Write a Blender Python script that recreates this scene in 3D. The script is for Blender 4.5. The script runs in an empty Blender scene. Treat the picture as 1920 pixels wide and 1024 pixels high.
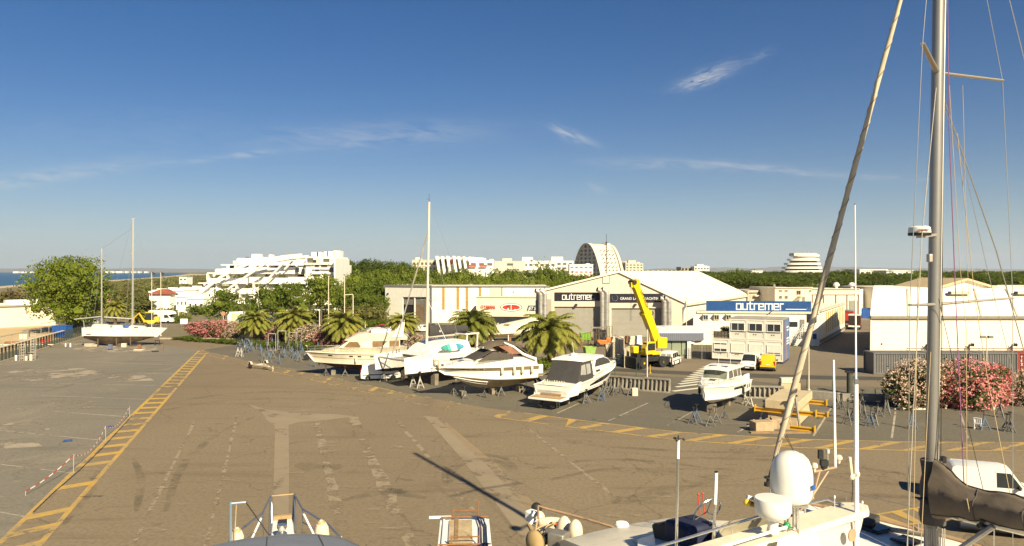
import bpy, bmesh, math, random
import numpy as np
from mathutils import Vector, Matrix, Euler
F = 1375.0      # focal length in pixels of a 1920 wide picture
HY = 509.0      # row of the horizon
CH = 12.0       # eye height over the yard
SUN_AZ = math.radians(30)   # the shadows run this far left of straight ahead
SUN_EL = math.radians(34)
S = bpy.context.scene
C = S.collection
rnd = random.Random(7)
R = math.radians
pi = math.pi

def P(px, py, d):
    return Vector(((px - 960) / F * d, d, CH - (py - HY) / F * d))
def G(px, py, z=0.0):
    d = F * (CH - z) / (py - HY)
    return Vector(((px - 960) / F * d, d, z))
def AT(px, d, z=0.0):
    return Vector(((px - 960) / F * d, d, z))
def DEP(py, z=0.0):
    return F * (CH - z) / (py - HY)

# ---------------------------------------------------------------- materials
MATS = {}
def nn(nt, t, **kw):
    n = nt.nodes.new(t)
    for k, v in kw.items():
        if k in n.inputs: n.inputs[k].default_value = v
        else: setattr(n, k, v)
    return n
def rgba(c, k=1.0):
    return (c[0]*k, c[1]*k, c[2]*k, 1)
def M(name, c=(.5, .5, .5), rough=.6, metal=0.0, var=.18, scale=2.5, bump=0.0, c2=None, streak=0.0, spec=.5, trans=0.0, coat=0.0, ior=1.45):
    """one procedural material: base colour broken by two octaves of object-space noise, optional vertical dirt streaks and bump"""
    if name in MATS: return MATS[name]
    m = bpy.data.materials.new(name); m.use_nodes = True
    nt = m.node_tree; b = nt.nodes['Principled BSDF']; L = nt.links.new
    b.inputs['Roughness'].default_value = rough; b.inputs['Metallic'].default_value = metal
    b.inputs['Specular IOR Level'].default_value = spec; b.inputs['Transmission Weight'].default_value = trans
    b.inputs['Coat Weight'].default_value = coat; b.inputs['IOR'].default_value = ior
    tc = nn(nt, 'ShaderNodeTexCoord')
    n1 = nn(nt, 'ShaderNodeTexNoise', Scale=scale, Detail=6.0, Roughness=.65)
    L(tc.outputs['Object'], n1.inputs['Vector'])
    mp = nn(nt, 'ShaderNodeMapRange'); mp.inputs['From Min'].default_value = .3; mp.inputs['From Max'].default_value = .7
    L(n1.outputs['Fac'], mp.inputs['Value'])
    mx = nn(nt, 'ShaderNodeMix', data_type='RGBA')
    mx.inputs['A'].default_value = rgba(c2 if c2 else c, 1 if c2 else 1 - var)
    mx.inputs['B'].default_value = rgba(c, 1 if c2 else 1 + var*.35)
    L(mp.outputs['Result'], mx.inputs['Factor'])
    out = mx.outputs['Result']
    if streak:
        mpg = nn(nt, 'ShaderNodeMapping'); mpg.inputs['Scale'].default_value = (2.2, 2.2, .12)
        L(tc.outputs['Object'], mpg.inputs['Vector'])
        n2 = nn(nt, 'ShaderNodeTexNoise', Scale=2.0, Detail=5.0); L(mpg.outputs['Vector'], n2.inputs['Vector'])
        mp2 = nn(nt, 'ShaderNodeMapRange'); mp2.inputs['From Min'].default_value = .5; mp2.inputs['From Max'].default_value = .8
        mp2.inputs['To Max'].default_value = streak; L(n2.outputs['Fac'], mp2.inputs['Value'])
        m2 = nn(nt, 'ShaderNodeMix', data_type='RGBA'); m2.inputs['B'].default_value = rgba((c[0]*.45, c[1]*.4, c[2]*.32))
        L(mp2.outputs['Result'], m2.inputs['Factor']); L(out, m2.inputs['A']); out = m2.outputs['Result']
    L(out, b.inputs['Base Color'])
    if bump:
        bp = nn(nt, 'ShaderNodeBump', Strength=min(1, bump), Distance=.05); L(n1.outputs['Fac'], bp.inputs['Height']); L(bp.outputs['Normal'], b.inputs['Normal'])
    MATS[name] = m
    return m
def stripes(name, c, c2, period, axis='X', duty=.5, rough=.5, metal=0.0, bump=.6, var=.12, streak=.22):
    """ribbed sheet: object-space wave bump with a slightly darker groove"""
    if name in MATS: return MATS[name]
    m = M(name, c, rough, metal, var, 1.2, c2=None, streak=streak)
    nt = m.node_tree; L = nt.links.new; b = nt.nodes['Principled BSDF']
    tc = [n for n in nt.nodes if n.type == 'TEX_COORD'][0]
    sep = nn(nt, 'ShaderNodeSeparateXYZ'); L(tc.outputs['Object'], sep.inputs[0])
    f = nn(nt, 'ShaderNodeMath', operation='PINGPONG'); f.inputs[1].default_value = period/2; L(sep.outputs[axis], f.inputs[0])
    g = nn(nt, 'ShaderNodeMapRange'); g.inputs['From Min'].default_value = period/2*duty*.75; g.inputs['From Max'].default_value = period/2*min(1, duty*1.25); L(f.outputs[0], g.inputs['Value'])
    old = b.inputs['Base Color'].links[0].from_socket
    mx = nn(nt, 'ShaderNodeMix', data_type='RGBA', blend_type='MIX'); mx.inputs['A'].default_value = rgba(c2)
    L(g.outputs['Result'], mx.inputs['Factor']); L(old, mx.inputs['B']); L(mx.outputs['Result'], b.inputs['Base Color'])
    bp = nn(nt, 'ShaderNodeBump', Strength=bump, Distance=.05); L(g.outputs['Result'], bp.inputs['Height']); L(bp.outputs['Normal'], b.inputs['Normal'])
    return m
def leafmat(name, c, c2, scale=.35, transl=.35):
    if name in MATS: return MATS[name]
    m = bpy.data.materials.new(name); m.use_nodes = True; nt = m.node_tree; L = nt.links.new
    nt.nodes.remove(nt.nodes['Principled BSDF']); o = nt.nodes['Material Output']
    tc = nn(nt, 'ShaderNodeTexCoord'); oi = nn(nt, 'ShaderNodeObjectInfo'); geo = nn(nt, 'ShaderNodeNewGeometry')
    n1 = nn(nt, 'ShaderNodeTexNoise', Scale=scale, Detail=3.0); L(tc.outputs['Object'], n1.inputs['Vector'])
    a = nn(nt, 'ShaderNodeMath', operation='MULTIPLY_ADD'); a.inputs[1].default_value = .55; L(geo.outputs['Random Per Island'], a.inputs[0])
    s = nn(nt, 'ShaderNodeMath', operation='MULTIPLY_ADD'); s.inputs[1].default_value = 1.3; s.inputs[2].default_value = -.62
    L(n1.outputs['Fac'], s.inputs[0])
    q = nn(nt, 'ShaderNodeMath', operation='MULTIPLY_ADD'); q.inputs[1].default_value = .35; L(oi.outputs['Random'], q.inputs[0]); L(s.outputs[0], q.inputs[2])
    L(q.outputs[0], a.inputs[2])
    mx = nn(nt, 'ShaderNodeMix', data_type='RGBA'); mx.clamp_factor = True
    mx.inputs['A'].default_value = rgba(c); mx.inputs['B'].default_value = rgba(c2); L(a.outputs[0], mx.inputs['Factor'])
    d = nn(nt, 'ShaderNodeBsdfPrincipled', Roughness=.55); d.inputs['Specular IOR Level'].default_value = .25
    t = nn(nt, 'ShaderNodeBsdfTranslucent'); ms = nn(nt, 'ShaderNodeMixShader'); ms.inputs[0].default_value = transl + .08
    L(mx.outputs['Result'], d.inputs['Base Color']); L(mx.outputs['Result'], t.inputs['Color'])
    L(d.outputs[0], ms.inputs[1]); L(t.outputs[0], ms.inputs[2]); L(ms.outputs[0], o.inputs['Surface'])
    MATS[name] = m
    return m

# ---------------------------------------------------------------- mesh builder
class MB:
    def __init__(s): s.v = []; s.f = []
    def add(s, vs, fs):
        o = len(s.v); s.v.extend([tuple(p) for p in vs]); s.f.extend([tuple(i + o for i in f) for f in fs]); return s
    def box(s, c, size, rz=0.0, rx=0.0, ry=0.0):
        a, b, h = size[0]/2, size[1]/2, size[2]/2
        m = Matrix.Translation(Vector(c)) @ Euler((rx, ry, rz)).to_matrix().to_4x4()
        vs = [m @ Vector((x*a, y*b, z*h)) for z in (-1, 1) for y in (-1, 1) for x in (-1, 1)]
        return s.add(vs, [(0,2,3,1),(4,5,7,6),(0,1,5,4),(2,6,7,3),(0,4,6,2),(1,3,7,5)])
    def bar(s, p, q, w, h=None, up=(0,0,1)):
        p, q = Vector(p), Vector(q); h = h or w; d = (q-p)
        if d.length < 1e-6: return s
        d.normalize(); u = Vector(up)
        if abs(d.dot(u)) > .99: u = Vector((0,1,0))
        r = d.cross(u).normalized(); u = r.cross(d).normalized()
        vs = [e + r*(a*w/2) + u*(b*h/2) for e in (p, q) for a, b in ((-1,-1),(1,-1),(1,1),(-1,1))]
        return s.add(vs, [(0,1,2,3)[::-1],(4,5,6,7),(0,4,7,3)[::-1],(1,2,6,5)[::-1],(0,1,5,4),(3,7,6,2)])
    def tube(s, pts, r, n=8, r2=None, cap=True, flat=1.0):
        pts = [Vector(p) for p in pts]; m = len(pts); rings = []
        rs = r if isinstance(r, (list, tuple)) else [r + ((r2 if r2 is not None else r) - r)*i/(m-1) for i in range(m)]
        ref = None
        for i, p in enumerate(pts):
            d = (pts[min(i+1, m-1)] - pts[max(i-1, 0)]).normalized()
            if ref is None:
                ref = Vector((0,0,1)) if abs(d.z) < .9 else Vector((0,1,0))
            a = d.cross(ref); a = a.normalized() if a.length > 1e-5 else d.orthogonal().normalized(); b = d.cross(a).normalized(); ref = a.cross(d) if False else ref
            rings.append([p + a*(math.cos(2*pi*k/n)*rs[i]) + b*(math.sin(2*pi*k/n)*rs[i]*flat) for k in range(n)])
        return s.rings(rings, cap)
    def rings(s, rings, cap=True, closed=True):
        n = len(rings[0]); vs = [p for r in rings for p in r]; fs = []
        for i in range(len(rings)-1):
            for k in range(n if closed else n-1):
                a, b = i*n+k, i*n+(k+1) % n
                fs.append((a, b, b+n, a+n))
        if cap:
            fs.append(tuple(range(n))[::-1]); fs.append(tuple(range((len(rings)-1)*n, len(rings)*n)))
        return s.add(vs, fs)
    def cyl(s, p, q, r, r2=None, n=12): return s.tube([p, q], r, n, r2)
    def lathe(s, prof, c=(0,0,0), n=20, sx=1.0, sy=1.0):
        c = Vector(c)
        return s.rings([[c + Vector((math.cos(2*pi*k/n)*r*sx, math.sin(2*pi*k/n)*r*sy, z)) for k in range(n)] for r, z in prof])
    def sphere(s, c, r, n=12, m=8):
        rr = r if isinstance(r, (tuple, list)) else (r, r, r)
        prof = [(max(1e-3, math.sin(pi*i/m)), -math.cos(pi*i/m)) for i in range(m+1)]
        c = Vector(c)
        return s.rings([[c + Vector((math.cos(2*pi*k/n)*a*rr[0], math.sin(2*pi*k/n)*a*rr[1], z*rr[2])) for k in range(n)] for a, z in prof])
    def prism(s, poly, vec):
        """closed outline (3-D points) swept by vec"""
        n = len(poly); v = Vector(vec); poly = [Vector(p) for p in poly]
        vs = poly + [p + v for p in poly]
        nrm = Vector((0,0,0))
        for i in range(n): nrm += poly[i].cross(poly[(i+1) % n])
        fl = nrm.dot(v) > 0
        a = tuple(range(n)); b = tuple(range(n, 2*n))
        fs = [a[::-1] if fl else a, b if fl else b[::-1]]
        for i in range(n):
            j = (i+1) % n
            fs.append((i, j, j+n, i+n) if fl else (i, i+n, j+n, j))
        return s.add(vs, fs)
    def poly(s, pts): return s.add(pts, [tuple(range(len(pts)))])
    def xf(s, m):
        s.v = [tuple(m @ Vector(p)) for p in s.v]; return s
    def mesh(s, name, mat=None, smooth=None):
        me = bpy.data.meshes.new(name); me.from_pydata(s.v, [], s.f); me.validate(verbose=False)
        if smooth is not None:
            bm = bmesh.new(); bm.from_mesh(me); bmesh.ops.recalc_face_normals(bm, faces=bm.faces); bm.to_mesh(me); bm.free()
            me.shade_smooth()
            me.set_sharp_from_angle(angle=R(smooth))
        if mat: me.materials.append(mat)
        me.update(); return me
    def build(s, name, mat, parent=None, smooth=35, label=None, bevel=0.0):
        o = bpy.data.objects.new(name, s.mesh(name, mat, smooth)); C.objects.link(o)
        if parent: o.parent = parent
        if label: o['label'] = label
        if bevel:
            b = o.modifiers.new('bevel', 'BEVEL'); b.width = bevel; b.segments = 2; b.limit_method = 'ANGLE'; b.angle_limit = R(40)
        return o
def tag(o, label, cat, group=None, kind=None):
    if label: o['label'] = label
    if cat: o['category'] = cat
    if group: o['group'] = group
    if kind: o['kind'] = kind
    return o
def thing(name, label, cat, loc=(0,0,0), rz=0.0, group=None):
    o = bpy.data.objects.new(name, None); C.objects.link(o); o.empty_display_size = .3
    o.location = loc; o.rotation_euler = (0, 0, rz)
    return tag(o, label, cat, group)
def struct(o): o['kind'] = 'structure'; return o
def dup(root, loc=None, rz=None, label=None, scale=None, group=None):
    r = root.copy(); C.objects.link(r)
    if loc is not None: r.location = loc
    if rz is not None: r.rotation_euler = (0, 0, rz)
    if scale is not None: r.scale = scale if isinstance(scale, tuple) else (scale,)*3
    if label: r['label'] = label
    if group: r['group'] = group
    for ch in list(root.children):
        c = ch.copy(); C.objects.link(c); c.parent = r
        for g in list(ch.children):
            d = g.copy(); C.objects.link(d); d.parent = c
    return r
def arc(c, r, a0, a1, n): return [(c[0] + r*math.cos(R(a0+(a1-a0)*i/n)), c[1] + r*math.sin(R(a0+(a1-a0)*i/n))) for i in range(n+1)]
def lerp(a, b, t): return a + (b-a)*t

# ---------------------------------------------------------------- camera
cam = bpy.data.cameras.new('camera'); cam.sensor_fit = 'HORIZONTAL'; cam.sensor_width = 36.0
cam.lens = 36.0 * F / 1920; cam.shift_y = (512 - HY) / 1920 * -1
cam.clip_start = .3; cam.clip_end = 60000
co = bpy.data.objects.new('camera', cam); C.objects.link(co); co.location = (0, 0, CH); co.rotation_euler = (pi/2, 0, 0)
S.camera = co
# ---------------------------------------------------------------- light
sl = bpy.data.lights.new('sun', 'SUN'); sl.energy = 5.0; sl.angle = R(.5); sl.color = (1.0, .87, .60)
so = bpy.data.objects.new('sun', sl); C.objects.link(so)
LD = Vector((-math.sin(SUN_AZ)*math.cos(SUN_EL), math.cos(SUN_AZ)*math.cos(SUN_EL), -math.sin(SUN_EL)))
so.rotation_euler = LD.to_track_quat('-Z', 'Y').to_euler(); so.location = (40, -40, 60)
w = bpy.data.worlds.new('World'); S.world = w; w.use_nodes = True
nt = w.node_tree; L = nt.links.new; bg = nt.nodes['Background']
sky = nn(nt, 'ShaderNodeTexSky'); sky.sky_type = 'NISHITA'; sky.sun_disc = False
sky.sun_elevation = SUN_EL
sky.sun_rotation = math.atan2(math.sin(SUN_AZ), -math.cos(SUN_AZ))   # azimuth of the sun, measured from +Y towards +X
sky.altitude = 0; sky.air_density = 1.0; sky.dust_density = .35; sky.ozone_density = 2.4
bg.inputs['Strength'].default_value = .037
w.cycles.sampling_method = 'MANUAL'; w.cycles.sample_map_resolution = 256
tc = nn(nt, 'ShaderNodeTexCoord'); sp = nn(nt, 'ShaderNodeSeparateXYZ'); L(tc.outputs['Generated'], sp.inputs[0])
def mth(op, a, b=None, c=None):
    n = nn(nt, 'ShaderNodeMath', operation=op)
    for i, x in enumerate((a, b, c)):
        if x is None: continue
        if isinstance(x, (int, float)): n.inputs[i].default_value = x
        else: L(x, n.inputs[i])
    return n.outputs[0]
yy = mth('MAXIMUM', sp.outputs['Y'], .02)
U = mth('DIVIDE', sp.outputs['X'], yy); V = mth('DIVIDE', sp.outputs['Z'], yy)
# thin cirrus: soft windows round a few directions, filled with streaks drawn out along the wisp (three streak angles share their noise)
cloud = None
for ang, sc, seed, wisps in (
    (22, 62, 1.7, ((1330, 141, 21, 58, 15, 1.7), (1300, 156, 12, 34, 9, 1.0), (1424, 104, 24, 30, 7, .9))),
    (-20, 55, 9.1, ((1074, 256, -20, 46, 11, 1.2), (1052, 246, -45, 20, 9, .8), (1117, 353, -18, 22, 8, .8))),
    (3, 30, 4.4, ((90, 330, 8, 180, 15, 1.25), (420, 295, 6, 110, 6, 1.2), (700, 256, 3, 220, 25, .85), (1250, 309, -2, 170, 12, .8), (1480, 320, -5, 160, 8, 1.0), (1690, 332, -2, 120, 6, .6), (1700, 478, 0, 300, 12, .4), (250, 238, 3, 300, 40, .12)))):
    a = R(ang); p = mth('ADD', mth('MULTIPLY', U, math.cos(a)), mth('MULTIPLY', V, math.sin(a))); q = mth('SUBTRACT', mth('MULTIPLY', V, math.cos(a)), mth('MULTIPLY', U, math.sin(a)))
    cx = nn(nt, 'ShaderNodeCombineXYZ'); L(mth('MULTIPLY', p, sc*.35), cx.inputs[0]); L(mth('MULTIPLY_ADD', q, sc*1.7, mth('MULTIPLY', p, sc*.2)), cx.inputs[1]); cx.inputs[2].default_value = seed
    nz = nn(nt, 'ShaderNodeTexNoise', Scale=1.6, Detail=6.0, Roughness=.62, Distortion=.8); L(cx.outputs[0], nz.inputs['Vector'])
    st = nn(nt, 'ShaderNodeMapRange'); st.inputs['From Min'].default_value = .36; st.inputs['From Max'].default_value = .80; L(nz.outputs['Fac'], st.inputs['Value'])
    wsum = None
    for (x, y, an, la, lb, dens) in wisps:
        cu, cv = (x-960)/F, (HY-y)/F; ca, sa = math.cos(R(an)), math.sin(R(an))
        du = mth('SUBTRACT', U, cu); dv = mth('SUBTRACT', V, cv)
        pp = mth('MULTIPLY_ADD', du, ca*F/la, mth('MULTIPLY', dv, sa*F/la)); qq = mth('MULTIPLY_ADD', dv, ca*F/lb, mth('MULTIPLY', du, -sa*F/lb))
        e = mth('MULTIPLY_ADD', pp, pp, mth('MULTIPLY', qq, qq))
        win = mth('MULTIPLY', mth('EXPONENT', mth('MULTIPLY', e, -1.3)), dens)
        wsum = win if wsum is None else mth('ADD', wsum, win)
    d = mth('MULTIPLY', wsum, st.outputs['Result'])
    cloud = d if cloud is None else mth('ADD', cloud, d)
# ground haze: the lowest few degrees of the sky pale towards grey blue
hz = nn(nt, 'ShaderNodeMix', data_type='RGBA'); hz.clamp_factor = True
L(mth('MULTIPLY', mth('EXPONENT', mth('MULTIPLY', mth('MAXIMUM', V, 0.0), -15.0)), .85), hz.inputs['Factor']); hz.inputs['B'].default_value = (6.7, 9.0, 10.0, 1)
hs = nn(nt, 'ShaderNodeHueSaturation'); hs.inputs['Saturation'].default_value = 1.32; tint_ = nn(nt, 'ShaderNodeMix', data_type='RGBA', blend_type='MULTIPLY'); tint_.inputs['Factor'].default_value = 1.0; L(sky.outputs[0], tint_.inputs['A']); tint_.inputs['B'].default_value = (.84, .87, 1.02, 1); L(tint_.outputs['Result'], hs.inputs['Color'])
mx = nn(nt, 'ShaderNodeMix', data_type='RGBA'); mx.clamp_factor = True; L(mth('MULTIPLY', cloud, .62), mx.inputs['Factor'])
L(hs.outputs['Color'], hz.inputs['A']); L(hz.outputs['Result'], mx.inputs['A']); mx.inputs['B'].default_value = (9.5, 9.6, 9.6, 1)
L(mx.outputs['Result'], bg.inputs['Color'])
S.view_settings.view_transform = 'Standard'; S.view_settings.look = 'None'; S.view_settings.exposure = .98; S.view_settings.gamma = 1
S.cycles.max_bounces = 6; S.cycles.volume_bounces = 0; S.cycles.transparent_max_bounces = 8; S.cycles.use_denoising = True
# ================================================================ ground, water, paint
HAZE = 5.0e-5
def groundmat(name, c, c2, c3, big=.05, fine=6.0, cracks=.5, rough=.9):
    if name in MATS: return MATS[name]
    m = bpy.data.materials.new(name); m.use_nodes = True; nt = m.node_tree; L = nt.links.new; b = nt.nodes['Principled BSDF']
    b.inputs['Roughness'].default_value = rough; b.inputs['Specular IOR Level'].default_value = .2
    tc = nn(nt, 'ShaderNodeTexCoord')
    def noise(sc, det, stretch=(1,1,1), ro=.6, dist=0.0):
        mp = nn(nt, 'ShaderNodeMapping'); mp.inputs['Scale'].default_value = stretch; L(tc.outputs['Object'], mp.inputs['Vector'])
        n = nn(nt, 'ShaderNodeTexNoise', Scale=sc, Detail=det, Roughness=ro, Distortion=dist); L(mp.outputs[0], n.inputs['Vector']); return n.outputs['Fac']
    def rng(x, a, b_, lo=0.0, hi=1.0):
        n = nn(nt, 'ShaderNodeMapRange'); n.inputs['From Min'].default_value = a; n.inputs['From Max'].default_value = b_
        n.inputs['To Min'].default_value = lo; n.inputs['To Max'].default_value = hi; L(x, n.inputs['Value']); return n.outputs['Result']
    def mix(a, bb, f, mode='MIX'):
        n = nn(nt, 'ShaderNodeMix', data_type='RGBA', blend_type=mode)
        for s_, x in (('A', a), ('B', bb)):
            if isinstance(x, tuple): n.inputs[s_].default_value = rgba(x)
            else: L(x, n.inputs[s_])
        if isinstance(f, float): n.inputs['Factor'].default_value = f
        else: L(f, n.inputs['Factor'])
        return n.outputs['Result']
    col = mix(c, c2, rng(noise(big, 6.0, (1, .6, 1)), .38, .62))
    col = mix(col, c3, rng(noise(big*3, 8.0, (1, .5, 1), .7, 1.0), .56, .70, 0, .7))
    # tyre sweeps: long soft darker arcs, and sand dragged across the yard
    col = mix(col, tuple(x*.62 for x in c), rng(noise(.11, 5.0, (.35, 2.6, 1), .6, 1.6), .56, .72, 0, .55))
    col = mix(col, tuple(min(1, x*1.45) for x in c2), rng(noise(.35, 9.0, (.4, 1.3, 1), .75, .6), .60, .72, 0, .6))
    col = mix(col, tuple(x*.5 for x in c), rng(noise(.6, 4.0, (.6, 1.2, 1), .5, .4), .70, .76, 0, .7))
    g = noise(fine, 3.0); col = mix(col, tuple(x*.62 for x in c), rng(g, .42, .72, 0, .6)); col = mix(col, tuple(min(1, x*1.5) for x in c), rng(noise(fine*.45, 5.0, (1, 1, 1), .8), .58, .72, 0, .4))
    if cracks:
        v = nn(nt, 'ShaderNodeTexVoronoi', feature='DISTANCE_TO_EDGE', Scale=.085)
        mp = nn(nt, 'ShaderNodeVectorMath', operation='ADD'); nz = nn(nt, 'ShaderNodeTexNoise', Scale=.3, Detail=5.0)
        sc = nn(nt, 'ShaderNodeVectorMath', operation='SCALE'); sc.inputs['Scale'].default_value = 5.0
        L(tc.outputs['Object'], nz.inputs['Vector']); L(nz.outputs['Color'], sc.inputs[0]); L(tc.outputs['Object'], mp.inputs[0]); L(sc.outputs[0], mp.inputs[1]); L(mp.outputs[0], v.inputs['Vector'])
        col = mix(col, tuple(x*.45 for x in c), rng(v.outputs['Distance'], .0, .006, cracks, 0))
    L(col, b.inputs['Base Color'])
    bp = nn(nt, 'ShaderNodeBump', Strength=.25, Distance=.03); L(g, bp.inputs['Height']); L(bp.outputs['Normal'], b.inputs['Normal'])
    MATS[name] = m
    return m
def wornpaint(name, c, base, lo=.42, hi=.58, sc=1.2):
    if name in MATS: return MATS[name]
    m = bpy.data.materials.new(name); m.use_nodes = True; nt = m.node_tree; L = nt.links.new; b = nt.nodes['Principled BSDF']; b.inputs['Roughness'].default_value = .85
    tc = nn(nt, 'ShaderNodeTexCoord'); a = nn(nt, 'ShaderNodeTexNoise', Scale=sc, Detail=8.0, Roughness=.7); L(tc.outputs['Object'], a.inputs['Vector'])
    k = nn(nt, 'ShaderNodeTexNoise', Scale=.13, Detail=2.0); L(tc.outputs['Object'], k.inputs['Vector'])
    s_ = nn(nt, 'ShaderNodeMath', operation='MULTIPLY_ADD'); s_.inputs[1].default_value = .6; L(k.outputs['Fac'], s_.inputs[0]); L(a.outputs['Fac'], s_.inputs[2])
    r = nn(nt, 'ShaderNodeMapRange'); r.inputs['From Min'].default_value = lo+.3; r.inputs['From Max'].default_value = hi+.3; L(s_.outputs[0], r.inputs['Value'])
    mx = nn(nt, 'ShaderNodeMix', data_type='RGBA'); mx.inputs['A'].default_value = rgba(base); mx.inputs['B'].default_value = rgba(c)
    L(r.outputs['Result'], mx.inputs['Factor'])
    # thin paint: the gaps are really bare (see the asphalt below)
    t = nn(nt, 'ShaderNodeBsdfTransparent'); ms = nn(nt, 'ShaderNodeMixShader'); o = nt.nodes['Material Output']
    r2 = nn(nt, 'ShaderNodeMapRange'); r2.inputs['From Min'].default_value = lo+.22; r2.inputs['From Max'].default_value = lo+.34; L(s_.outputs[0], r2.inputs['Value'])
    L(r2.outputs['Result'], ms.inputs[0]); L(t.outputs[0], ms.inputs[1]); L(b.outputs[0], ms.inputs[2]); L(ms.outputs[0], o.inputs['Surface'])
    L(mx.outputs['Result'], b.inputs['Base Color']); MATS[name] = m
    return m
ASPH = (.200, .154, .098)
def sheet(name, pts, z, mat):
    mb = MB(); mb.poly([(p[0], p[1], z) for p in pts]); o = mb.build(name, mat, smooth=None)
    me = o.data
    if me.polygons[0].normal.z < 0: me.flip_normals()
    return struct(o)
def gp(l): return [G(x, y) for x, y in l]
mg = groundmat('land_soil', (.20, .165, .10), (.16, .15, .085), (.30, .245, .16), big=.02, fine=1.0, cracks=0)
sheet('ground', [(-17000, -60), (17000, -60), (17000, 21000), (-17000, 21000)], 0, mg)
mw = M('sea_water', (.028, .10, .18), .4, 0, .3, .02, bump=0, spec=.5)
nt2 = mw.node_tree; wv = nn(nt2, 'ShaderNodeTexNoise', Scale=.25, Detail=4.0); tcw = [n for n in nt2.nodes if n.type == 'TEX_COORD'][0]
nt2.links.new(tcw.outputs['Object'], wv.inputs['Vector']); bw = nn(nt2, 'ShaderNodeBump', Strength=.5, Distance=1.2); nt2.links.new(wv.outputs['Fac'], bw.inputs['Height']); nt2.links.new(bw.outputs['Normal'], nt2.nodes['Principled BSDF'].inputs['Normal'])
shore = gp([(-220, 552), (0, 537), (60, 532), (140, 529), (200, 526), (270, 521.5), (310, 518.5), (340, 515.5), (356, 513.4), (330, 511.8)])
sheet('sea', shore + [Vector((-9000, 17500, 0)), Vector((-16500, 17500, 0)), Vector((-16500, 300, 0))], .03, mw)
ms_ = groundmat('beach_sand', (.46, .37, .23), (.52, .43, .28), (.38, .31, .2), big=.02, fine=2.0, cracks=0)
sheet('beach', gp([(-220, 556), (0, 541), (60, 535.5), (140, 533), (200, 530), (290, 524.5), (370, 519), (410, 515), (356, 513.4), (340, 515.5), (310, 518.5), (270, 521.5), (200, 526), (140, 529), (60, 532), (0, 537), (-220, 552)]), .05, ms_)
yard_m = groundmat('yard_asphalt', ASPH, (.238, .185, .118), (.155, .120, .078), big=.03, fine=5.0, cracks=.6)
bay_m = groundmat('bay_asphalt', (.185, .165, .130), (.225, .197, .15), (.31, .25, .175), big=.05, fine=5.0, cracks=.4)
berth_m = groundmat('berth_asphalt', (.130, .115, .087), (.162, .141, .105), (.205, .172, .125), big=.06, fine=5.0, cracks=.5)
road_m = groundmat('road_asphalt', (.20, .16, .11), (.23, .187, .13), (.165, .135, .098), big=.03, fine=5.0, cracks=.3)
dark_m = groundmat('road_dark', (.075, .07, .06), (.09, .085, .07), (.12, .105, .08), big=.05, fine=5.0, cracks=.3)
yard = [(-1500, 1100), (-40, 690), (165, 632), (470, 637), (720, 662), (1060, 690), (1400, 712), (1560, 722), (1980, 728), (3600, 730), (3600, 1400), (-800, 1400)]
sheet('yard_ground', [G(x, y) for x, y in yard], .008, yard_m)
sheet('road', gp([(160, 631), (165, 632), (470, 637), (720, 662), (1060, 690), (1400, 712), (1560, 722), (1980, 728), (3600, 730), (3600, 640), (1990, 640), (1640, 690), (1632, 600), (1600, 590), (1520, 660), (1300, 655), (1290, 630), (1000, 618), (800, 612), (640, 606), (500, 605), (420, 604), (330, 603), (250, 606), (250, 612), (330, 614), (420, 615), (540, 620), (640, 632)]), .006, road_m)
sheet('road_strip', gp([(1120, 689), (1300, 697), (1480, 703), (1700, 708), (2200, 710), (2200, 716), (1700, 714), (1480, 711), (1300, 704), (1120, 695)]), .012, dark_m)  # darker band along the road
Lnear, Lfar, Rnear, Rfar = (0, 1018), (373, 658), (74, 1022), (388, 662)
def line2(a, b, t): return (a[0]+(b[0]-a[0])*t, a[1]+(b[1]-a[1])*t)
gl0, gl1, gr0, gr1 = G(*Lnear), G(*Lfar), G(*Rnear), G(*Rfar)
gl0 = gl0 - (gl1-gl0)*.12; gr0 = gr0 - (gr1-gr0)*.12
sheet('yard_bay', [gl0, gl1, G(300, 646), G(165, 634), G(-40, 692), G(-900, 1010)], .012, bay_m)
up = [(378, 657), (490, 682), (600, 703), (750, 736), (900, 763), (1060, 785), (1275, 811), (1500, 824), (1700, 829), (1920, 830), (2200, 822)]
lo = [(378, 663), (490, 693), (600, 716), (750, 751), (900, 779), (1060, 800), (1275, 826), (1500, 840), (1700, 845), (1920, 846), (2200, 838)]
sheet('berth_strip', gp(up[:1] + up[1:] + [(2200, 734), (1980, 731), (1560, 725), (1400, 715), (1060, 694), (720, 667), (470, 642)]), .012, berth_m)
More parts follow.
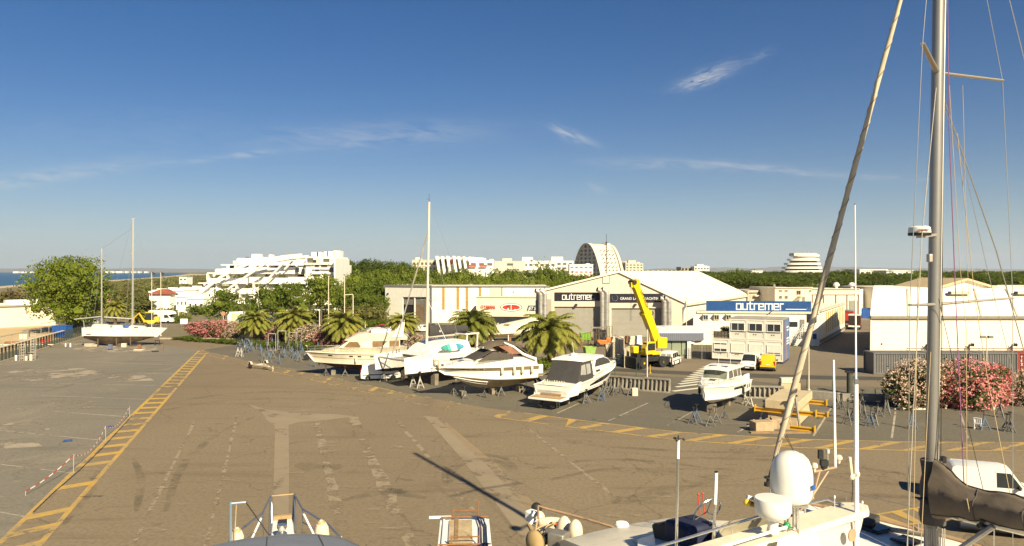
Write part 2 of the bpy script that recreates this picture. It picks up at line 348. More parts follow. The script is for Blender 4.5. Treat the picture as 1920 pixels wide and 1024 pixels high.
# ---- painted markings
yel = wornpaint('yellow_paint', (.48, .29, .05), (.30, .22, .11), .36, .62)
yel2 = wornpaint('faded_yellow_paint', (.42, .26, .06), (.27, .21, .12), .50, .66)
whi = wornpaint('worn_white_paint', (.42, .375, .28), (.24, .20, .15), .40, .66)
zeb = wornpaint('crossing_paint', (.62, .58, .46), (.3, .26, .2), .22, .42)
def ribbon(mb, a, b, w, z):
    a, b = Vector(a), Vector(b); d = (b-a); d.z = 0; d.normalize(); n = Vector((-d.y, d.x, 0))*w/2
    mb.poly([(p.x, p.y, z) for p in (a-n, b-n, b+n, a+n)])
def band(name, A, B, wline, wbar, gap, mat, slant, skip=0.0, z=.018):
    """two edge lines and the slanting bars between; A and B are matching polylines on the ground"""
    mb = MB()
    for pl in (A, B):
        for a, b in zip(pl, pl[1:]): ribbon(mb, a, b, wline, z)
    L_ = [0]
    for a, b in zip(A, A[1:]): L_.append(L_[-1] + (b-a).length)
    def at(pl, s_):
        s_ = max(0, min(L_[-1]-.001, s_))
        for i in range(len(L_)-1):
            if s_ <= L_[i+1]: return pl[i].lerp(pl[i+1], (s_-L_[i])/max(1e-6, L_[i+1]-L_[i]))
    s_ = .3
    while s_ < L_[-1]:
        if rnd.random() > skip:
            mb.poly([(q.x, q.y, z+.004) for q in (at(A, s_), at(A, s_+wbar), at(B, s_+wbar+slant), at(B, s_+slant))])
        s_ += gap
    o = mb.build(name, mat, smooth=None)
    for p in o.data.polygons:
        if p.normal.z < 0: p.flip()
    return struct(o)
def poly_at(a, b, n): return [a.lerp(b, i/n) for i in range(n+1)]
band('yard_marking', poly_at(gl0, gl1, 20), poly_at(gr0, gr1, 20), .27, .85, 2.5, yel, 1.9, .06)
band('yard_marking', gp(up[5:]), gp(lo[5:]), .20, .8, 3.0, yel, -2.4)
band('yard_marking', gp(up[:6]), gp(lo[:6]), .20, .9, 3.2, yel2, -2.0, .25)
band('yard_marking', gp([(1600, 985), (1640, 966), (1735, 950), (1760, 945)]), gp([(1640, 1003), (1690, 985), (1760, 978), (1800, 975)]), .16, .7, 1.5, yel, .3)
mb = MB(); z6 = lambda x, y: G(x*.3944, 620+y*.3944)
for a, b in (((-80, 850), (130, 888)), ((-80, 627), (355, 680)), ((-80, 468), (510, 525)), ((-80, 361), (625, 412)), ((200, 310), (710, 328)), ((150, 250), (775, 262)), ((250, 190), (840, 208)), ((400, 148), (900, 167))):
    ribbon(mb, z6(*a), z6(*b), .14, .02)
for a, b in (((1140, 790), (1215, 756)), ((1252, 798), (1310, 766)), ((1383, 811), (1425, 787)), ((1525, 818), (1562, 760)), ((1672, 822), (1679, 772)), ((1815, 822), (1800, 772)), ((1045, 775), (1085, 757)), ((520, 690), (680, 700))):
    ribbon(mb, G(*a), G(*b), .15, .02)
struct(mb.build('bay_line', whi, smooth=None))
mb = MB()
for i in range(11):     # the crossing, bars along the road
    t = i/10; x = lerp(1262, 1318, t); y = lerp(734, 689, t**.75)
    sl_ = lerp(46, 26, t); ribbon(mb, G(x, y), G(x+sl_+20*(1-t), y-(8-4.5*t)), .55, .024)
struct(mb.build('crossing_marking', zeb, smooth=None))
# worn strips of paler concrete let into the asphalt
con_m = wornpaint('pale_concrete', (.262, .205, .132), (.23, .178, .113), .36, .60, .5)
con2_m = wornpaint('worn_streak', (.31, .245, .16), (.24, .187, .12), .50, .78, 1.1)
rust_m = wornpaint('rust_streak', (.26, .185, .10), (.22, .172, .112), .42, .60, .9)
def strip(name, pts, mat, z): return sheet(name, gp(pts), z, mat)
strip('concrete_strip', [(516, 800), (541, 797), (542, 870), (541, 1060), (510, 1060), (513, 900)], con_m, .016)
strip('concrete_strip', [(465, 758), (500, 768), (560, 775), (630, 777), (665, 781), (620, 787), (560, 792), (541, 797), (516, 800), (500, 788), (492, 775)], con_m, .016)
strip('concrete_strip', [(795, 780), (822, 783), (905, 855), (1010, 955), (1060, 1040), (1000, 1040), (930, 945), (865, 860)], con_m, .016)
strip('rust_strip', [(818, 783), (828, 785), (935, 875), (1030, 975), (1008, 975), (915, 875)], rust_m, .02)
for k, (a, b, w_) in enumerate((((594, 790), (650, 1030), .55), ((662, 782), (775, 1030), .65), ((445, 780), (385, 1030), .2), ((745, 790), (890, 960), .3), ((365, 790), (250, 1020), .18), ((985, 800), (1150, 930), .22))):
    A_, B_ = G(*a), G(*b); n = 60; d_ = (B_-A_).normalized(); nv = Vector((-d_.y, d_.x, 0)); l_, r_ = [], []; wa = wb = w_/2
    for i in range(n+1):
        p = A_.lerp(B_, i/n); wa = max(.04, wa*.7+.3*w_*rnd.uniform(.1, .95)); wb = max(.04, wb*.7+.3*w_*rnd.uniform(.1, .95)); l_.append(p+nv*wa); r_.append(p-nv*wb)
    mb = MB()
    for i in range(n): mb.poly([(q.x, q.y, .014) for q in (l_[i], r_[i], r_[i+1], l_[i+1])])
    o = mb.build('worn_streak', con2_m, smooth=None); struct(o)
    for p in o.data.polygons:
        if p.normal.z < 0: p.flip()
# building site sand on the left, verges
sand_m = groundmat('site_sand', (.50, .37, .20), (.58, .44, .25), (.42, .31, .18), big=.08, fine=3.0, cracks=0)
sheet('site_sand', gp([(-300, 690), (0, 664), (118, 634), (128, 622), (105, 606), (0, 612), (-300, 640)]), .012, sand_m)

# drifted sand, tyre sweeps, oil and patch repairs
sandp = wornpaint('drifted_sand', (.36, .295, .205), (.27, .225, .165), .52, .72, .45)
for pl in ([(-20, 700), (110, 688), (215, 696), (150, 708), (40, 716)], [(70, 752), (130, 748), (200, 756), (165, 768), (95, 768)], [(0, 795), (70, 790), (95, 806), (30, 815)], [(190, 704), (270, 704), (290, 714), (220, 716)], [(100, 640), (180, 646), (300, 652), (280, 662), (150, 660)], [(-10, 825), (60, 822), (80, 838), (10, 842)]): strip('sand_patch', pl, sandp, .024)
def stainmat(name, c, k, sc):
    m = bpy.data.materials.new(name); m.use_nodes = True; n_ = m.node_tree; L_ = n_.links.new; b = n_.nodes['Principled BSDF']; b.inputs['Base Color'].default_value = rgba(c); b.inputs['Roughness'].default_value = .85
    tc_ = nn(n_, 'ShaderNodeTexCoord'); a = nn(n_, 'ShaderNodeTexNoise', Scale=sc, Detail=7.0, Roughness=.7); L_(tc_.outputs['Object'], a.inputs['Vector'])
    r = nn(n_, 'ShaderNodeMapRange'); r.inputs['From Min'].default_value = .42; r.inputs['From Max'].default_value = .72; r.inputs['To Max'].default_value = k; L_(a.outputs['Fac'], r.inputs['Value'])
    t_ = nn(n_, 'ShaderNodeBsdfTransparent'); ms = nn(n_, 'ShaderNodeMixShader'); L_(r.outputs['Result'], ms.inputs[0]); L_(t_.outputs[0], ms.inputs[1]); L_(b.outputs[0], ms.inputs[2]); L_(ms.outputs[0], n_.nodes['Material Output'].inputs['Surface']); return m
tyre_st = stainmat('tyre_mark', (.085, .067, .048), .34, .45); oil_st = stainmat('oil_stain', (.04, .034, .028), .7, 1.4); pale_st = stainmat('pale_scuff', (.38, .31, .21), .65, 1.1)
def sweep_(pts, w_, mat, z, name='tyre_mark'):
    mb = MB(); q = [G(*p) for p in pts]; c = []
    for i in range(len(q)-1):
        p0, p1, p2, p3 = q[max(0, i-1)], q[i], q[i+1], q[min(len(q)-1, i+2)]
        for k in range(8): u = k/8; c.append(.5*((2*p1)+(p2-p0)*u+(2*p0-5*p1+4*p2-p3)*u*u+(3*p1-p0-3*p2+p3)*u**3))
    c.append(q[-1]); l = []
    for i, p in enumerate(c):
        d_ = (c[min(i+1, len(c)-1)]-c[max(i-1, 0)]).normalized(); v_ = Vector((-d_.y, d_.x, 0))*w_/2*(.3+.7*math.sin(pi*i/(len(c)-1))**.5); l.append([Vector((e.x, e.y, z)) for e in (p-v_, p+v_)])
    mb.rings(l, False, False); struct(mb.build(name, mat, smooth=None))
for i, (pts, w_) in enumerate((([(845, 905), (850, 880), (890, 862), (940, 868), (960, 890)], .5), ([(835, 915), (842, 875), (893, 853), (950, 862), (972, 892)], .4), ([(1150, 945), (1230, 925), (1320, 900), (1400, 885)], 1.0), ([(1000, 880), (1120, 862), (1250, 868), (1330, 880)], .45), ([(1010, 905), (1140, 880), (1260, 886), (1340, 900)], .4), ([(560, 870), (600, 880), (640, 872)], 1.2),
    ([(300, 760), (420, 740), (560, 735), (700, 745)], .5), ([(280, 775), (420, 752), (580, 748), (720, 757)], .5), ([(250, 860), (265, 900), (255, 960)], .35), ([(120, 985), (170, 920), (185, 880)], .35), ([(1250, 860), (1400, 862), (1560, 872), (1700, 890)], .5), ([(1230, 880), (1400, 882), (1580, 896), (1720, 915)], .5), ([(480, 780), (400, 820), (340, 880), (310, 960)], .4), ([(1100, 835), (1250, 845), (1420, 850)], .5), ([(640, 940), (720, 925), (800, 935)], .6), ([(100, 720), (220, 700), (300, 690)], .5), ([(60, 740), (180, 712), (260, 698)], .4), ([(1500, 950), (1620, 930), (1720, 935)], .6))): sweep_(pts, w_*1.3, tyre_st, .027+.0006*i)
rs0 = random.Random(77)
for i in range(34):
    x = rs0.uniform(60, 1500); y = rs0.uniform(690, 1000)
    if x > 500 and y < 800: continue
    p = G(x, y); a_, b_ = rs0.uniform(.15, .55)*(1.6 if rs0.random() < .2 else 1), rs0.uniform(.1, .3); n_ = 12; ph = rs0.uniform(0, 6)
    mb = MB(); mb.poly([(p.x+a_*math.cos(t_)*(1+.3*math.sin(3*t_+ph)), p.y+b_*math.sin(t_)*(1+.3*math.cos(2*t_+ph)), .040+.0005*i) for t_ in [2*pi*k/n_ for k in range(n_)]]); struct(mb.build('oil_stain' if i % 3 else 'pale_scuff', oil_st if i % 3 else pale_st, smooth=None))
for i in range(26):
    x = rs0.uniform(250, 1300); y = rs0.uniform(800, 1010); p = G(x, y); a_, b_ = rs0.uniform(.3, 1.0), rs0.uniform(.08, .3); ph = rs0.uniform(0, 6)
    mb = MB(); mb.poly([(p.x+a_*math.cos(t_)*(1+.3*math.sin(3*t_+ph)), p.y+b_*math.sin(t_)*(1+.3*math.cos(2*t_+ph)), .058+.0005*i) for t_ in [2*pi*k/12 for k in range(12)]]); struct(mb.build('pale_scuff', pale_st, smooth=None))
hz_m = bpy.data.materials.new('haze_air'); hz_m.use_nodes = True; hn = hz_m.node_tree; hn.nodes.remove(hn.nodes['Principled BSDF'])
pv = nn(hn, 'ShaderNodeVolumePrincipled'); pv.inputs['Color'].default_value = (.80, .88, 1.0, 1); pv.inputs['Density'].default_value = HAZE; pv.inputs['Anisotropy'].default_value = .1
hn.links.new(pv.outputs[0], hn.nodes['Material Output'].inputs['Volume'])
ho = MB().box((0, 10700, 249), (36000, 22000, 500)).build('haze', hz_m, None, None); ho['kind'] = 'stuff'
# ================================================================ foliage
def _quads(rng, cen, nrm, size, jit=.9, elong=1.0):
    n = len(cen)
    d = nrm + rng.normal(0, jit, (n, 3)); d /= np.linalg.norm(d, axis=1)[:, None] + 1e-9
    t = np.cross(d, rng.normal(0, 1, (n, 3))); t /= np.linalg.norm(t, axis=1)[:, None] + 1e-9
    b = np.cross(d, t); s = (size * rng.uniform(.55, 1.35, n))[:, None]
    v = np.stack([cen - t*s*elong, cen - b*s*.62 + d*s*.12, cen + t*s*elong, cen + b*s*.62 + d*s*.12], 1)
    return v.reshape(-1, 3)
def np_mesh(name, verts, faces, mat, extra=None):
    me = bpy.data.meshes.new(name)
    if extra: me.from_pydata(list(map(tuple, verts)) + extra[0], [], list(faces) + [tuple(i+len(verts) for i in f) for f in extra[1]])
    else: me.from_pydata(list(map(tuple, verts)), [], list(faces))
    me.materials.append(mat); me.update(); return me
def blob_core(rng, blobs, k=.56):
    v, f = [], []
    for c, r in blobs:
        bm = bmesh.new(); bmesh.ops.create_icosphere(bm, subdivisions=1, radius=1); o = len(v); bm.verts.ensure_lookup_table()
        for p in bm.verts:
            q = p.co*k*rng.uniform(.75, 1.05); v.append((c[0]+q.x*r[0], c[1]+q.y*r[1], c[2]+q.z*r[2]))
        f += [tuple(o+x.index for x in a.verts) for a in bm.faces]; bm.free()
    return v, f
def crown_mesh(name, seed, blobs, clumps, per, leaf, mat, spread=.16, core=True, lo=.72, shell=1.0):
    """leaf clumps on the outside of several lobes; each clump is a handful of small leaf faces round a twig end"""
    rng = np.random.default_rng(seed)
    w_ = np.array([r[0]*r[2] for c, r in blobs]); pick = rng.choice(len(blobs), clumps, p=w_/w_.sum())
    u = rng.normal(0, 1, (clumps, 3)); u /= np.linalg.norm(u, axis=1)[:, None]
    cc = np.array([b[0] for b in blobs])[pick]; rr = np.array([b[1] for b in blobs])[pick]
    rad = rng.uniform(lo, 1.06*shell, clumps)[:, None]
    tips = cc + u*rr*rad
    out = np.repeat(u, per, 0); size_ = np.repeat((rr.mean(1)*spread), per)[:, None]
    cen = np.repeat(tips, per, 0) + rng.normal(0, 1, (clumps*per, 3))*size_*np.array([1, 1, .7])
    v = _quads(rng, cen, out + np.array([0, 0, .35]), leaf)
    n = clumps*per; f = [(4*i, 4*i+1, 4*i+2, 4*i+3) for i in range(n)]
    return np_mesh(name, v, f, mat, blob_core(rng, blobs) if core else None)
def inst(name, me, parent=None, loc=(0,0,0), rz=0.0, sc=(1,1,1)):
    o = bpy.data.objects.new(name, me); C.objects.link(o)
    if parent: o.parent = parent
    o.location = loc; o.rotation_euler = (0, 0, rz); o.scale = sc; return o
bark = M('bark', (.12, .085, .055), .9, 0, .4, 4, bump=.6)
palebark = M('pale_bark', (.20, .15, .10), .9, 0, .4, 4, bump=.6)
LEAF = leafmat('leaf_green', (.088, .128, .014), (.25, .29, .032), .3)
LEAFD = leafmat('leaf_deep', (.078, .118, .014), (.21, .25, .030), .3)
LEAFP = leafmat('pine_needles', (.050, .080, .012), (.165, .20, .022), .25)
LEAFS = leafmat('scrub_leaf', (.105, .115, .03), (.24, .225, .06), .3)
LEAFO = leafmat('oleander_leaf', (.045, .065, .02), (.12, .15, .045), .5)
LEAFT = leafmat('tamarisk_leaf', (.12, .10, .035), (.24, .17, .06), .4)
LEAFPALM = leafmat('palm_leaf', (.125, .150, .026), (.33, .31, .06), .6, .25)
PETP = leafmat('pink_petals', (.74, .23, .23), (.90, .45, .41), .6, .3)
PETR = leafmat('rose_petals', (.70, .05, .08), (.80, .14, .15), .6, .3)
PETW = leafmat('cream_petals', (.70, .46, .36), (.82, .66, .50), .6, .3)
def trunk_mesh(name, seed, h, r, limbs, mat, reach=.28, split=.45):
    rg = random.Random(seed); mb = MB(); top = (rg.uniform(-.03, .03), rg.uniform(-.03, .03), h*split)
    mb.tube([(0, 0, -.02), (rg.uniform(-.01, .01), 0, h*split*.5), top], [r*1.25, r, r*.85], 7)
    for i in range(limbs):
        a = 2*pi*i/limbs + rg.uniform(-.4, .4); d = reach*rg.uniform(.5, 1)
        e = (top[0]+math.cos(a)*d, top[1]+math.sin(a)*d, h*rg.uniform(.7, .95))
        mid = (lerp(top[0], e[0], .55), lerp(top[1], e[1], .55), lerp(top[2], e[2], .4))
        mb.tube([top, mid, e], [r*.55, r*.4, r*.15], 5)
    return mb.mesh(name, mat, 50)
def lobes(rg, n, cz, rx, rz, spread, zs):
    b = [((0, 0, cz), (rx*.72, rx*.72, rz*.8))]
    for i in range(n):
        a = 2*pi*i/n*2.4 + rg.uniform(-.5, .5); s_ = rg.uniform(.45, 1)*spread; k = rg.uniform(.34, .56)
        b.append(((math.cos(a)*s_, math.sin(a)*s_, cz + rg.uniform(-1, 1)*zs), (rx*k, rx*k, rz*k*1.05)))
    return b
TREES = {}
def make_kind(kind, variants, fn): TREES[kind] = [fn(i) for i in range(variants)]
def broad(i, leaf=LEAF, clumps=300, per=9, size=.026, name='crown'):
    rg = random.Random(100+i)
    bl = lobes(rg, 11, .62, .50, .40, .34, .22)
    return crown_mesh(name, 10+i, bl, clumps, per, size, leaf), trunk_mesh('trunk', i, .8, .028, 5, bark)
make_kind('broad', 4, broad)
make_kind('deep', 3, lambda i: broad(i+20, LEAFD))
def plane(i):
    rg = random.Random(41); bl = [((0, 0, .58), (.34, .34, .30))]
    for k, (x, z, r) in enumerate(((-.30, .80, .17), (-.12, .86, .16), (.06, .90, .17), (.24, .84, .17), (.36, .70, .16), (-.36, .62, .16), (-.22, .50, .19), (.02, .52, .2), (.28, .50, .2), (.14, .68, .2), (-.10, .68, .2), (-.28, .34, .14), (.2, .33, .15), (.42, .52, .13), (-.02, .32, .14))):
        for s_ in (-1, 1): bl.append(((x+rg.uniform(-.04, .04), s_*rg.uniform(.08, .3), z+rg.uniform(-.03, .03)), (r*1.0, r*1.0, r*.82)))
    return crown_mesh('crown', 55, bl, 1100, 13, .0165, LEAF, .24, lo=.8), trunk_mesh('trunk', 41, .8, .02, 6, bark)
make_kind('fine', 1, plane)
def pine(i):
    rg = random.Random(300+i); bl = [((0, 0, .80), (.46, .46, .16))]
    for k in range(9):
        a = k*2.4; s_ = rg.uniform(.18, .36); bl.append(((math.cos(a)*s_, math.sin(a)*s_, .80+rg.uniform(-.05, .07)), (.2, .2, .115)))
    return crown_mesh('crown', 60+i, bl, 420, 11, .015, LEAFP, .10, lo=.9), trunk_mesh('trunk', 40+i, .9, .026, 6, bark, .33, .55)
make_kind('pine', 4, pine)
def shrub(i, leaf=LEAFS, clumps=150, per=10, size=.042):
    rg = random.Random(500+i); bl = [((0, 0, .38), (.42, .42, .42))]
    for k in range(8):
        a = k*2.4; s_ = rg.uniform(.2, .4); bl.append(((math.cos(a)*s_, math.sin(a)*s_, rg.uniform(.2, .55)), (.22, .22, .25)))
    return crown_mesh('foliage', 80+i, bl, clumps, per, size, leaf, .2), trunk_mesh('stem', 60+i, .6, .025, 5, bark, .3, .25)
make_kind('shrub', 4, shrub)
make_kind('tamarisk', 2, lambda i: shrub(i+10, LEAFT))
make_kind('bush', 3, lambda i: shrub(i+20, LEAFD, 200, 10, .034))
make_kind('oleander', 3, lambda i: shrub(i+30, LEAFO, 420, 12, .028))
def petals(name, seed, mat, n=1900, size=.018, top=.25):
    """blossom heads sit on the outside of the same lobes as the leaves"""
    rg = random.Random(500+30+seed % 3); bl = [((0, 0, .38), (.42, .42, .42))]
    for k in range(8):
        a = k*2.4; s_ = rg.uniform(.2, .4); bl.append(((math.cos(a)*s_, math.sin(a)*s_, rg.uniform(.2, .55)), (.22, .22, .25)))
    return crown_mesh(name, seed, bl, n, 5, size, mat, .085, core=False, lo=.98, shell=1.06)
PET = {'pink': [petals('blossom', 900+i, PETP) for i in range(3)], 'rose': [petals('blossom', 903+i, PETR) for i in range(3)], 'cream': [petals('blossom', 906+i, PETW) for i in range(3)]}
_tk = [0]
def tree(kind, name, label, cat, group, px, d, top, width_px, var=None, z=0.0, crown='crown', trunk='trunk', label_ok=True):
    """a tree standing at column px, d metres away, reaching row top and width_px wide"""
    k = TREES[kind]; v = k[(var if var is not None else _tk[0]) % len(k)]; _tk[0] += 1
    p = AT(px, d, z); h = CH - (top-HY)/F*d - z; w_ = width_px/F*d
    t = thing(name, label, cat, p, rnd.uniform(0, 2*pi), group); t.scale = (w_, w_, h)
    inst(crown, v[0], t); inst(trunk, v[1], t)
    return t
def oleander(label, color, px, d, top, width_px, group=None, var=0, deep=1.0):
    p = AT(px, d); h = CH - (top-HY)/F*d; w_ = width_px/F*d
    t = thing('oleander', label, 'oleander', p, rnd.uniform(0, 6), group); t.scale = (w_, w_*deep, h)
    inst('foliage', TREES['oleander'][var % 3][0], t); inst('stem', TREES['oleander'][var % 3][1], t)
    for c in (color if isinstance(color, tuple) else (color,)): inst('blossom', PET[c][var % 3], t)
    return t
def palm_mesh(seed, fronds=62):
    """arching feather fronds, each a rib with two rows of drooping leaflets"""
    rng = np.random.default_rng(seed); V_, F_ = [], []
    for k in range(fronds):
        az = k*2.39996 + rng.uniform(-.2, .2); t0 = k/fronds
        el = lerp(1.35, -.45, t0**.8) + rng.uniform(-.12, .12); ln = rng.uniform(.85, 1.1)*lerp(.8, 1.0, min(1, t0*2))
        n = 16; pos = np.zeros(3); a = el; pts = []
        for i in range(n+1):
            pts.append(pos.copy()); pos = pos + np.array([math.cos(az)*math.cos(a), math.sin(az)*math.cos(a), math.sin(a)])*ln/n
            a -= (.055 + .075*i/n)*(1.15 if el > .2 else .8)
        side = np.array([-math.sin(az), math.cos(az), 0])
        for i in range(1, n):
            f = pts[i+1]-pts[i-1]; f /= np.linalg.norm(f); ll = .26*math.sin(pi*min(1, (i+1.5)/(n+1)))**.6*ln*.85
            up = np.cross(side, f)
            for s_ in (-1, 1):
                for q in (0, .5):
                    b = pts[i] + f*ln/n*q; d = side*s_*.72 + f*.62 + up*rng.uniform(-.12, .22) - np.array([0, 0, .18]); d /= np.linalg.norm(d)
                    wv = f*.020; o = len(V_); m = b + d*ll*.55 + np.array([0, 0, .01]); e = b + d*ll - np.array([0, 0, ll*.2])
                    V_ += [b-wv*.6, b+wv*.6, m+wv, m-wv, e]; F_ += [(o, o+1, o+2, o+3), (o+3, o+2, o+4)]
        for i in range(n):    # rib
            o = len(V_); w2 = side*.012*(1-i/n*.7); h2 = np.array([0, 0, .012]); V_ += [pts[i]-w2, pts[i]+w2, pts[i+1]+w2, pts[i+1]-w2, pts[i]-h2, pts[i+1]-h2]
            F_ += [(o, o+1, o+2, o+3), (o, o+4, o+5, o+3), (o+1, o+4, o+5, o+2)]
    return np_mesh('crown', np.array(V_), F_, LEAFPALM)
PALMS = [palm_mesh(i) for i in (1, 2, 3)]
palmbark = M('palm_trunk', (.16, .10, .055), .95, 0, .5, 3, bump=1.0)
def palm(label, px, d, heart, radius_px, var=0, group=None, tilt=0.0):
    """heart: row of the crown's centre; radius in pixels"""
    p = AT(px, d); hz_ = CH - (heart-HY)/F*d; r = radius_px/F*d
    t = thing('palm_tree', label, 'palm tree', p, var*1.7, group)
    mb = MB(); prof = [(.42, -.05), (.36, .3)]; z = .3
    while z < hz_: prof += [(.30, z), (.36, z+.14)]; z += .2
    prof += [(.55, hz_-.1), (.62, hz_+.25), (.2, hz_+.6)]; mb.lathe(prof, n=12); mb.build('trunk', palmbark, t)
    c = inst('crown', PALMS[var % 3], t, (0, 0, hz_+.2), var*2.1, (r*1.12, r*1.12, r*1.12)); return t
# ================================================================ the far shore, hills and town
def ridge(name, pts, d, mat, depth=1500):
    """a far range of hills: crest traced at its distance, falling away to both sides"""
    mb = MB(); n = len(pts); cr = [P(x, y, d) for x, y in pts]
    rows = [[Vector((c.x*.9, c.y-depth*.5, -2)) for c in cr], [Vector((c.x*.97, c.y-depth*.2, max(0, c.z*.55))) for c in cr], cr, [Vector((c.x*1.05, c.y+depth, -2)) for c in cr]]
    mb.rings(rows, cap=False, closed=False); return struct(mb.build(name, mat, smooth=60))
hill_m = M('hill_scrub', (.10, .10, .07), .95, 0, .5, .002, c2=(.17, .15, .11))
def crest(x0, x1, ys, n, seed, amp):
    rg = random.Random(seed); out = []
    for i in range(n+1):
        t = i/n*(len(ys)-1); k = min(int(t), len(ys)-2); out.append((lerp(x0, x1, i/n), lerp(ys[k], ys[k+1], t-k) + rg.uniform(-amp, amp)))
    return out
ridge('hills', crest(-260, 210, (504, 503, 503.5, 505), 30, 1, .4), 14000, hill_m)
ridge('hills', crest(170, 480, (505, 502.5, 503.5, 505, 507.5), 30, 2, .5), 15000, hill_m)
ridge('hills', crest(1190, 1470, (507, 503, 504, 501.5, 503, 500), 40, 3, .5), 16000, hill_m)
ridge('hills', crest(1440, 1940, (501.5, 499, 501, 503, 502.5, 504, 505), 60, 4, .5), 17000, hill_m)
farland_m = groundmat('far_land', (.13, .125, .07), (.24, .20, .12), (.09, .10, .05), big=.004, fine=.1, cracks=0)
sheet('far_land', gp([(-260, 510.6), (70, 510.4), (130, 511.2), (210, 511.3), (330, 511.8), (352, 513.2), (600, 511.5), (600, 509.5), (-260, 509.5)]), .3, farland_m)
white = M('white_render', (.80, .77, .69), .8, 0, .10, .6, streak=.12)
cream_r = M('cream_render', (.66, .58, .45), .85, 0, .12, .6, streak=.25)
pinkish = M('pale_render', (.72, .62, .50), .85, 0, .12, .5, streak=.2)
dglass = M('dark_glass', (.035, .04, .045), .12, 0, .4, .8, spec=.6)
shadeglass = M('window_shade', (.14, .12, .095), .4, 0, .5, .5)
awn_red = M('red_awning', (.48, .08, .045), .8, 0, .2, 1)
tile = M('red_roof_tile', (.30, .085, .045), .85, 0, .35, .8, bump=.4)
grey_c = M('grey_concrete', (.36, .33, .28), .9, 0, .25, .5, streak=.3)
WIN = {}
def window(parent, cx, y, cz, w_, h, mat=None, depth=.12, frame=None, name='window', rz=0.0):
    """a pane a little behind its frame, on a wall facing the yard"""
    key = (round(w_, 2), round(h, 2), (mat or dglass).name, frame.name if frame else '', name)
    if key not in WIN:
        mb = MB(); mb.box((0, -.02, 0), (w_, .10, h)); WIN[key] = mb.mesh(name, mat or dglass)
        if frame:
            fb = MB(); t = .07
            for a in ((0, -.05, h/2, w_+.1, .12, t), (0, -.05, -h/2, w_+.16, .18, t)): fb.box(a[:3], a[3:])
            for sx in (-1, 1): fb.box((sx*w_/2, -.05, 0), (t, .12, h))
            fb.box((0, -.05, 0), (.05, .1, h-.05)); WIN[key+('f',)] = fb.mesh('frame', frame)
    o = inst(name, WIN[key], parent, (cx, y, cz), rz)
    if frame: inst('frame', WIN[key+('f',)], o)
    return o
def far_block(label, px0, px1, top, d, depth, floors=2, cols=5, mat=white, steps=(), cat='building', win=shadeglass, group=None, name='apartment_building', base=0.0, wh=1.5, ww=.62):
    """a plain far block: wall body, roof parapet, rows of recessed windows, plus stair heads on the roof"""
    a = AT(px0, d); b = AT(px1, d); w_ = b.x-a.x; h = CH-(top-HY)/F*d
    t = thing(name, label, cat, ((a.x+b.x)/2, d, base), 0, group)
    MB().box((0, depth/2, h/2-base/2), (w_, depth, h-base)).build('wall', mat, t)
    MB().box((0, depth/2-.1, h+.25-base/2), (w_+.3, depth+.3, .5)).build('parapet', mat, t)
    lo = max(0, h - floors*3.1)
    for i in range(floors):
        for j in range(cols):
            window(t, -w_/2 + (j+.5)*w_/cols, 0, h-1.7-i*3.1-base/2, min(w_/cols*ww, 4), wh, win)
    for (u, ww_, hh) in steps: MB().box((u*w_, depth*.4, h+hh/2-base/2), (ww_, depth*.4, hh)).build('stair_head', mat, t)
    return t
# villas over the water, a few pixels high
for i, (x0, x1, tp) in enumerate(((24, 34, 509.2), (40, 47, 509.4), (56, 61, 509.3), (197, 205, 508.6), (209, 214, 508.9), (218, 228, 508.8), (234, 238, 508.7), (246, 252, 509.2), (258, 262, 509), (270, 275, 509.2))):
    far_block('tiny white building on the far shore across the bay', x0, x1, tp, 5200, 30, 1, 2, white, group='white buildings on the far shore')
# the stepped terrace flats behind the left trees
D0 = 212
t = thing('terrace_apartments', 'large white terraced apartment complex with sloping arched fins', 'apartments', AT(500, D0), 0)
ox, oy = AT(500, D0).x, D0
def lx(px, d=D0): return (px-960)/F*D0 - ox
def zz(py, d=D0): return CH-(py-HY)/F*D0
rows_ = [589, 570, 550, 531, 512, 496, 484]
left = [350, 360, 368, 380, 402, 430, 480]
right = [628, 628, 628, 628, 628, 600, 566]
stepy = [0, 1.6, 3.2, 5.0, 6.5, 8.0, 9.5]
yellowish = M('lime_blind', (.48, .50, .16), .8, 0, .2, .6)
for i in range(6):
    z0, z1 = zz(rows_[i]), zz(rows_[i+1]); a, b = lx(left[i]), lx(right[i]); y = stepy[i]
    MB().box(((a+b)/2, y+9, (z0+z1)/2), (b-a, 16-y*.5, z1-z0)).build('storey', white, t)
    MB().box(((a+b)/2, y-.4, z1-.05), (b-a+.3, 2.2, .32)).build('floor_slab', white, t)
    rg = random.Random(i+3); x = a
    while x < b-2:
        wv = rg.uniform(3.2, 6.5); wv = min(wv, b-x)
        MB().box((x+wv/2, y-1.6-.4*rg.random(), z0+.75), (wv*rg.choice([.98, .9, .8]), rg.choice([.2, 1.6, 1.2]), rg.choice([1.2, 1.5, 2.0]))).build('balcony', white, t)
        if rg.random() < .55: MB().box((x, y-.5, (z0+z1)/2), (.28, 3.0, z1-z0-.2)).build('fin', white, t)
        window(t, x+wv*.5, y+1.0, z0+1.7, wv*rg.uniform(.25, .6), 1.3, rg.choice([dglass, shadeglass, shadeglass, yellowish]))
        x += wv
def sweep(pts, w_, h, y, name='arch'):
    mb = MB(); q = [Vector((lx(x), y, zz(yv))) for x, yv in pts]
    for a, b in zip(q, q[1:]): mb.bar(a, b, w_, h)
    return mb.build(name, white, t)
sweep([(352, 588), (369, 572), (373, 556), (384, 543), (402, 530), (420, 517), (442, 505), (470, 494), (500, 487), (535, 481), (567, 478)], 1.0, .7, -.6)
sweep([(352, 590), (369, 574), (373, 558), (384, 545), (402, 532), (420, 519), (442, 507), (470, 496), (500, 489), (535, 483), (567, 480)], 1.0, .6, 6.0)
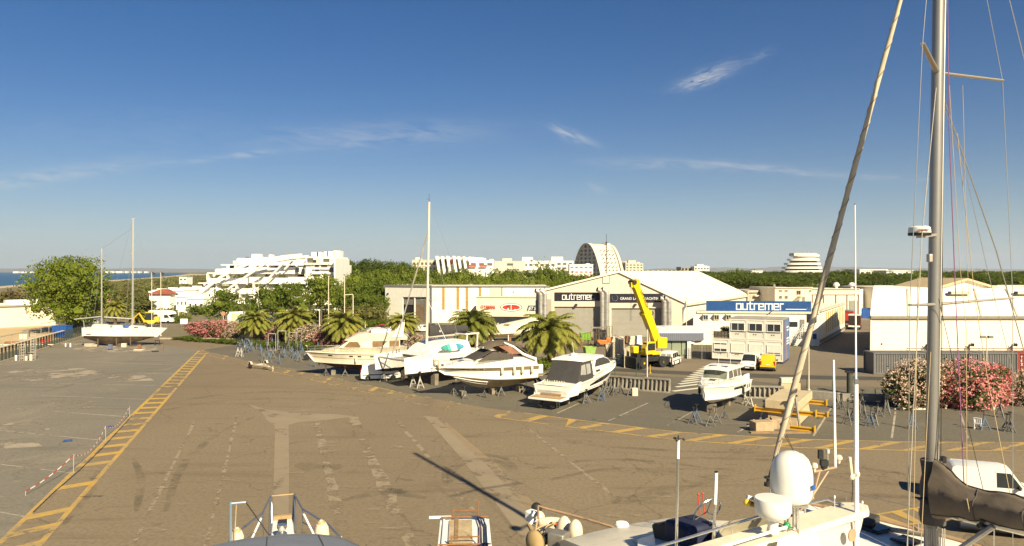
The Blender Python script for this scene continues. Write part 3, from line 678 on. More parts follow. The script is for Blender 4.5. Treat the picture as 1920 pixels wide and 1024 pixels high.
sweep([(418, 556), (440, 538), (470, 517), (492, 502), (507, 492)], 1.0, .5, -2.6); sweep([(498, 530), (515, 512), (532, 494)], 1.0, .45, -.5); sweep([(530, 505), (545, 490)], .9, .4, 2)
sweep([(365, 575), (375, 592)], 1, 1, .5)
MB().box((lx(598), 10, (zz(481)+0)/2), (lx(628)-lx(568), 14, zz(481))).build('tower', white, t)
for x, yv, w_, h in ((578, 478, 2, 3), (586, 478, 1.2, 2), (600, 477, 1.2, 2), (609, 477, 2.2, 2.5), (617, 475, .8, 2.8), (621, 476, .7, 2.4), (625, 475.5, .8, 2.6), (470, 490, 3, 3), (480, 488, 2.2, 3.6), (432, 503, 3.4, 2)):
    MB().box((lx(x), 9, zz(yv)-h/2+.6), (w_, 4, h+.8)).build('chimney', white, t)
for x, yv in ((585, 491.5), (563, 509), (552, 506), (562, 540)): window(t, lx(x), 3.0, zz(yv), 1.0, 1.4, dglass)
for yv_ in (488, 497, 506, 516, 526):  # mostly dark panes, coloured for the shade in the tower's balcony recesses
    for px_ in (574, 590, 606, 620):
        if rg.random() < .75: window(t, lx(px_)+rg.uniform(-.5, .5), 3.0, zz(yv_), rg.choice([1.2, 1.8, 2.2]), rg.choice([1.0, 1.4]), rg.choice([shadeglass, shadeglass, cream_r])); MB().box((lx(px_), 2.6, zz(yv_)-1.0), (2.3, .8, .5)).build('balcony', white, t)
MB().tube([(lx(614), 9, zz(474)), (lx(614), 9, zz(464))], .05, 5).build('aerial', grey_c, t)
for i in range(34):
    rg = random.Random(i+70); u = rg.random(); px = lerp(385, 600, u); lvl = min(5, int(rg.random()*6)); yv = rows_[lvl+1]-rg.uniform(0, 2)
    if px < left[lvl]+6 or px > right[lvl]-6: continue
    MB().box((lx(px), stepy[lvl]+rg.uniform(-1, 2.5), zz(yv)), (rg.uniform(1.0, 3.0), 1.8, rg.uniform(1.2, 2.8))).build('roof_block', white, t)
MB().box((lx(628)+.1, 8.4, zz(484)/2), (.4, 18.5, zz(484))).build('end_wall', white, t)
# low white houses stepping down to the dunes
for x0, x1, tp, lab in ((280, 300, 549, 'white'), (300, 322, 547, 'x'), (322, 344, 546, 'y'), (344, 368, 544, 'z'), (330, 352, 557, 'w'), (352, 382, 561, 'v')):
    far_block('small white house in the stepped row beside the dunes', x0, x1, tp, 218 if tp < 556 else 205, 8, 2, 3, white, ((.2, 1.6, 1.2), (-.3, 1.2, .8)), 'house', dglass, 'stepped white houses by the dunes', 'house', wh=.9, ww=.3)
t = thing('house', 'low white house with a red tiled hip roof by the dunes', 'house', AT(300, 214)); h = CH-(552-HY)/F*214
MB().box((0, 3, h/2), (6, 6, h)).build('wall', white, t); MB().rings([[(-3.6, -.6, h), (3.6, -.6, h), (3.6, 6.6, h), (-3.6, 6.6, h)], [(-1, 2.6, h+1.5), (1, 2.6, h+1.5), (1, 3.4, h+1.5), (-1, 3.4, h+1.5)]]).build('roof', tile, t, None)
far_block('white beach hut alone on the dunes by the sea', 336, 350, 520.5, 640, 12, 1, 2, white, cat='hut', name='beach_hut')
# flats above the tree line, middle
far_block('low white flats partly behind the tree line', 773, 818, 489, 430, 20, 3, 6, cream_r, ((-.3, 3, 2),))
t = thing('fin_apartments', 'white apartment building with tall leaning fins and red blinds', 'apartments', AT(850, 420)); d = 420
def L4(px): return (px-850)/F*420
def Z4(py): return CH-(py-HY)/F*420
MB().box((L4(862), 14, Z4(482)/2), (L4(904)-L4(816), 16, Z4(484))).build('wall', white, t)
for x, tp in ((818, 480), (828, 480.5), (838, 480), (850, 480), (859, 481), (869, 481), (880, 481.5), (886, 482)):
    mb = MB(); mb.prism([(L4(x-1.5), 0, Z4(tp)), (L4(x+3), 0, Z4(tp)), (L4(x+8.5), -1, Z4(516)), (L4(x+4), -1, Z4(516))], (0, 8, 0)); mb.build('fin', white, t)
for x, y, w_, h, m in ((825, 492, 2, 3.5, shadeglass), (835, 491, 2, 3.5, shadeglass), (845, 490.5, 1.8, 2.6, awn_red), (854, 491.5, 1.2, 3, awn_red), (834, 501, 2, 1.6, dglass), (855, 500.5, 1.8, 2, dglass), (864, 501, 1.4, 1.6, dglass)): window(t, L4(x), 5.9, Z4(y), w_, h, m)
far_block('white flats with two broad red awnings', 880, 926, 490, 400, 14, 1, 3, white, ((.05, 3, 1.6), (.4, 2, 1.2), (-.45, 3, 2.2)))
t = thing('awning_house', 'white terraced block below the flats with red awnings', 'house', AT(900, 396)); k = 396/F
MB().box((0, 4, (CH-(501-HY)*k)/2), (44*k, 8, CH-(501-HY)*k)).build('wall', white, t)
for x in (-14, 6): MB().prism([((x-7)*k, -.05, CH-(496.5-HY)*k), ((x-7)*k, -1.4, CH-(499.5-HY)*k), ((x-7)*k, -1.4, CH-(500.6-HY)*k), ((x-7)*k, -.05, CH-(500.6-HY)*k)], (14*k, 0, 0)).build('awning', awn_red, t)
far_block('long cream roofed hall with a dark strip window', 928, 985, 491, 470, 20, 1, 1, cream_r, ((-.1, 6, 2.2),), name='hall', cat='hall')
far_block('white flats with a pair of chimneys between hall and arch', 980, 1042, 492, 480, 18, 1, 6, white, ((-.35, 7, 3.5), (-.2, 3, 1.5)))
far_block('pale building with a plain box on its roof', 1000, 1075, 490.5, 520, 18, 2, 7, white, ((.1, 8.5, 3.4),))
far_block('small white flats at the foot of the grid fronted arch', 1068, 1112, 497, 500, 14, 3, 5, white, ((.3, 3, 1),), win=awn_red, wh=.9)
# the big arch
t = thing('arch_apartments', 'tall curved apartment tower with a grey gridded arch front', 'apartment tower', AT(1098, 820), R(-62)); k = 820/F; kx = k/math.cos(R(62))
def A_(px, py): return ((px-1098)*k, CH-(py-HY)*k)
def outline(cx, hw, top, base, n=26):
    o = []
    for i in range(n+1):
        u = -1 + 2*i/n; o.append(((cx-1098)*kx + u*hw*kx, CH-(top-HY)*k - (abs(u)**2.3)*(base-top)*k))
    return o
o1 = outline(1096.5, 24.5, 457, 532)
MB().prism([(x, 6, z) for x, z in o1], (0, 24, 0)).build('wall', cream_r, t, 30)
mb = MB()
for i in range(len(o1)-1):
    mb.bar((o1[i][0], 4, o1[i][1]), (o1[i+1][0], 4, o1[i+1][1]), 5, 1.4)
mb.build('arch_rim', cream_r, t, None)
mb = MB()
for j in range(9):
    z = CH-(466+j*7.4-HY)*k; u = ((z-o1[13][1])/(-(532-457)*k)); u = abs(u)**(1/2.3) if u > 0 else 0
    if u < .98: mb.box(((1096.5-1098)*kx, 4.2, z), (2*u*24.5*kx, 1.6, 1.9))
for j in range(-3, 4):
    u = j/3.6; zt = CH-(457-HY)*k-(abs(u)**2.3)*75*k; mb.bar((u*25.5*kx-.9, 4, -1), (u*25.5*kx*.92-.9, 4, zt), 1.6, 2.8, (1, 0, 0))
mb.build('front_grid', cream_r, t, None)
o2 = [(x+1.2, z-1.0) for x, z in o1]
mb = MB()
for i in range(13, len(o2)-1): mb.bar((o2[i][0]+1, 31, o2[i][1]), (o2[i+1][0]+1, 31, o2[i+1][1]), 3, 1.4)
mb.build('rear_rim', cream_r, t, None)
for j in range(6):
    for i in range(4):
        z = CH-(470+j*7.4-HY)*k; xx = [p for p in o1[13:] if p[1] <= z][:1]; window(t, xx[0][0]+.5 if xx else 20, 10+i*5, z, 1.6, 1.4, shadeglass, rz=pi/2)
MB().box((2, 26, CH-(458.5-HY)*k), (9, 6, 3)).build('stair_head', cream_r, t)
t = thing('dome_apartments', 'small grey domed apartment block right of the gridded arch', 'apartment tower', AT(1166, 900)); k = 900/F
MB().prism([((x)*k, 0, CH-(y-HY)*k) for x, y in [(-8, 512)] + [(8*math.cos(R(a)), 503-14*math.sin(R(a))) for a in range(180, -1, -15)] + [(8, 512)]], (16, 14, 0)).build('wall', grey_c, t, 40)
mb = MB()
for j in range(4):
    for i in range(3): mb.box(((i-1)*4.4*k, -.2, CH-(493.5+j*4-HY)*k), (2.8*k, .6, 2.4*k))
mb.build('window_grid', dglass, t)
far_block('cream flats stepped beside the small grey dome', 1173, 1206, 494.5, 880, 20, 4, 5, cream_r, ((-.1, 9, 4), (.25, 4, 2)))
far_block('grey open concrete block above the hangar roof', 1277, 1303, 501.5, 700, 20, 3, 4, grey_c, win=dglass, wh=2.0)
far_block('low white block beside the grey concrete one', 1302, 1330, 500.5, 690, 16, 2, 5, white, ((-.05, 6, 2.4), (.3, 4, 1)))
far_block('long low white roof among the pines', 1408, 1430, 509, 500, 14, 1, 3, white, name='hall', cat='hall')
far_block('white flat roof showing over the pines right of the leaning stay', 1612, 1664, 506.8, 420, 16, 1, 5, white, name='hall', cat='hall')
far_block('white low roof over the pines next to the mast', 1662, 1712, 509, 400, 14, 1, 5, white, name='hall', cat='hall')
far_block('small white house among the far right pines', 1836, 1852, 515, 420, 10, 1, 2, white, name='house', cat='house')
# round tiered flats
t = thing('tiered_apartments', 'round tiered apartment block with white ring balconies', 'apartment tower', AT(1520, 560)); k = 560/F
for i, (x0, x1, y) in enumerate(((1479, 1558, 510), (1481, 1557, 503), (1485, 1554, 495.5), (1491, 1552, 487.5), (1498, 1552, 479.5))):
    cx = ((x0+x1)/2-1520)*k; r = (x1-x0)/2*k; z = CH-(y-HY)*k
    mb = MB(); mb.lathe([(r, z-.4), (r, z+1.2), (r-.25, z+1.2), (r-.25, z), (.1, z)], (cx, 16, 0), 40, 1, .6); mb.build('balcony_ring', white, t)
    mb = MB(); mb.lathe([(r*.84, z-3.2), (r*.84, z-.4)], (cx, 16, 0), 40, 1, .6); mb.build('storey', shadeglass if i < 4 else cream_r, t)
mb = MB(); mb.lathe([(15, 0), (15, 12)], (0, 16, 0), 30, 1, .6); mb.build('base', grey_c, t)
z = CH-(479.5-HY)*k; MB().box((0.5, 16, z+1.2), (18, 10, 2.2)).build('penthouse', cream_r, t)
for x in (-6, -1, 3, 6): MB().tube([(x, 14, z+2), (x, 14, z+3.6)], .25, 5).build('roof_vent', grey_c, t)
# ================================================================ trees and shrubs
tree('fine', 'plane_tree', 'big bushy plane tree standing alone by the seaside wall', 'tree', None, 128, 142, 484, 130)
tree('fine', 'plane_tree', 'low leafy side tree under the big plane tree', 'tree', None, 146, 143, 556, 64)
tree('tamarisk', 'shrub', 'brown green willow bush behind the seaside wall', 'bush', None, 42, 175, 526, 66, 0, crown='foliage', trunk='stem')
tree('shrub', 'shrub', 'sparse brownish bush at the left edge above the wall', 'bush', None, 6, 170, 543, 56, crown='foliage', trunk='stem')
tree('deep', 'tree', 'round dark tree standing before the terraced flats', 'tree', None, 420, 158, 538, 70)
for i, (x, tp, w_, lab) in enumerate(((510, 528, 66, 'round tree left of the pair before the terraced flats'), (550, 523, 66, 'round tree right of the pair before the terraced flats'), (470, 552, 30, 'small reddish bush tree beside the terraced flats'))):
    tree('deep', 'tree', lab, 'tree', None, x, 150, tp, w_)
tree('broad', 'tree', 'tree with bare forked trunk at right end of terraced flats', 'tree', None, 602, 160, 510, 78)
g = 'trees of the dense green belt behind the halls'
spots = []
for i, (x, tp) in enumerate(((642, 486), (668, 490), (693, 484), (722, 487), (748, 490), (772, 492), (655, 497), (682, 495))): spots.append(('pine', x, 250, tp, 58))
for i, (x, tp) in enumerate(((633, 515), (652, 507), (675, 509), (700, 503), (724, 502), (745, 506), (768, 503), (790, 505), (812, 503), (833, 505), (853, 503), (872, 504), (890, 507), (908, 511), (930, 505), (948, 510), (966, 508), (985, 511), (1062, 511), (1085, 512), (1105, 514))): spots.append(('broad', x, 225, tp + rnd.uniform(-1, 2), rnd.uniform(46, 60)))
for x in range(645, 1120, 27): spots.append(('broad', x + rnd.uniform(-5, 5), 195, 521 + rnd.uniform(-5, 7), rnd.uniform(46, 60)))
for x in range(640, 730, 18): spots.append(('deep', x, 178, 545 + rnd.uniform(-4, 8), 48))
for k_, x, d, tp, w_ in spots: tree(k_, 'pine_tree' if k_ == 'pine' else 'tree', 'umbrella pine rising at the back of the green tree belt' if k_ == 'pine' else 'leafy green tree in the dense belt behind the halls', 'tree', g if k_ != 'pine' else 'pines at the back of the belt', x, d, tp, w_)
tree('broad', 'tree', 'tallest round tree of the belt, left of the arch tower', 'tree', None, 1022, 205, 493, 50, 1); tree('broad', 'tree', 'tall round tree just right of the tallest in the belt', 'tree', None, 1048, 205, 493.5, 54, 2)
for x, tp, w_ in ((1000, 503, 60), (960, 500, 40)): tree('pine', 'pine_tree', 'flat topped pine before the white flats', 'tree', 'flat pines before the white flats', x, 300, tp+2, w_)
# the pine wood behind the industrial roofs, tree by tree
for d, y0, y1, st, x0, x1 in ((520, 506, 509, 26, 1215, 1940), (380, 507, 512, 30, 1330, 1945), (290, 509, 514, 40, 1345, 1950), (225, 513, 526, 50, 1370, 1960)):
    x = x0
    while x < x1:
        yv = rnd.uniform(y0, y1); k_ = 'pine' if rnd.random() < .8 else 'broad'
        if 1470 < x < 1560 and d > 500: yv = 511
        tree(k_, 'pine_tree' if k_ == 'pine' else 'tree', 'umbrella pine in the wood behind the industrial roofs' if k_ == 'pine' else 'leafy tree among the pines behind the industrial roofs', 'tree', 'pine wood behind the industrial roofs' if k_ == 'pine' else 'leafy trees in the pine wood', x, d, yv, rnd.uniform(44, 62) if d > 300 else rnd.uniform(58, 84))
        x += st*rnd.uniform(.8, 1.25)
for x, tp in ((1382, 501), (1392, 503)): tree('broad', 'cypress', 'thin dark treetop standing clear above the pine wood', 'tree', 'thin treetops above the pines', x, 420, tp, 9, 0)
tree('pine', 'pine_tree', 'highest pine right of the leaning stay', 'tree', None, 1583, 300, 503, 40)
# shrubs of the dunes
rs = random.Random(21)
for i in range(95):
    y = 519 + (rs.random()**1.6)*62; x = rs.uniform(188, 400 if y < 545 else 300); d = DEP(min(y, 592))
    if y < 532 - (x-140)*.072 + 3: continue
    hpx = rs.uniform(1.6, 3.4)/d*F
    kk = rs.choice(['shrub', 'shrub', 'shrub', 'tamarisk', 'bush'])
    tree(kk, 'shrub', 'brownish green shrub on the dunes beside the sea', 'shrub', 'shrubs on the dunes', x, d, y - hpx, hpx*rs.uniform(1.6, 2.8), crown='foliage', trunk='stem')
for x, y, w_, h, kk in ((345, 588, 40, 26, 'bush'), (375, 590, 44, 24, 'bush'), (318, 580, 50, 34, 'shrub'), (290, 575, 50, 36, 'shrub'), (258, 590, 60, 40, 'shrub'), (225, 585, 60, 50, 'shrub'), (360, 575, 40, 36, 'tamarisk'), (395, 588, 40, 20, 'bush'), (308, 575, 40, 26, 'bush'), (332, 570, 50, 30, 'bush'), (455, 592, 50, 40, 'shrub'), (480, 594, 40, 30, 'bush')):
    tree(kk, 'shrub', 'dense green garden shrub below the white stepped houses', 'shrub', 'garden shrubs below the white houses', x, DEP(y), y-h, w_, crown='foliage', trunk='stem')
for x, y, w_, h, kk in ((655, 610, 46, 44, 'tamarisk'), (690, 610, 54, 48, 'shrub'), (712, 608, 30, 50, 'shrub'), (625, 606, 40, 30, 'tamarisk'), (605, 606, 40, 34, 'bush'), (570, 602, 60, 30, 'bush'), (530, 602, 50, 26, 'bush'), (500, 602, 60, 30, 'bush')):
    tree(kk, 'shrub', 'olive brown shrub beside the left hall', 'shrub', 'shrubs left of the halls', x, DEP(y), y-h, w_, crown='foliage', trunk='stem')
# clipped hedge by the street sign
for i in range(9): tree('bush', 'hedge_bush', 'low clipped hedge bush along the seaside street', 'hedge', 'hedge along the seaside street', 268+i*10, DEP(606), 588, 20, crown='foliage', trunk='stem')
for i in range(10): tree('bush', 'hedge_bush', 'low clipped hedge bush beside the left hall', 'hedge', 'hedge beside the left hall', 625+i*11, DEP(614), 596, 20, crown='foliage', trunk='stem')
# the planted strip between yard and road
for lab, c, x, y, tp, w_, v in (('broad pink oleander at the left end of the planting', ('pink',), 388, 632, 594, 66, 0), ('pink oleander beside the cream one', ('pink',), 420, 632, 593, 52, 1), ('cream oleander left of the first palm', ('cream',), 440, 634, 598, 36, 2),
    ('cream oleander right of the first palm', ('cream',), 500, 638, 603, 44, 0), ('broad cream oleander between second and third palm', ('cream',), 585, 648, 600, 76, 1), ('dusky pink oleander under the third palm', ('pink',), 612, 652, 612, 48, 2), ('dusky pink oleander right of the third palm', ('pink',), 665, 656, 610, 44, 0), ('pink oleander low between the first two palms', ('pink',), 520, 642, 612, 40, 1), ('cream oleander behind the second palm', ('cream',), 556, 640, 604, 60, 0), ('pink oleander just left of the third palm', ('pink',), 624, 654, 620, 44, 1), ('cream oleander behind the third palm', ('cream',), 640, 648, 608, 60, 2), ('pink and cream oleander left of the fourth palm', ('pink', 'cream'), 700, 658, 616, 56, 1), ('cream oleander behind the catamaran sail bag', ('cream',), 822, 668, 626, 56, 1), ('cream oleander behind the cruiser canopy', ('cream',), 960, 684, 640, 60, 0),
    ('cream oleander behind the tall catamaran mast', ('cream',), 775, 664, 618, 50, 2)):
    oleander(lab, c, x, DEP(y), tp, w_, var=v)
for lab, x, y, tp, w_, kk in (('rusty brown bush between the first two palms', 512, 636, 600, 46, 'tamarisk'), ('rusty brown bush left of the first palm', 455, 632, 600, 30, 'tamarisk'), ('brown bush behind the fourth palm', 730, 660, 608, 40, 'tamarisk')):
    tree(kk, 'shrub', lab, 'shrub', None, x, DEP(y), tp, w_, crown='foliage', trunk='stem')
for i in range(26):
    x = 335+i*15; tree('bush', 'low_shrub', 'low green shrub at the edge of the boatyard', 'shrub', 'low shrubs along the yard edge', x, DEP(lerp(637, 668, i/25)), lerp(624, 650, i/25)+rnd.uniform(-5, 6), rnd.uniform(24, 36), crown='foliage', trunk='stem')
for i, (lab, x, y, h_, r_) in enumerate((('small palm behind the left sailboat near the pink banner', 216, 608, 578, 22), ('small palm behind the tall mast of the left sailboat', 257, 612, 592, 18), ('leftmost feathery palm of the planted strip', 478, 640, 603, 34), ('second palm of the planted strip, behind the boat stands', 552, 646, 600, 38), ('third palm of the planted strip, left of the motor yacht', 645, 655, 608, 40), ('palm between the motor yacht and the catamaran mast', 755, 664, 607, 32), ('big palm in front of the long wrapped boat', 886, 676, 609, 48), ('biggest palm, behind the grey covered sports cruiser', 1031, 690, 624, 60))):
    palm(lab, x, DEP(y), h_, r_*1.12, i)
tree('bush', 'low_shrub', 'dark scrub bush under the biggest palm', 'shrub', None, 1010, DEP(694), 660, 50, crown='foliage', trunk='stem')
tree('bush', 'low_shrub', 'dark scrub bush under the big palm by the wrapped boat', 'shrub', None, 880, DEP(680), 645, 50, crown='foliage', trunk='stem')
# oleanders at the right edge of the yard
oleander('large cream oleander left of the tall mast', ('cream',), 1718, DEP(762), 655, 118, var=0, deep=.8)
oleander('cream oleander right behind the tall mast', ('cream',), 1775, DEP(760), 660, 70, var=2, deep=.8)
oleander('large pink oleander right of the tall mast', ('pink',), 1818, DEP(762), 655, 140, var=1, deep=.8)
oleander('lower pink oleander touching the mast on its right', ('pink',), 1786, DEP(763), 676, 70, var=0, deep=.8)
oleander('deep rose oleander at the right of the pink one', ('rose', 'pink'), 1872, DEP(758), 672, 56, var=2, deep=.8)
oleander('cream oleander at the right edge before the red container', ('cream',), 1918, DEP(760), 680, 60, var=0, deep=.8)

# low scrub that covers the dunes between the bushes
rng = np.random.default_rng(5); vs, cs = [], []
for i in range(2600):
    y = 517.5 + (rng.random()**1.7)*80; x = rng.uniform(150, 420 if y < 560 else 330)
    if y < 532 - (x-140)*.072 + 2: continue
    p = G(x, y); hgt = rng.uniform(.4, 1.3); n = 14; w_ = rng.uniform(1.0, 2.6) + p.y*.003
    c = np.array([p.x, p.y, .1]) + rng.normal(0, 1, (n, 3))*np.array([w_, w_, 0]) + np.array([0, 0, 1])*rng.uniform(0, hgt, (n, 1)); cs.append(c)
cen = np.concatenate(cs); dist = cen[:, 1]; sz = .28 + dist*.0012
v = np.concatenate([_quads(rng, cen[i:i+2000], np.tile(np.array([0, -.3, .8]), (len(cen[i:i+2000]), 1)), sz[i:i+2000]) for i in range(0, len(cen), 2000)])
o = inst('dune_scrub', np_mesh('dune_scrub', v, [(4*i, 4*i+1, 4*i+2, 4*i+3) for i in range(len(cen))], LEAFS)); tag(o, 'dry brownish scrub covering the dunes by the beach', 'scrub', kind='stuff')
# ================================================================ halls, offices, walls
class Front:
    """a facade standing between two ground pixels; local x runs along it, y goes into the building"""
    def __init__(s, a, b, name, label, cat):
        s.A, s.B = (G(*p) if isinstance(p, tuple) else p for p in (a, b)); d = s.B-s.A; s.W = d.length; s.dir = d.normalized()
        s.rz = math.atan2(d.y, d.x); s.t = thing(name, label, cat, s.A, s.rz); s.n = Vector((-s.dir.y, s.dir.x, 0))
    def uz(s, px, py, off=0.0):
        """local (x, z) of a pixel on the plane lying off metres behind (+) or ahead (-) of the facade"""
        A = s.A + s.n*off; r = Vector(((px-960)/F, 1.0, -(py-HY)/F)); k = A.dot(s.n)/r.dot(s.n); p = r*k + Vector((0, 0, CH))
        return ((p-A).dot(s.dir), p.z)
    def box(s, name, px0, px1, py0, py1, mat, th=.12, off=0.0, bevel=0.0, parent=None):
        u0, z0 = s.uz(px0, py1, off); u1, z1 = s.uz(px1, py0, off)
        return MB().box(((u0+u1)/2, off-th/2, (z0+z1)/2), (abs(u1-u0), th, abs(z1-z0))).build(name, mat, parent or s.t, bevel=bevel)
    def pts(s, l, off=0.0): return [Vector((u, off, z)) for u, z in (s.uz(x, y, off) for x, y in l)]
    def slab(s, name, l, mat, th, off=0.0): return MB().prism(s.pts(l, off), (0, th, 0)).build(name, mat, s.t)
FONT_N = [0]
def lettering(txt, size, mat, parent, loc, rot=(pi/2, 0, 0), width=None, name='lettering', shear=0.0, bold=0.0, align='LEFT'):
    c = bpy.data.curves.new(name, 'FONT'); c.body = txt; c.size = size; c.extrude = .012; c.shear = shear; c.offset = bold; c.align_x = align; c.resolution_u = 3
    o = bpy.data.objects.new('tmp', c); C.objects.link(o); dg = bpy.context.evaluated_depsgraph_get(); me = bpy.data.meshes.new_from_object(o.evaluated_get(dg)); bpy.data.objects.remove(o)
    me.name = name; me.materials.clear(); me.materials.append(mat); q = inst(name, me, parent, loc); q.rotation_euler = rot
    if width:
        xs = [v.co.x for v in me.vertices]; q.scale = (width/(max(xs)-min(xs)), 1, 1)
    return q
STROKE = {'o': (.9, [[(0, 0), (.8, 0), (.8, 1), (0, 1), (0, 0)]]), 'u': (.9, [[(0, 1), (0, 0), (.8, 0), (.8, 1)]]), 't': (.72, [[(.2, 1.3), (.2, 0), (.65, 0)], [(-.05, 1), (.65, 1)]]),
          'r': (.6, [[(0, 0), (0, 1), (.5, 1)]]), 'e': (.9, [[(.8, 0), (0, 0), (0, 1), (.8, 1), (.8, .5), (0, .5)]]), 'm': (1.35, [[(0, 0), (0, 1), (1.25, 1), (1.25, 0)], [(.62, 1), (.62, 0)]])}
def stroke_word(word, parent, x, z, w_, h, y, mat, th=.15):
    """square techno letters drawn as flat bars"""
    tot = sum(STROKE[c][0]+.22 for c in word)-.22-.1; sx = w_/tot; cx = 0; mb = MB()
    for c in word:
        for pl in STROKE[c][1]:
            for i, (a, b) in enumerate(zip(pl, pl[1:])):
                p = Vector((x+(cx+a[0])*sx, y, z+a[1]*h)); q = Vector((x+(cx+b[0])*sx, y, z+b[1]*h)); e = (q-p).normalized()*th*h*.5
                mb.bar(p-e, q+e, .02 + i*.001, th*h, (0, 0, 1) if abs(e.z) < 1e-6 else (1, 0, 0))
        cx += STROKE[c][0]+.22
    return mb.build('lettering', mat, parent, None)
# materials
bpanel = stripes('beige_cladding', (.64, .55, .42), (.55, .47, .355), 1.1, 'X', .06, .6, bump=.3)
wpanel = stripes('white_cladding', (.80, .76, .66), (.70, .66, .57), 1.1, 'X', .06, .5, bump=.3)
membrane = M('roof_membrane', (.80, .74, .58), .6, 0, .10, .4, streak=.12)
tentm = M('tent_fabric', (.80, .755, .64), .55, 0, .07, .5, streak=.08)
tentw = stripes('tent_wall_sheet', (.78, .72, .59), (.73, .67, .54), .5, 'X', .12, .55, bump=.25)
roller = stripes('roller_shutter', (.30, .28, .235), (.235, .22, .185), .22, 'Z', .3, .5, bump=.5)
galv = M('galvanised_steel', (.52, .50, .45), .42, .55, .35, 2.0, streak=.3)
dsteel = M('dark_steel', (.05, .048, .045), .5, .3, .4, 2)
navy = M('navy_sign', (.016, .014, .022), .4, 0, .3, 1)
bluesign = M('blue_sign', (.018, .075, .235), .4, 0, .25, .6)
signwhite = M('sign_white', (.82, .80, .76), .5, 0, .05, 2)
redp = M('red_paint', (.55, .05, .03), .45, 0, .2, 2)
blackp = M('black_paint', (.018, .017, .016), .45, 0, .3, 2)
brownstrip = M('brown_strip', (.40, .245, .07), .7, 0, .3, 1.5, streak=.3)
greytrim = M('grey_trim', (.20, .19, .17), .6, 0, .2, 1.5)
yel_glaze = M('yellowed_glazing', (.52, .40, .14), .4, 0, .35, 1.2, streak=.3)
conc = M('weathered_concrete', (.42, .36, .27), .95, 0, .3, 1.1, bump=.4, streak=.35)
darkvoid = M('dark_interior', (.012, .012, .014), .9, 0, .3, 1)
bluepaint = M('blue_paint', (.02, .09, .33), .45, 0, .25, 1.5)
# --- left hall
f = Front((722, 601), (809, 605), 'warehouse', 'pale flat roofed warehouse with brown strips left of the lettered hall', 'warehouse')
Lh = f.uz(765, 537)[1]
f.slab('end_wall', [(722, 598), (722, 536.5), (809, 536), (809, 606), (802, 606), (802, 557), (755, 557), (755, 601)], wpanel, .3)
f.box('door_panel', 755, 802, 557, 571, greytrim, .1, .5); f.box('door_opening', 755, 779, 571, 603, darkvoid, .05, .6); f.box('door_curtain', 779, 796, 571, 604, M('brown_curtain', (.22, .155, .09), .6, 0, .3, 1), .1, .45); f.box('door_curtain', 796, 802, 557, 604, greytrim, .1, .4)
f.box('door_frame', 777, 779, 557, 604, signwhite, .15, .3); f.box('roof_edge', 721, 810, 535, 537.5, greytrim, .3, .15)
f.box('wall_lamp', 727, 729, 549.5, 551.5, dsteel, .3, 0); f.box('corner_post', 807.5, 810, 537, 606, greytrim, .15, 0)
f2 = Front((809, 605), (1030, 605), 'warehouse_wing', 'long white warehouse wing with four brown vertical strips', 'warehouse')
f2.slab('wall', [(809.5, 606), (809.5, 537), (1030, 537), (1030, 606)], wpanel, .3)
for x0, x1, y1 in ((829, 834, 580.5), (856, 861, 580.5), (873, 878, 582), (898, 902.5, 556)): f2.box('brown_strip', x0, x1, 538.5, y1, brownstrip, .06)
f2.box('side_panel', 918, 940, 538.5, 600, bpanel, .05); f2.box('downpipe', 940.5, 942.3, 539, 600, greytrim, .12); f2.box('downpipe', 1021, 1022.5, 539, 600, greytrim, .12); f2.box('roof_edge', 809, 1031, 536, 538.3, greytrim, .25); f2.box('wall_light', 962, 963.5, 546.5, 548.5, dsteel, .2)
hz2 = f2.uz(900, 537)[1]
MB().prism([(0, .3, hz2-.4), (f2.W, .3, hz2-.4), (f2.W, 30, hz2-.2), (-14, 30, hz2-.2), (-13.5, 13, hz2-.4)], (0, 0, .25)).build('roof', membrane, f2.t)
MB().box((f2.W*.5, 30, hz2/2-.2), (f2.W, .3, hz2-.4)).build('back_wall', wpanel, f2.t)
# --- showroom before it
f = Front((893, 612), (1030, 613), 'showroom', 'low cream showroom with red oval emblem and jet ski lettering', 'showroom')
f.slab('wall', [(893, 613), (893, 556.5), (1030, 558.5), (1030, 613)], M('cream_cladding', (.70, .62, .47), .6, 0, .08, .5, streak=.15), .3)
zr = f.uz(950, 557)[1]; MB().box((f.W/2, 4.6, zr-.25), (f.W, 8.4, .2)).build('roof', wpanel, f.t); f.box('roof_edge', 892.5, 1030, 555.8, 557.6, bpanel, .2)
f.box('window_band', 893, 1010, 594, 611, dglass, .08)
u, z = f.uz(907.5, 579.5, -.12); u2, z2 = f.uz(929, 571.5, -.12); lettering('YAMAHA', (z2-z)*1.25, redp, f.t, (u, -.13, z), width=u2-u, bold=.03)
u, z = f.uz(903.7, 575.5, -.12)
mb = MB()
for k in range(24):
    a, b = 2*pi*k/24, 2*pi*(k+1)/24; mb.bar((u+.30*math.cos(a), -.1, z+.34*math.sin(a)), (u+.30*math.cos(b), -.1, z+.34*math.sin(b)), .04, .08, (0, 1, 0))
for a in (90, 210, 330): mb.bar((u, -.1, z), (u+.28*math.cos(R(a)), -.1, z+.3*math.sin(R(a))), .05, .07, (0, 1, 0))
mb.build('round_emblem', redp, f.t, None)
u, z = f.uz(958.5, 576.3); ru = f.uz(979, 576)[0]-u; rz_ = f.uz(958, 568.6)[1]-z
for k, m_, y, nm in ((1.0, blackp, -.04, 'emblem_rim'), (.94, signwhite, -.07, 'emblem_ring')): MB().prism([(u+ru*k*math.cos(a), y+.04, z+rz_*(k if k == 1 else .88)*math.sin(a)) for a in [2*pi*i/40 for i in range(40)]], (0, -.04, 0)).build(nm, m_, f.t, None)
e = lambda l: [(u+ru*a, -.08, z+rz_*b) for a, b in l]
mb = MB(); top = [(.80*math.cos(R(a)), .64*math.sin(R(a))) for a in range(92, 177, 7)]
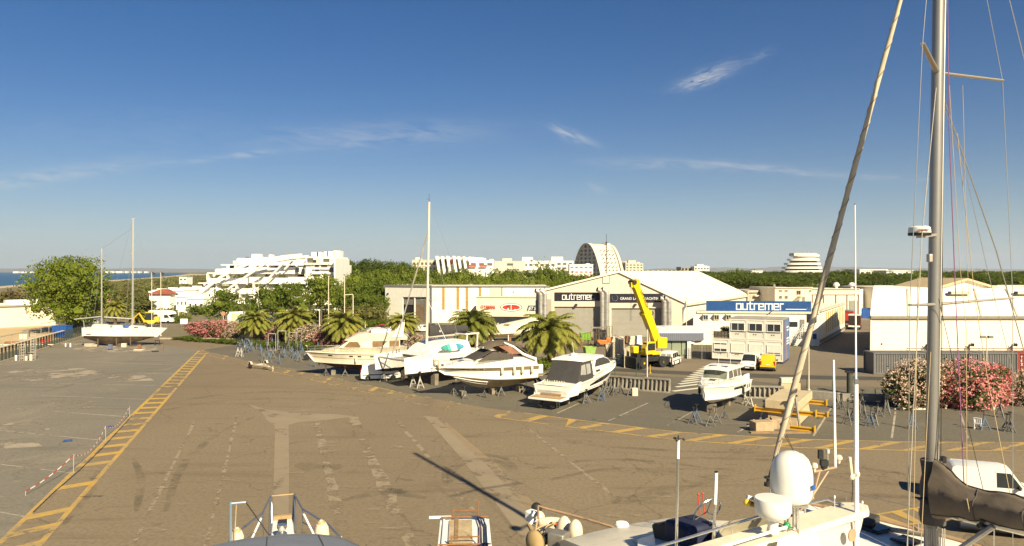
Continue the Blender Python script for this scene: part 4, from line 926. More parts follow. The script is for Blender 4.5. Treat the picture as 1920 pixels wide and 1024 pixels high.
mb.prism(e([(-.03, .28), (-.03, .62)] + top + [(-.80, -.1), (-.62, -.42), (-.36, -.55), (-.33, -.2), (-.2, -.2), (-.18, -.62), (-.03, -.64)]), (0, -.03, 0))
mb.prism(e([(.04, .25), (.04, .62)] + [(-x, y) for x, y in top] + [(.80, -.1), (.66, -.40), (.45, -.5), (.36, -.34), (.24, -.6), (.04, -.64)]), (0, -.03, 0)); mb.build('emblem_letters', redp, f.t, None)
mb = MB(); mb.prism(e([(-.5, .1), (-.2, .38), (-.14, .38), (-.14, .3), (-.38, .06)]), (0, -.04, 0)); mb.prism(e([(.2, .32), (.56, .32), (.56, .25), (.2, .25)]), (0, -.04, 0)); mb.build('emblem_lines', blackp, f.t, None)
f.slab('lettering_board', [(987.5, 583), (990.5, 573), (1016, 573), (1013, 583)], blackp, .05, -.06)
u, z = f.uz(990, 581.6, -.13); u2, z2 = f.uz(1012, 574.4, -.13); lettering('JET SKI', (z2-z)*1.3, signwhite, f.t, (u, -.14, z), width=u2-u, shear=.35, bold=.02)
# --- big hall
f = Front((1005, 632), (1284, 632), 'boat_hall', 'big beige gabled boat hall with cream roof, ducts and two grey shutters', 'hall')
sk = Vector((27.0, 49.0, 0))
f.slab('front_wall', [(1005, 633), (1005, 549.5), (1160, 511.5), (1284, 569), (1284, 633), (1240.5, 633), (1240.5, 578), (1146.5, 578), (1146.5, 633), (1126.5, 633), (1126.5, 575), (1039.5, 575), (1039.5, 633)], bpanel, .35)
for x0, x1, y in ((1039.5, 1126.5, 575), (1146.5, 1240.5, 578)): f.box('roller_door', x0, x1, y-.3, 633, roller, .1, .45)
ap, el, er = f.pts([(1160, 511.2), (1003, 549.6), (1286, 569.6)], -.35)
mb = MB()
for a, b in ((ap, er), (el, ap)):
    mb.prism([a, b, b+sk, a+sk], (0, 0, .3))
mb.build('roof', membrane, f.t)
mb = MB()
for i in range(1, 17):
    a = ap.lerp(er, 0)+sk*(i/17); b = er+sk*(i/17); mb.bar(a+Vector((0, 0, .36)), b+Vector((0, 0, .36)), .16, .10)
mb.build('roof_rib', membrane, f.t)
eb = er+sk
MB().prism([er+Vector((-.4, 0, -.5)), eb+Vector((-.4, 0, -.5)), (eb.x-.4, eb.y, 0), (er.x-.4, er.y+.35, 0)], (.2, 0, 0)).build('side_wall', wpanel, f.t)
MB().bar(er+Vector((.1, 0, -.2)), eb+Vector((.1, 0, -.2)), .35, .4).build('gutter', bpanel, f.t)
MB().prism([el+sk-sk*.01, ap+sk*.99, er+sk*.99, (eb.x, eb.y-.5, 0), (el.x+sk.x, el.y+sk.y-.5, 0)], (0, .3, 0)).build('back_wall', bpanel, f.t)
f.box('sign_board', 1040, 1125.5, 548.3, 564, navy, .12, -.02); f.box('sign_board', 1144, 1242.5, 550.7, 567, navy, .12, -.02)
u, z = f.uz(1054.5, 561.5, -.16); u2, z2 = f.uz(1111.5, 553.5, -.16); stroke_word('outremer', f.t, u, z, u2-u, z2-z, -.17, signwhite)
u, z = f.uz(1162.5, 562.3, -.16); u2, z2 = f.uz(1239.5, 557.0, -.16); lettering('GRAND LARGE YACHTING', (z2-z)*1.36, signwhite, f.t, (u, -.17, z), width=u2-u)
u, z = f.uz(1153, 558.8, -.16)
mb = MB()
for k in range(30):
    a, b = R(150+k*9), R(150+(k+1)*9); w_ = .05+.22*math.sin(pi*min(1, k/29)); mb.bar((u+.52*math.cos(a), -.16, z+.55*math.sin(a)), (u+.52*math.cos(b), -.16, z+.55*math.sin(b)), .03, w_, (0, 1, 0))
mb.build('swirl_emblem', M('pale_blue_emblem', (.25, .42, .75), .5, 0, .3, 1.5), f.t, None)
f.box('panel_frame', 1129.3, 1143.5, 516.2, 531.8, greytrim, .08, -.0); f.box('blank_panel', 1130.5, 1142.2, 517.4, 530.6, cream_r, .1, -.01)
for x in (1080.5, 1191): f.box('spot_lamp', x-2, x+2, 569.5, 573, dsteel, .5, -.1)
def duct(px, top, bot, r):
    u, z1 = f.uz(px, top, -1.3); z0 = f.uz(px, bot, -1.3)[1]; mb = MB()
    mb.tube([(u, -1.3, max(0, z0)), (u, -1.3, z1-.5)], r, 14); mb.tube([(u, -1.3, z1-.5), (u-.1, -1.3, z1-.1), (u-.45, -1.35, z1+.25), (u-.95, -1.5, z1+.42)], [r, r, r, r*1.02], 14)
    z = z0+1.2
    while z < z1-.4: mb.tube([(u, -1.3, z), (u, -1.3, z+.14)], r*1.12, 14); z += 1.75
    o = mb.build('exhaust_duct', galv, f.t, 40)
    e1 = Vector((u-.95, -1.5, z1+.42)); d = Vector((-.5, -.15, .17)).normalized(); MB().tube([e1+d*.004, e1+d*.03], r*.88, 14).build('duct_mouth', darkvoid, o)
for px, tp, bt, r in ((1013.5, 549, 600, .42), (1021.5, 549, 602, .42), (1129.2, 547, 634, .42), (1138, 547, 634, .45), (1246, 563, 634, .42), (1254.5, 563, 634, .45)): duct(px, tp, bt, r)
f.slab('shaded_wall', [(1004, 633), (1004, 563), (1016, 561), (1034, 561), (1034, 590), (1034, 633)], M('shaded_panel', (.34, .30, .24), .8, 0, .15, 1), .2, -.5)  # shade beside the ducts put into this panel's darker colour
t = thing('aerial_mast', 'thin dark lattice aerial on the ridge of the boat hall', 'aerial', P(1137, 517, 137)); h = 137/F*78
mb = MB()
for a in range(3): mb.tube([(.16*math.cos(a*2.1), .16*math.sin(a*2.1), -1), (.10*math.cos(a*2.1), .1*math.sin(a*2.1), h*.8)], .05, 5)
for i in range(14): mb.bar((.15, 0, i*h*.055), (-.1, .12, (i+1)*h*.055), .04)
mb.tube([(0, 0, h*.75), (0, 0, h)], .04, 5); mb.build('mast', dsteel, t); MB().cyl((0, 0, h*.79), (0, 0, h*.81), .2, n=8).build('mast_head', dsteel, t)
# --- white low building with the blue sign
f = Front((1300, 646), (1536, 649), 'workshop', 'low white workshop under a long blue lettered sign', 'workshop')
hw = f.uz(1420, 585)[1]
f.slab('front_wall', [(1300, 648), (1300, 584), (1536, 586), (1536, 650)], wpanel, .3)
f.box('sign_board', 1324, 1520.5, 565, 584.6, bluesign, .15, .2); f.box('sign_rail', 1306, 1536, 584.6, 587, bpanel, .25, .05)
u, z = f.uz(1381, 580.2, .03); u2, z2 = f.uz(1468.5, 570, .03); stroke_word('outremer', f.t, u, z, u2-u, z2-z, .03, signwhite, .19)
f.box('sign_line', 1473, 1512, 579.6, 580.6, signwhite, .02, .05)
u, z = f.uz(1516, 578.6, .03); mb = MB()
for k in range(20):
    a, b = R(130+k*14), R(130+(k+1)*14); mb.bar((u+.22*math.cos(a), .03, z+.24*math.sin(a)), (u+.22*math.cos(b), .03, z+.24*math.sin(b)), .03, .04+.05*math.sin(pi*k/19), (0, 1, 0))
mb.build('swirl_emblem', MATS['pale_blue_emblem'], f.t, None)
for x in (1323, 1343.5, 1366):
    u, z = f.uz(x, 595); window(f.t, u, -.02, z, .75, .75, dglass, frame=bpanel)
    MB().prism([(u-.5, -.05, z+.5), (u-.5, -.8, z+.45), (u-.5, -.05, z-.6)], (.08, 0, 0)).build('window_hood', bpanel, f.t)
u, z = f.uz(1488, 608); window(f.t, u, -.02, z, 1.2, .8, dglass)
f.box('door', 1500, 1508.5, 599, 620, greytrim, .08, -.02); f.box('notice_panel', 1513, 1531, 587.5, 604.5, navy, .08, -.02); f.box('small_sign', 1523, 1531, 626, 636, bluesign, .06, -.02)
# stairs
mb = MB(); u0, _ = f.uz(1492, 640, -1); u1, zt = f.uz(1507, 621, -1)
for i in range(8): mb.box((lerp(u0, u1, i/7), -.9, lerp(.2, zt, i/7)), (.35, 1.1, .06))
mb.box((u1+.6, -.9, zt), (1.4, 1.2, .08)); mb.build('stair', galv, f.t, None)
for y in (-1.45, -.35):
    mb = MB()
    for k in (.5, 1.0): mb.tube([(u0, y, .2+k), (u1, y, zt+k), (u1+1.2, y, zt+k)], .03, 5)
    for i in range(5): x = lerp(u0, u1, i/4); z = lerp(.2, zt, i/4); mb.tube([(x, y, z), (x, y, z+1)], .03, 5)
    mb.tube([(u1+1.2, y, 0), (u1+1.2, y, zt+1)], .04, 5); mb.build('stair_rail', signwhite, f.t)
MB().prism([(0, .3, hw-.15), (f.W-.3, .3, hw-.15), (f.W+12.5, 32, hw-.15), (8, 32, hw-.15)], (0, 0, .2)).build('roof', membrane, f.t)
for x, y in ((f.W*.3, 6), (f.W*.62, 8), (f.W*.9, 12), (f.W*.98, 18)): MB().box((x, y, hw+.4), (1.2, 1, .8)).build('roof_unit', galv, f.t, bevel=.05)
MB().bar(f.pts([(1441, 589)], -.3)[0], f.pts([(1449, 584)], -.3)[0]+Vector((0, -.5, .3)), .1).build('wall_bracket', dsteel, f.t)
f = Front((1537, 645.5), (1584, 618.5), 'strip_hall', 'long white hall side wall with yellowed vertical windows along the lane', 'hall')
hw = 5.6
MB().box((f.W/2, .15, hw/2), (f.W, .3, hw)).build('side_wall', wpanel, f.t); MB().box((f.W/2, -.08, .45), (f.W-.2, .1, .5)).build('base_strip', greytrim, f.t)
MB().box((f.W/2, -.05, hw-.12), (f.W+.3, .5, .25)).build('roof_edge', bpanel, f.t)
for i in range(11): MB().box((f.W*(.22+.072*i), -.05, 3.2), (.55+.35*(i % 2), .08, 3.5)).build('window_strip', yel_glaze, f.t)
MB().box((f.W/2, 7.5, hw-.3), (f.W, 14, .2)).build('roof', membrane, f.t)
# --- older blocks behind
f = Front((1453, 603), (1522, 602), 'factory', 'cream two storey factory block with small windows behind the blue sign', 'factory')
f.slab('wall', [(1453, 604), (1453, 539), (1522, 540), (1522, 604)], cream_r, 12); f.box('roof_edge', 1452.5, 1523, 538.2, 540, bpanel, .3)
for x, y, w_, h in ((1463, 545.5, .75, .4), (1474, 545.5, .75, .4), (1497, 548.5, 1.1, 1.0), (1519, 545.5, .6, .4), (1463, 557.5, .7, .7), (1474, 557.5, .7, .7)):
    u, z = f.uz(x, y); window(f.t, u, -.02, z, w_, h, dglass, frame=bpanel)
f.box('door', 1504, 1509, 556.5, 566, greytrim, .06); MB().prism(f.pts([(1491, 566), (1502, 556), (1509, 556)], -1.5), (0, 1.5, 0)).build('outside_stair', conc, f.t)
MB().cyl(f.pts([(1452, 540)], 1)[0], f.pts([(1452, 533)], 1)[0], .25, n=8).build('vent_pipe', galv, f.t)
f = Front((1522, 600), (1611, 600), 'factory', 'pale panelled factory block with grey gate at the end of the lane', 'factory')
f.slab('front_wall', [(1522, 601), (1522, 542), (1611, 542.5), (1611, 601)], pinkish, 18)
f.box('gate', 1592, 1610, 563.5, 591, roller, .1); f.box('beam', 1522, 1611, 552.3, 553.3, M('rust_brown', (.20, .11, .06), .8, 0, .4, 2), .12)
for x in (1523, 1544, 1567, 1588, 1609.5): f.box('pilaster', x-.7, x+.7, 553.4, 598, MATS['rust_brown'], .12)
f.box('roof_edge', 1521.5, 1611.5, 541, 542.6, bpanel, .3); f3 = f
f = Front((1611.4, 600), (1626, 588), 'end_hall', 'bright white end wall with three slit windows beside the lane', 'factory')
MB().box((f.W/2, .15, 3.7), (f.W, .3, 7.4)).build('wall', white, f.t)
for i in range(3): MB().box((f.W*(.3+.25*i), -.03, 3.0+.4*i), (.7, .08, 1.5)).build('window', dglass, f.t)
for i, x in enumerate((1568, 1597)):
    t = thing('roof_cowl', ('left' if i == 0 else 'right') + ' one of two white ventilator cowls on the far factory roof', 'ventilator', P(x, 542, 190)); MB().lathe([(.35, 0), (.35, .6), (.75, .8), (.8, 1.2), (.55, 1.5), (.6, 1.6), (.05, 1.75)], n=12).build('cowl', signwhite, t)
f = Front((1400, 600), (1456, 599), 'store_shed', 'low grey store sheds between big roof and factory block', 'shed')
f.slab('wall', [(1402, 601), (1402, 545), (1456, 543), (1456, 601)], M('shed_wall', (.48, .42, .33), .9, 0, .3, .8, streak=.4), 10)
f.box('window_band', 1404, 1452, 548, 551, shadeglass, .05); f.box('awning', 1412, 1456, 553, 555.5, membrane, 1.0)
f = Front((1626, 596), (1745, 594), 'low_shed', 'long low pale roofs in front of the pines right of the lane', 'shed')
f.slab('wall', [(1640, 600), (1640, 538), (1745, 537), (1745, 600)], cream_r, 14); f.box('roof_edge', 1640, 1745, 536, 538.5, bpanel, .5)
# --- flat roofed gate house
f = Front((1219, 673), (1320, 673), 'gate_house', 'flat roofed gate house with grey ribbed fascia and pale glass', 'kiosk')
fasc = stripes('grey_fascia', (.155, .165, .20), (.11, .115, .14), .28, 'X', .25, .45, bump=.5)
zt = f.uz(1260, 623)[1]; zb = f.uz(1260, 639)[1]
MB().prism([(0, 0, zb), (f.W-.05, 0, zb), (f.W+1.5, 12, zb), (2.3, 12, zb)], (0, 0, zt-zb-.12)).build('fascia', fasc, f.t)
MB().prism([(.15, .15, zt-.12), (f.W-.15, .15, zt-.12), (f.W+1.35, 11.8, zt-.12), (2.4, 11.8, zt-.12)], (0, 0, .16)).build('roof', signwhite, f.t)
MB().box((3.0, 2.2, zb/2), (4.6, 3.2, zb)).build('room', M('grey_room', (.26, .25, .22), .8, 0, .2, 1), f.t)
for i in range(3): u = f.uz(1245+i*18.5, 650)[0]; MB().box((u+.45, .52, 1.45), (1.2, .08, 1.9)).build('glass_pane', M('greenish_glass', (.24, .27, .19), .12, 0, .2, .5), f.t)
for px in (1290.5, 1294, 1221): u = f.uz(px, 670)[0]; MB().box((u, .2, zb/2), (.16, .16, zb)).build('column', signwhite, f.t)
MB().bar((f.uz(1293, 650)[0], .2, zb-.3), (f.W+.5, 1.2, zb-.1), .2, .3).build('canopy_beam', signwhite, f.t)
for px, w_ in ((1229, .55), (1240, .6), (1253, .3)): u = f.uz(px, 620)[0]; MB().box((u, .6, zt+.28), (w_, w_, .5)).build('roof_unit', membrane, f.t)
t = thing('mesh_gate', 'dark mesh gate between gate house and site office', 'gate', G(1296, 674)); wl = (1336-1296)/F*DEP(674)
mb = MB()
for i in range(15): mb.bar((wl*i/14, 0, .05), (wl*i/14, 0, 2.0), .03)
for i in range(9): mb.bar((0, .01, .1+.23*i), (wl, .01, .1+.23*i), .025)
mb.build('mesh', dsteel, t, None)
mb = MB()
for x in (0, wl/2, wl): mb.bar((x, 0, 0), (x, 0, 2.1), .07)
mb.build('gate_frame', greytrim, t, None)
# --- stacked site office
f = Front((1335, 675.5), (1468.5, 683), 'site_office', 'two storey stack of white site cabins with printed blue end wall', 'site office')
cab = M('cabin_panel', (.66, .63, .54), .5, 0, .08, .8, streak=.12); cabf = M('cabin_frame', (.72, .68, .58), .5, 0, .08, 2)
W = f.W; hh = 2.72; b0 = .28; u_up = f.uz(1367.5, 620)[0]; nd = 5.6
MB().box((W/2, nd/2, b0/2), (W-.1, nd-.1, b0)).build('plinth', M('navy_plinth', (.03, .035, .09), .6, 0, .2, 2), f.t)
cw = (W-u_up)/3
lower = [(0, u_up)] + [(u_up+i*cw, u_up+(i+1)*cw) for i in range(3)]
for lv, cells in ((0, lower), (1, lower[1:])):
    z0 = b0+lv*hh
    for (a, b) in cells:
        MB().box(((a+b)/2, nd/2, z0+hh/2), (b-a-.06, nd, hh-.06)).build('cabin', cab, f.t)
        mb = MB()
        for x in (a+.09, b-.09): mb.box((x, -.02, z0+hh/2), (.16, .06, hh-.02))
        for z in (z0+.09, z0+hh-.12): mb.box(((a+b)/2, -.022, z), (b-a-.05, .05, .18))
        mb.build('cabin_frame', cabf, f.t)
        cx = (a+b)/2; ww = (b-a)*.74
        if lv: window(f.t, cx, -.02, z0+1.65, ww, 1.0, dglass, frame=signwhite)
        else:
            fr = window(f.t, cx, -.02, z0+1.55, ww, 1.15, dglass, frame=signwhite); i = cells.index((a, b)); cut = (.36, .02, .06, .16)[i]
            MB().box((cx, -.09, z0+1.55+cut*.5+(-.1 if i == 0 else 0)), (ww-.04, .05, 1.15-cut - (.2 if i == 0 else 0))).build('window_shutter', cabf, f.t)
        mb = MB()
        for s_ in (-.14, .14): mb.cyl((cx+s_-.1, -.06, z0+.72), (cx+s_-.1, .02, z0+.72), .075, n=10)
        mb.build('air_vent', M('vent_brown', (.22, .17, .10), .7, 0, .2, 3), f.t)
MB().box((u_up/2+.1, nd/2, b0+hh+.05), (u_up-.1, nd-.1, .1)).build('terrace_deck', conc, f.t)
mb = MB()
for i in range(6): mb.bar((u_up*i/5.3, .1, b0+hh), (u_up*i/5.3, .1, b0+hh+.95), .05)
for z in (.5, .95): mb.bar((0, .1, b0+hh+z), (u_up-.2, .1, b0+hh+z), .05)
mb.box((u_up/2, .16, b0+hh+.5), (u_up-.3, .03, .8)); mb.build('terrace_rail', M('rail_brown', (.16, .13, .09), .6, 0, .3, 2), f.t)
MB().box((W-1.5*cw, nd/2, b0+2*hh+.05), (3*cw+.1, nd+.1, .1)).build('roof', grey_c, f.t)
lettering('www.catamaran-outremer.com', .30, M('faded_letters', (.36, .33, .27), .7, 0, .1, 2), f.t, (u_up+1.0, -.06, b0+hh+.98), width=3*cw-2.0)
# printed end wall: a blue sea picture with an orange hull shape and white bars
post = M('printed_blue_wall', (.045, .085, .21), .45, 0, .6, .5, c2=(.16, .22, .36))
MB().box((W+.03, nd/2, b0+hh), (.06, nd, 2*hh-.05)).build('printed_wall', post, f.t)
rg = random.Random(5); mb = MB()
for i in range(16):
    z = b0+.3+i*.31; y = .5+.9*rg.random()*(1-i/20); mb.box((W+.07, y+.6, z), (.03, 1.2-.05*i, .26), rx=.25)
mb.build('printed_shape', M('printed_orange', (.42, .15, .06), .5, 0, .4, 1.5), f.t, None)
for z, y0, y1 in ((4.6, 2.6, 4.6), (4.2, 2.8, 4.4), (3.1, 2.6, 4.8), (2.75, 2.6, 4.6), (2.4, 2.6, 4.8)): MB().box((W+.07, (y0+y1)/2, z), (.03, y1-y0, .16)).build('printed_bar', signwhite, f.t)
tree('bush', 'potted_plant', 'green potted shrub on the site office terrace', 'plant', None, 1362, 102, 606, 20, z=3.05, crown='foliage', trunk='stem')
# --- the tent hall on the right
f = Front((1631.5, 669), (2120, 669), 'tent_hall', 'huge cream tent hall with sloped fabric roof filling the right side', 'hall')
ze = f.uz(1640, 593.5)[1]; zt = f.uz(1640, 542.5, 4.5)[1]; W = f.W
f.slab('front_wall', [(1632, 670), (1632, 594), (2120, 594), (2120, 670)], tentw, .2)
sag = 14; mb = MB(); rows2 = []
for i in range(9):
    v = i/8; rows2.append([Vector((lerp(0, .45, v), lerp(-.15, 4.6, v), lerp(ze, zt, v) + .28*math.sin(pi*v))), Vector((W, lerp(-.15, 4.6, v), lerp(ze, zt, v) + .28*math.sin(pi*v)))])
top = rows2[-1]; rows2 = [[r[0]+Vector((max(0, r[0].y)*.49-.0*r[0].y, 0, 0)), r[1]] for r in rows2]; rows2.append([Vector((.6+14.7, 30, zt+.1)), Vector((W, 30, zt+.1))])
mb.rings(rows2, cap=False, closed=False); mb.build('roof', tentm, f.t, 60)
MB().prism([(0.02, 0, 0), (0.02, -.1, ze), (.42+2.2, 4.5, zt+.05), (.42+14.7, 30, zt), (.42+14.7, 30, 0)], (.15, 0, 0)).build('end_wall', tentm, f.t)
f.box('gutter', 1631, 2120, 592.5, 597.5, M('gutter_grey', (.25, .225, .175), .6, .2, .2, 2), .35, 0)
for pa, pb in (((1701, 592), (1702, 543)), ((1838, 592), (1827, 543)), ((1906, 592), (1886, 543)), ((1767, 592), (1763, 543))):
    ua = f.uz(pa[0], pa[1])[0]; ub = f.uz(pb[0], pb[1], 4.5)[0]; mb = MB()
    pp = [Vector((lerp(ua, ub, i/8), lerp(-.2, 4.55, i/8), lerp(ze, zt, i/8)+.28*math.sin(pi*i/8)+.05)) for i in range(9)]; mb.tube(pp, .16, 6, flat=.5); mb.build('roof_seam', M('seam_beige', (.58, .50, .38), .6, 0, .2, 2), f.t)
for x0, x1 in ((1777, 1815), (1901, 1940)):
    u0, z0 = f.uz(x0, 552, 3.4); u1, z1 = f.uz(x1, 546, 3.4); MB().box(((u0+u1)/2, 3.0, (z0+z1)/2), (u1-u0, .9, .42)).build('roof_vent_box', MATS['seam_beige'], f.t, bevel=.05)
    MB().box((u0-.05, 2.9, (z0+z1)/2), (.1, .7, .34)).build('vent_grille', dsteel, f.t)
for px in (1741, 1822, 1903):
    u, z = f.uz(px, 648, -.6); mb = MB(); mb.box((u, -.35, z), (.07, .7, .07)); mb.box((u-.12, -.7, z+.12), (.14, .25, .42), rx=.2); mb.box((u+.16, -.7, z+.1), (.14, .25, .42), rx=.2); mb.box((u, -.1, z-.3), (.1, .1, .9)); mb.build('wall_lamp', dsteel, f.t, None)
mb = MB(); u0, z = f.uz(1701, 652); mb.tube([(u0, -.12, z), (W, -.12, z)], .045, 6)
for px in range(1701, 1960, 27): u = f.uz(px, 652)[0]; mb.tube([(u, -.12, z-.7), (u, -.12, z+.12)], .03, 5)
mb.build('wall_pipe', galv, f.t); u, z = f.uz(1653, 645); MB().cyl((u, -.06, z), (u, .02, z), .13, n=10).build('wall_hole', dsteel, f.t)
t = thing('gable_hall', 'ribbed white gable with tan roof edges behind the tent hall', 'hall', AT(1812, 116)); k = 116/F
gz = lambda y: CH-(y-HY)*k
MB().prism([((x-1812)*k, 0, gz(y)) for x, y in ((1738, 548), (1810, 524), (1880, 546), (1880, 600), (1738, 600))], (0, 12, 0)).build('gable_wall', stripes('gable_sheet', (.74, .69, .58), (.62, .57, .47), .55, 'X', .25, .5, bump=.4), t)
for a, b in (((1716, 549), (1811, 521.5)), ((1811, 521.5), (1892, 546))): MB().prism([((a[0]-1812)*k, -.5, gz(a[1])), ((b[0]-1812)*k, -.5, gz(b[1])), ((b[0]-1812)*k, -.5, gz(b[1])-.35), ((a[0]-1812)*k, -.5, gz(a[1])-.35)], (0, 13, 0)).build('roof_slope', M('tan_roof', (.52, .40, .23), .7, 0, .2, 1), t)
f = Front((1880, 592), (1990, 592), 'low_shed', 'brown flat roofed shed at the far right behind the tent hall', 'shed'); f.slab('wall', [(1870, 597), (1870, 536), (1990, 536), (1990, 597)], M('shed_brown', (.36, .28, .19), .8, 0, .2, 1), 8); f.box('roof_edge', 1868, 1990, 534.5, 536.5, bpanel, .4)
# --- containers along it
def container(label, px, py, length, mat, rz=0.0, name='shipping_container'):
    t = thing(name, label, 'container', G(px, py), rz); h = 2.5; mb = MB(); n = int(length/.28)
    # folded sheet side: trapezoid ribs
    ring = []
    for i in range(n):
        x = .12+(length-.24)*i/n; s_ = (length-.24)/n
        ring += [(x, 0), (x+s_*.35, 0), (x+s_*.5, .06), (x+s_*.85, .06)]
    ring += [(length-.12, 0), (length-.12, 2.4), (.12, 2.4)]
    mb.rings([[Vector((x, y, z)) for x, y in ring] for z in (.18, h-.12)]); mb.build('body', mat, t, 20)
    fb = MB()
    for x in (.06, length-.06):
        for y in (.02, 2.38): fb.box((x, y, h/2), (.14, .14, h))
    for z in (.1, h-.05):
        for y in (.02, 2.38): fb.box((length/2, y, z), (length-.26, .13, .16))
        for x in (.06, length-.06): fb.box((x, 1.2, z), (.13, 2.22, .16))
    fb.build('frame', mat, t); MB().box((length/2, 1.2, h-.02), (length-.28, 2.2, .05)).build('roof', mat, t); return t
grey_cn = M('container_grey', (.145, .14, .135), .55, .1, .2, 2, streak=.3); red_cn = M('container_red', (.27, .045, .03), .55, .1, .25, 2, streak=.3)
container('grey shipping container left of the cream oleander', 1638, 702, 6.06, grey_cn)
container('grey shipping container hidden behind the oleanders', 1738, 702, 6.06, grey_cn)
container('grey shipping container above the pink oleander, beside the red one', 1836.5, 702, 4.45, grey_cn)
t = container('red shipping container at the right edge', 1908, 702, 6.06, red_cn)
for i, ch in enumerate('TEX'): lettering(ch, .42, signwhite, t, (.32, -.03, 1.85-.42*i))
for i, (px, lab) in enumerate(((1617, 'blue shipping container left of its twin at the end of lane'), (1626, 'blue shipping container right of its twin at the end of lane'))): container(lab, px, 597, 2.4, bluepaint)
# --- seaside wall, fence and yard edge on the left
f = Front((-60, 617), (104, 609.5), 'seaside_wall', 'long pale rendered wall around the building site by the beach', 'wall')
u1 = f.uz(104, 600)[0]; z1 = f.uz(50, 574)[1]
MB().box((f.W/2, 3.0, z1/2), (f.W, 6.0, z1)).build('wall', cream_r, f.t); MB().box((f.W/2, 2.8, z1+.08), (f.W+.1, 6.4, .16)).build('wall_top', M('wall_cap', (.34, .31, .22), .9, 0, .3, .6), f.t)
a, _ = f.uz(19, 570); b, _ = f.uz(79, 570); MB().box(((a+b)/2, 5, z1+.7), (b-a, 2.5, 1.1)).build('upper_kerb', white, f.t); MB().box((a-3, 4.8, z1+.35), (7, 2.5, .5)).build('upper_kerb', cream_r, f.t)
fa, fb_ = G(-60, 700), G(163, 629); t = thing('boundary_fence', 'dark post fence with pale flat rail along the left yard edge', 'fence', fa, math.atan2(fb_.y-fa.y, fb_.x-fa.x)); LN = (fb_-fa).length
MB().box((LN*.36, 0, 2.05), (LN*.72, .4, .10)).build('rail', M('pale_rail', (.66, .58, .45), .7, 0, .15, 1.2), t); MB().box((LN/2, 0, .12), (LN, .35, .24)).build('kerb', conc, t)
n = 40
for i in range(n+1): MB().box((LN*i/n, 0, 1.05), (.15, .15, 2.0)).build('post', M('fence_green', (.035, .045, .035), .5, .2, .2, 2), t)
mb = MB()
for i in range(int(LN/.45)): mb.bar((i*.45, .05, .2), (i*.45, .05, 1.9), .022)
for k in range(6): mb.bar((0, .05, .3+.3*k), (LN, .05, .3+.3*k), .022)
mb.build('mesh', MATS['fence_green'], t, None)
# kerb of the far yard edge and low concrete walls by the road
mb = MB(); kp = gp([(300, 636), (380, 636), (470, 638), (600, 650), (720, 661)])
for a, b in zip(kp, kp[1:]): mb.bar(a+Vector((0, 0, .1)), b+Vector((0, 0, .1)), .35, .3)
tag(mb.build('kerb_edge', conc, None), 'low pale concrete kerb along the planted yard edge', 'kerb')
# ================================================================ boats ashore
gel = M('gelcoat_white', (.80, .77, .69), .28, 0, .06, .8, spec=.5, streak=.06)
gelold = M('gelcoat_aged', (.74, .66, .50), .4, 0, .16, .7, streak=.25)
foulred = M('antifouling_dark_red', (.075, .028, .028), .8, 0, .4, 1.2)
foulblack = M('antifouling_black', (.018, .018, .02), .75, 0, .5, 1.2)
foulold = M('antifouling_worn', (.30, .22, .13), .85, 0, .6, .9, c2=(.055, .045, .04), bump=.2)
foulbeige = M('hull_bottom_beige', (.48, .38, .22), .7, 0, .3, .8, streak=.25)
canvas = M('grey_canvas', (.050, .046, .044), .85, 0, .25, 1.5, bump=.15)
canvasbr = M('brown_canvas', (.125, .095, .065), .85, 0, .25, 1.2, bump=.2)
canvasdk = M('taupe_canvas', (.075, .062, .05), .85, 0, .3, 1.2, bump=.2)
brownwin = M('brown_window', (.22, .13, .055), .25, 0, .35, 1.5)
clearpl = M('clear_vinyl', (.34, .33, .31), .15, 0, .35, .9)
tint = M('tinted_window', (.012, .011, .011), .08, 0, .3, 1, spec=.7)
teak = M('teak', (.40, .27, .14), .75, 0, .3, 3)
inox = M('stainless_steel', (.62, .60, .56), .22, .9, .1, 3)
alu = M('mast_aluminium', (.66, .62, .53), .38, .55, .1, 1.0)
taupe = M('taupe_stripe', (.22, .165, .095), .4, 0, .12, 1)
fend = M('fender_cream', (.66, .57, .42), .5, 0, .12, 3)
rope = M('rope_grey', (.42, .38, .32), .9, 0, .2, 5)
wire = M('rigging_wire', (.36, .34, .32), .4, .5, .1, 5)
